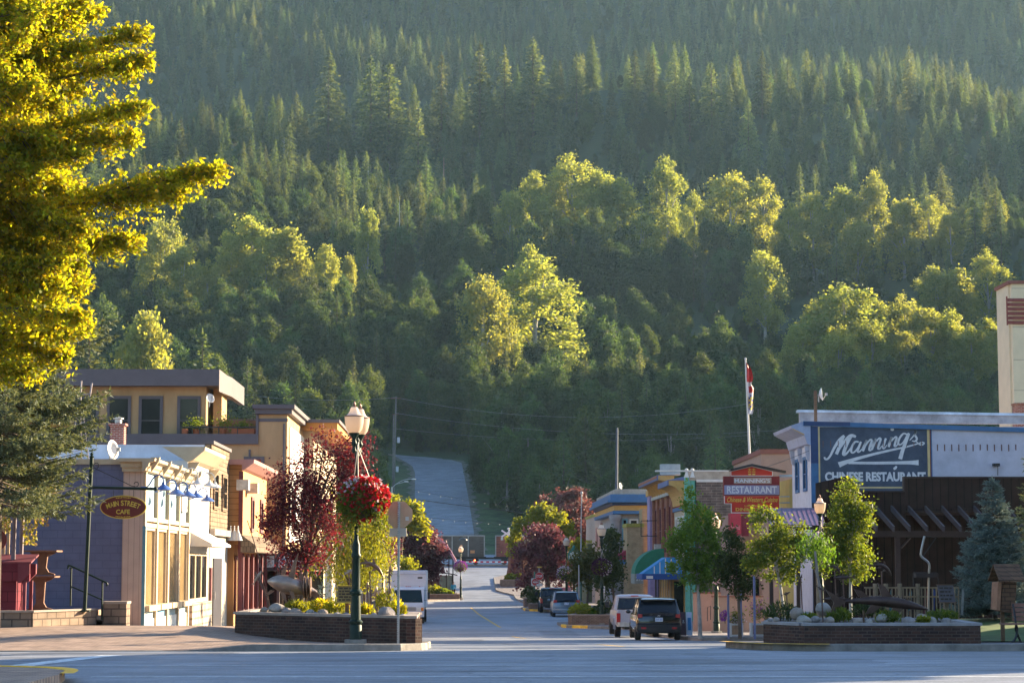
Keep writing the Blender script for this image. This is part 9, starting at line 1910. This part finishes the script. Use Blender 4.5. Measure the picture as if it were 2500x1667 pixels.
obj('sheet', MB().prism(P+[(x-.18, z-.22) for x, z in reversed(P)], 'y', 240, 247), mat('pink_metal', (.42, .20, .26), .45, .12, 1.5, metal=.2), tv); mb = MB()
for q in (2, 6, 10, 14): mb.box(P[q][0]-.05, P[q][0]+.05, 239.95, 247, P[q][1]+.01, P[q][1]+.07)
obj('seam', mb, mat('pink_seam', (.5, .3, .34), .5), tv); mb = MB(); [mb.tube([W(px, 1350 if px < 1100 else 1362, 241), (wx(px, 241), 241, gz(-2, 241)-.3)], .07, 6) for px in (1096, 1106)]; obj('post', mb, M_BLACK, tv)
def box_planter(label, px0, px1, py_top, Y0p, Y1p, m=M_DKBRICK, right=None):
 x0, x1 = wx(px0, Y0p), wx(px1, Y0p); z = wz(py_top, Y0p)
 return brick_planter('brick_planter', label, [(x0, Y0p), (x1, Y0p), (x1+.01, Y1p), (x0-.01+(right or 0), Y1p)], z)
M_BR2 = brick_mat('street_planter_brick', (.22, .13, .09), (.15, .09, .065), (.25, .2, .165), .21, .075, .01, bump=.4)
def bp2(*a, **k):
 t = box_planter(*a, **k)
 for c in t.children:
  if c.name.startswith('brick_wall'): c.data.materials[0] = M_BR2
 return t
bp2('low brick planter with shrubs at the bus shelter corner', 1042, 1122, 1449, 223.5, 229)
for i, (px, r, h, m, lab) in enumerate([(1056, 1.0, 1.1, M_YGRN, 'bright feathery shrub by the bus shelter'), (1078, .9, .7, M_GRNL, 'green mound of plants by the bus shelter'), (1096, .5, .4, M_GRNL, 'small green plant by the bus shelter')]): tuft('plant_clump', lab, px, 1450, 226, r, h, m, 420, i+100, leaf=.3, blades=False)
bp2('brick planter on the street corner with the green lamp and yellow shrubs', 1387, 1496, 1499, 122.3, 127.5, right=.9)
for i, (px, r, h, m, lab) in enumerate([(1418, .75, .75, M_YGRN, 'yellow flowering shrub in the planter with the lamp'), (1445, .6, .45, M_GINK, 'blue green leafy clump in the planter with the lamp'), (1478, .8, .95, M_DGRN, 'dark green bush in the planter with the lamp')]): tuft('plant_clump', lab, px, 1502, 124.8, r, h, m, 520, i+110, leaf=.2, blades=False)
bp2('nearer of two small brick planters beside the dark pickup', 1292, 1322, 1472, 171.5, 175); tuft('plant_clump', 'dark shrub in the nearer small planter by the dark pickup', 1308, 1474, 173, .7, 1.3, M_DGRN, 420, 120, leaf=.24, blades=False)
bp2('farther of two small brick planters beside the dark pickup', 1280, 1302, 1459, 183, 186); tuft('plant_clump', 'dark shrub in the farther small planter', 1292, 1460, 184.5, .7, 1.1, M_DGRN, 420, 121, leaf=.24, blades=False)
bp2('island planter with a flared brown monument at the railway end', 1222, 1300, 1414, 250, 254); [tuft('plant_clump', lab, px, 1414, 251.2, .8, .75, M_YGRN, 380, 130+px, leaf=.3, blades=False) for px, lab in ((1248, 'yellow green plants at the left of the flared monument planter'), (1268, 'yellow green plants at the right of the flared monument planter'))]
mo = thing('flared_monument', 'brown timber monument with a flared foot on the island planter', 'monument', (wx(1268, 252.6), 252.6, wz(1416, 252.6))); cc = (wx(1268, 252.6), 252.6, 0)
obj('shaft', MB().lathe([(1.75, wz(1414, 252.6)), (1.55, wz(1404, 252.6)), (1.38, wz(1385, 252.6)), (1.25, wz(1350, 252.6)), (1.2, wz(1325, 252.6))], cc, 10), brick_mat('monument_timber', (.15, .06, .04), (.12, .048, .032), (.05, .02, .015), .3, 4, .02), mo); obj('cap', MB().lathe([(1.4, wz(1325, 252.6)+.003), (1.4, wz(1319, 252.6)), (.2, wz(1305, 252.6))], cc, 10), M_BROWN, mo)
# clock, signs and poles on the right corner
YCk = 167; ck = thing('street_clock', 'green street clock with a round white face', 'clock', (wx(1400, YCk), YCk, gz(7, YCk))); c = W(1401, 1358, YCk)
obj('case', MB().lathe([(.05, -.2), (.46, -.19), (.5, 0), (.46, .19), (.05, .2)], c, 22, Matrix.Rotation(math.pi/2, 4, 'X')).prism([(c.x-.5, c.z+.1), (c.x+.5, c.z+.1), (c.x+.32, c.z+.52), (c.x+.16, c.z+.66), (c.x-.16, c.z+.66), (c.x-.32, c.z+.52)], 'y', YCk-.17, YCk+.17).ball((c.x, YCk, c.z+.74), .13), mat('clock_green', (.015, .13, .10), .45, .15, 4), ck)
f = obj('face', MB().lathe([(.01, 0), (.40, 0), (.40, .02), (.01, .02)], (c.x, YCk-.195, c.z), 26, Matrix.Rotation(math.pi/2, 4, 'X')), mat('clock_face', (.55, .55, .45), .5, .06, 4), ck)
mb = MB(); y_ = YCk-.22; stroke(mb, [(c.x, c.z), (c.x+.0, c.z-.30)], .035, y_); stroke(mb, [(c.x, c.z), (c.x-.10, c.z-.17)], .045, y_-.002)
for k in range(12): a = k*math.pi/6; stroke(mb, [(c.x+.30*math.sin(a), c.z+.30*math.cos(a)), (c.x+.36*math.sin(a), c.z+.36*math.cos(a))], .03, y_)
obj('hands', mb, M_BLACK, f); obj('post', MB().lathe([(.22, 0), (.22, .5), (.12, .6), (.09, 1.6), (.08, c.z-gz(7, YCk)-.4), (.16, c.z-gz(7, YCk)-.3)], (c.x, YCk, gz(7, YCk)), 12), M_GREENM, ck, smooth=True)
YSt = 184; xs = wx(1316, YSt); zb = gz(6, YSt); c = W(1316.5, 1406, YSt); s2 = thing('stop_sign', 'red octagonal STOP sign facing the viewer beside the purple tree', 'sign', (xs, YSt, zb)); r = .345
obj('plate', MB().prism(octa(c.x, c.z, r+.02), 'y', YSt-.03, YSt-.01), M_WHITE, s2); o = obj('face', MB().prism(octa(c.x, c.z, r), 'y', YSt-.034, YSt-.031), M_RED, s2); mb = MB(); add_text(mb, 'STOP', (c.x, YSt-.036, c.z), .50, .22, size=1, offset=.02, extrude=.002); obj('lettering', mb, M_WHITE, o)
obj('post', MB().box(xs-.035, xs+.035, YSt-.009, YSt+.05, zb-.1, wz(1385, YSt)), M_GALV, s2); o = obj('name_plate', MB().box(wx(1310, YSt), wx(1324, YSt), YSt-.02, YSt+.02, wz(1386, YSt), wz(1381, YSt)), mat('brown_gold_plate', (.25, .10, .03), .5), s2); mb = MB(); mb.box(wx(1312, YSt), wx(1322, YSt), YSt-.024, YSt-.0205, wz(1384.5, YSt), wz(1382.8, YSt)); obj('lettering', mb, M_GOLD, o)
c = W(1307, 1420, YSt+1.5); s3 = thing('no_entry_sign', 'square DO NOT ENTER sign half behind the STOP sign', 'sign', (wx(1305, YSt+1.5), YSt+1.5, zb)); obj('plate', MB().box(c.x-.36, c.x+.36, YSt+1.46, YSt+1.48, c.z-.32, c.z+.32), M_WHITE, s3); o = obj('disc', MB().lathe([(.005, 0), (.30, 0), (.30, .006), (.005, .006)], (c.x, YSt+1.459, c.z), 24, Matrix.Rotation(math.pi/2, 4, 'X')), M_RED, s3)
mb = MB().box(c.x-.22, c.x+.22, YSt+1.445, YSt+1.4515, c.z-.045, c.z+.045); add_text(mb, 'DO NOT', (c.x, YSt+1.45, c.z+.13), .30, .07, size=1, extrude=.002); add_text(mb, 'ENTER', (c.x, YSt+1.45, c.z-.13), .26, .07, size=1, extrude=.002); obj('lettering', mb, M_WHITE, o); obj('tab', MB().box(c.x+.1, c.x+.62, YSt+1.43, YSt+1.442, c.z-.36, c.z-.16), M_WHITE, s3); obj('post', MB().tube([(wx(1305, YSt+1.5), YSt+1.53, zb-.1), (wx(1305, YSt+1.5), YSt+1.53, wz(1395, YSt+1.5))], .07, 8), mat('clock_green', (.015, .13, .10), .45), s3, smooth=True)
YRn = 190; mb = MB().box(wx(1357, YRn), wx(1396, YRn), YRn, YRn+.05, wz(1442, YRn), wz(1433, YRn)); rn = solo('hire_sign', mb, mat('dusky_pink_board', (.35, .20, .22), .7, .1, 3), 'pale board with pink RENTALS lettering behind the parked vehicles', 'sign'); mb = MB(); add_text(mb, 'RENTALS', (wx(1378, YRn), YRn-.004, wz(1437.5, YRn)), .95, .22, size=1, offset=.01, extrude=.003); obj('lettering', mb, mat('rose_ink', (.45, .05, .12), .6), rn)
YPk = 127; t = thing('parking_sign', 'small white parking sign on a pole right of the lamp in the planter', 'sign', (wx(1474, YPk), YPk, gz(8, YPk))); obj('plate', MB().box(wx(1471, YPk), wx(1477, YPk), YPk-.04, YPk-.02, wz(1447, YPk), wz(1430, YPk)), M_WHITE, t); mb = MB(); add_text(mb, 'P', (wx(1474, YPk), YPk-.041, wz(1443, YPk)), .09, .13, size=1, extrude=.002); mb.box(wx(1472, YPk), wx(1476, YPk), YPk-.043, YPk-.0405, wz(1436, YPk), wz(1434, YPk)); obj('lettering', mb, M_PLINK, t); obj('post', MB().tube([(wx(1474, YPk), YPk, gz(8, YPk)), (wx(1474, YPk), YPk, wz(1430, YPk))], .03, 6), M_GALV, t)
def mast(name, label, px0, py0, px1, py1, Y, r, m, knob=None, cat='pole'):
 mb = MB().tube([W(px0, py0, Y), W(px1, py1, Y)], [r, r*.8], 8); p = W(px1, py1, Y)
 if knob: mb.ball((p.x, p.y, p.z), knob)
 return solo(name, mb, m, label, cat, smooth=True)
mast('steel_pole', 'slim pale pole with a small knob in front of the pinkish purple tree', 1418, 1372, 1420, 1203, 182, .055, mat('pale_pole', (.36, .34, .33), .5, .1, 4), .13)
mast('steel_pole', 'grey pole standing behind the street clock', 1414, 1460, 1413, 1380, 158, .05, M_GALV, .05)
mast('steel_pole', 'tall dark pole rising behind the grey bank', 1505, 1200, 1506.5, 1046, 236, .16, mat('dark_pole', (.06, .07, .10), .6, .15, 4), .12)
dish('satellite_dish', 'tiny white dish on the bank roof by the dark pole', (wx(1513, 200), 200, wz(1186, 200)), .3, R(60), R(-10), .8)
# utility pole, wires, street light arms
YU_ = 385; up = thing('utility_pole', 'wooden utility pole with transformers left of the hill road', 'utility pole', (wx(963, YU_), YU_, float(terrain_z(wx(963, YU_), YU_))-.3)); b0 = W(960, 1255, YU_); b1 = W(967, 968, YU_)
obj('pole', MB().tube([(b0.x, YU_, float(terrain_z(b0.x, YU_))-1), tuple(b1)], [.2, .13], 8), mat('weathered_pole', (.14, .13, .12), .9, .25, 4), up, smooth=True); p = W(966, 972, YU_)
obj('crossarm', MB().box(p.x-.95, p.x+.95, YU_-.12, YU_-.0, p.z-.08, p.z+.08).box(p.x-.6, p.x+.6, YU_-.12, YU_, p.z-3.0, p.z-2.86), M_WOODB, up)
for px, py in ((970, 1074), (967, 1145)): c = W(px, py, YU_); obj('transformer', MB().lathe([(.2, -.5), (.26, -.45), (.26, .4), (.2, .5)], (c.x+.2, YU_-.1, c.z), 10), mat('transformer_grey', (.45, .46, .48), .5, .1, 3), up, smooth=True)
mast('utility_pole', 'second thinner wooden pole just left of the one with transformers', 958, 1215, 961, 1010, 392, .14, mat('weathered_pole', (.14, .13, .12), .9), None, 'utility pole')
YLt = 330; t = thing('road_light', 'pale steel road light with two curved arms left of the hill road', 'street lamp', (wx(957, YLt), YLt, float(road_z(YLt)))); a = W(957, 1215, YLt); obj('column', MB().tube([(a.x, YLt, float(terrain_z(a.x, YLt))-.2), tuple(W(957, 1188, YLt))], .12, 8), M_GALV, t, smooth=True)
for tip, k in (((1008, 1169), 1), ((990, 1175), .7)): obj('arm', MB().tube(smooth_pts([W(957, 1192, YLt), W(966, 1182, YLt), W(980+6*k, tip[1]+2, YLt), W(*tip, YLt)], 5), .06, 6), M_GALV, t, smooth=True); c = W(*tip, YLt); obj('lamp_head', MB().ball((c.x+.1, YLt, c.z-.03), .38, .2, .12, 8), mat('lamp_head_pale', (.5, .5, .48), .4), t, smooth=True)
def wire(label, a, b, sag, r, m=M_BLACK, name='overhead_wire', bulbs=0, cat='wire'):
 A, B = Vector(a), Vector(b); n = 14; P = [A.lerp(B, k/n)-Vector((0, 0, sag*4*(k/n)*(1-k/n))) for k in range(n+1)]; mb = MB().tube(P, r, 4)
 o = solo(name, mb, m, label, cat)
 if bulbs:
  q = MB()
  for k in range(bulbs): u = (k+.5)/bulbs; p = A.lerp(B, u)-Vector((0, 0, sag*4*u*(1-u)+.12)); q.ball(tuple(p), .025, .025, .06, 6)
  obj('bulb', q, mat('festoon_bulb', (.4, .38, .33), .4), o)
 return o
wire('upper power line running left and right from the pole beside the hill road', W(540, 955, 395), W(966, 970, YU_), 1.0, .02, M_GALV); wire('power line crossing above the hill road', W(966, 970, YU_), W(1830, 985, 380), 3, .02, M_GALV); wire('lower power line crossing above the hill road', W(965, 1008, YU_), W(1900, 1050, 378), 2, .02, M_GALV); wire('low line from the pole to the flagpole side', W(965, 1046, YU_), W(1830, 1062, 378), 1.5, .018, M_GALV)
wire('dark cable sagging across the end of the street', W(1008, 1217, 236), W(1470, 1265, 236), .25, .035); wire('upper string of small lights across the street', W(1008, 1195, 205), W(1440, 1240, 205), .5, .012, bulbs=16, name='light_string', cat='light string'); wire('lower string of small lights across the street', W(1040, 1262, 190), W(1400, 1275, 190), .3, .012, bulbs=13, name='light_string', cat='light string')
wire('thin cable reaching from the sign wall building to the beige block', W(1975, 1100, 84), W(1790, 1160, 110), .1, .012)
t = thing('hanging_lamp', 'dark saucer lamp hung on a wire over the road', 'lamp', tuple(W(1131, 1320, 228))); c = W(1131, 1316, 228); obj('shade', MB().lathe([(.46, -.1), (.44, .0), (.25, .14), (.06, .2)], c, 14), M_BLACK, t, smooth=True); obj('stem', MB().tube([tuple(c+Vector((0, 0, .18))), tuple(W(1131, 1305, 228)), tuple(W(1160, 1304, 228))], .025, 5), M_BLACK, t)
# ------------------------------------------------------------ hall and spruce added east of the picture to shade the crossing
hl = thing('added_shade_hall', 'dark gabled hall added east of the plaza, outside the picture, to cast shade', 'building', (27, 56, gz(20, 56)))
SB = (21.0, 33.0, 50.5, 62.0); z = gz(20, 52)
obj('wall', MB().box(SB[0], SB[1], SB[2], SB[3], z-.5, z+9.5), M_BROWNB, hl); obj('roof', MB().prism([(SB[0]-.6, z+9.51), (SB[1]+.6, z+9.51), ((SB[0]+SB[1])/2, z+14.0)], 'y', SB[2]-.6, SB[3]+.6), M_ROOFM, hl)
window_y(hl, SB[2]-.002, 24, 26, z+1, z+3, M_WHITE); window_y(hl, SB[2]-.002, 28, 30, z+1, z+3, M_WHITE)
for i, (x, y, h) in enumerate([(18.8, 64.5, 9.5)]): spruce('spruce_tree', 'lower spruce added at the north end of the hall to cast shade', (x, y, float(road_z(y))), h, lambda f: 2.6*(1-f)**.8+.05, M_NDARK, 22, 140+i, per=10, needle=.2, twig=.7, density=8)
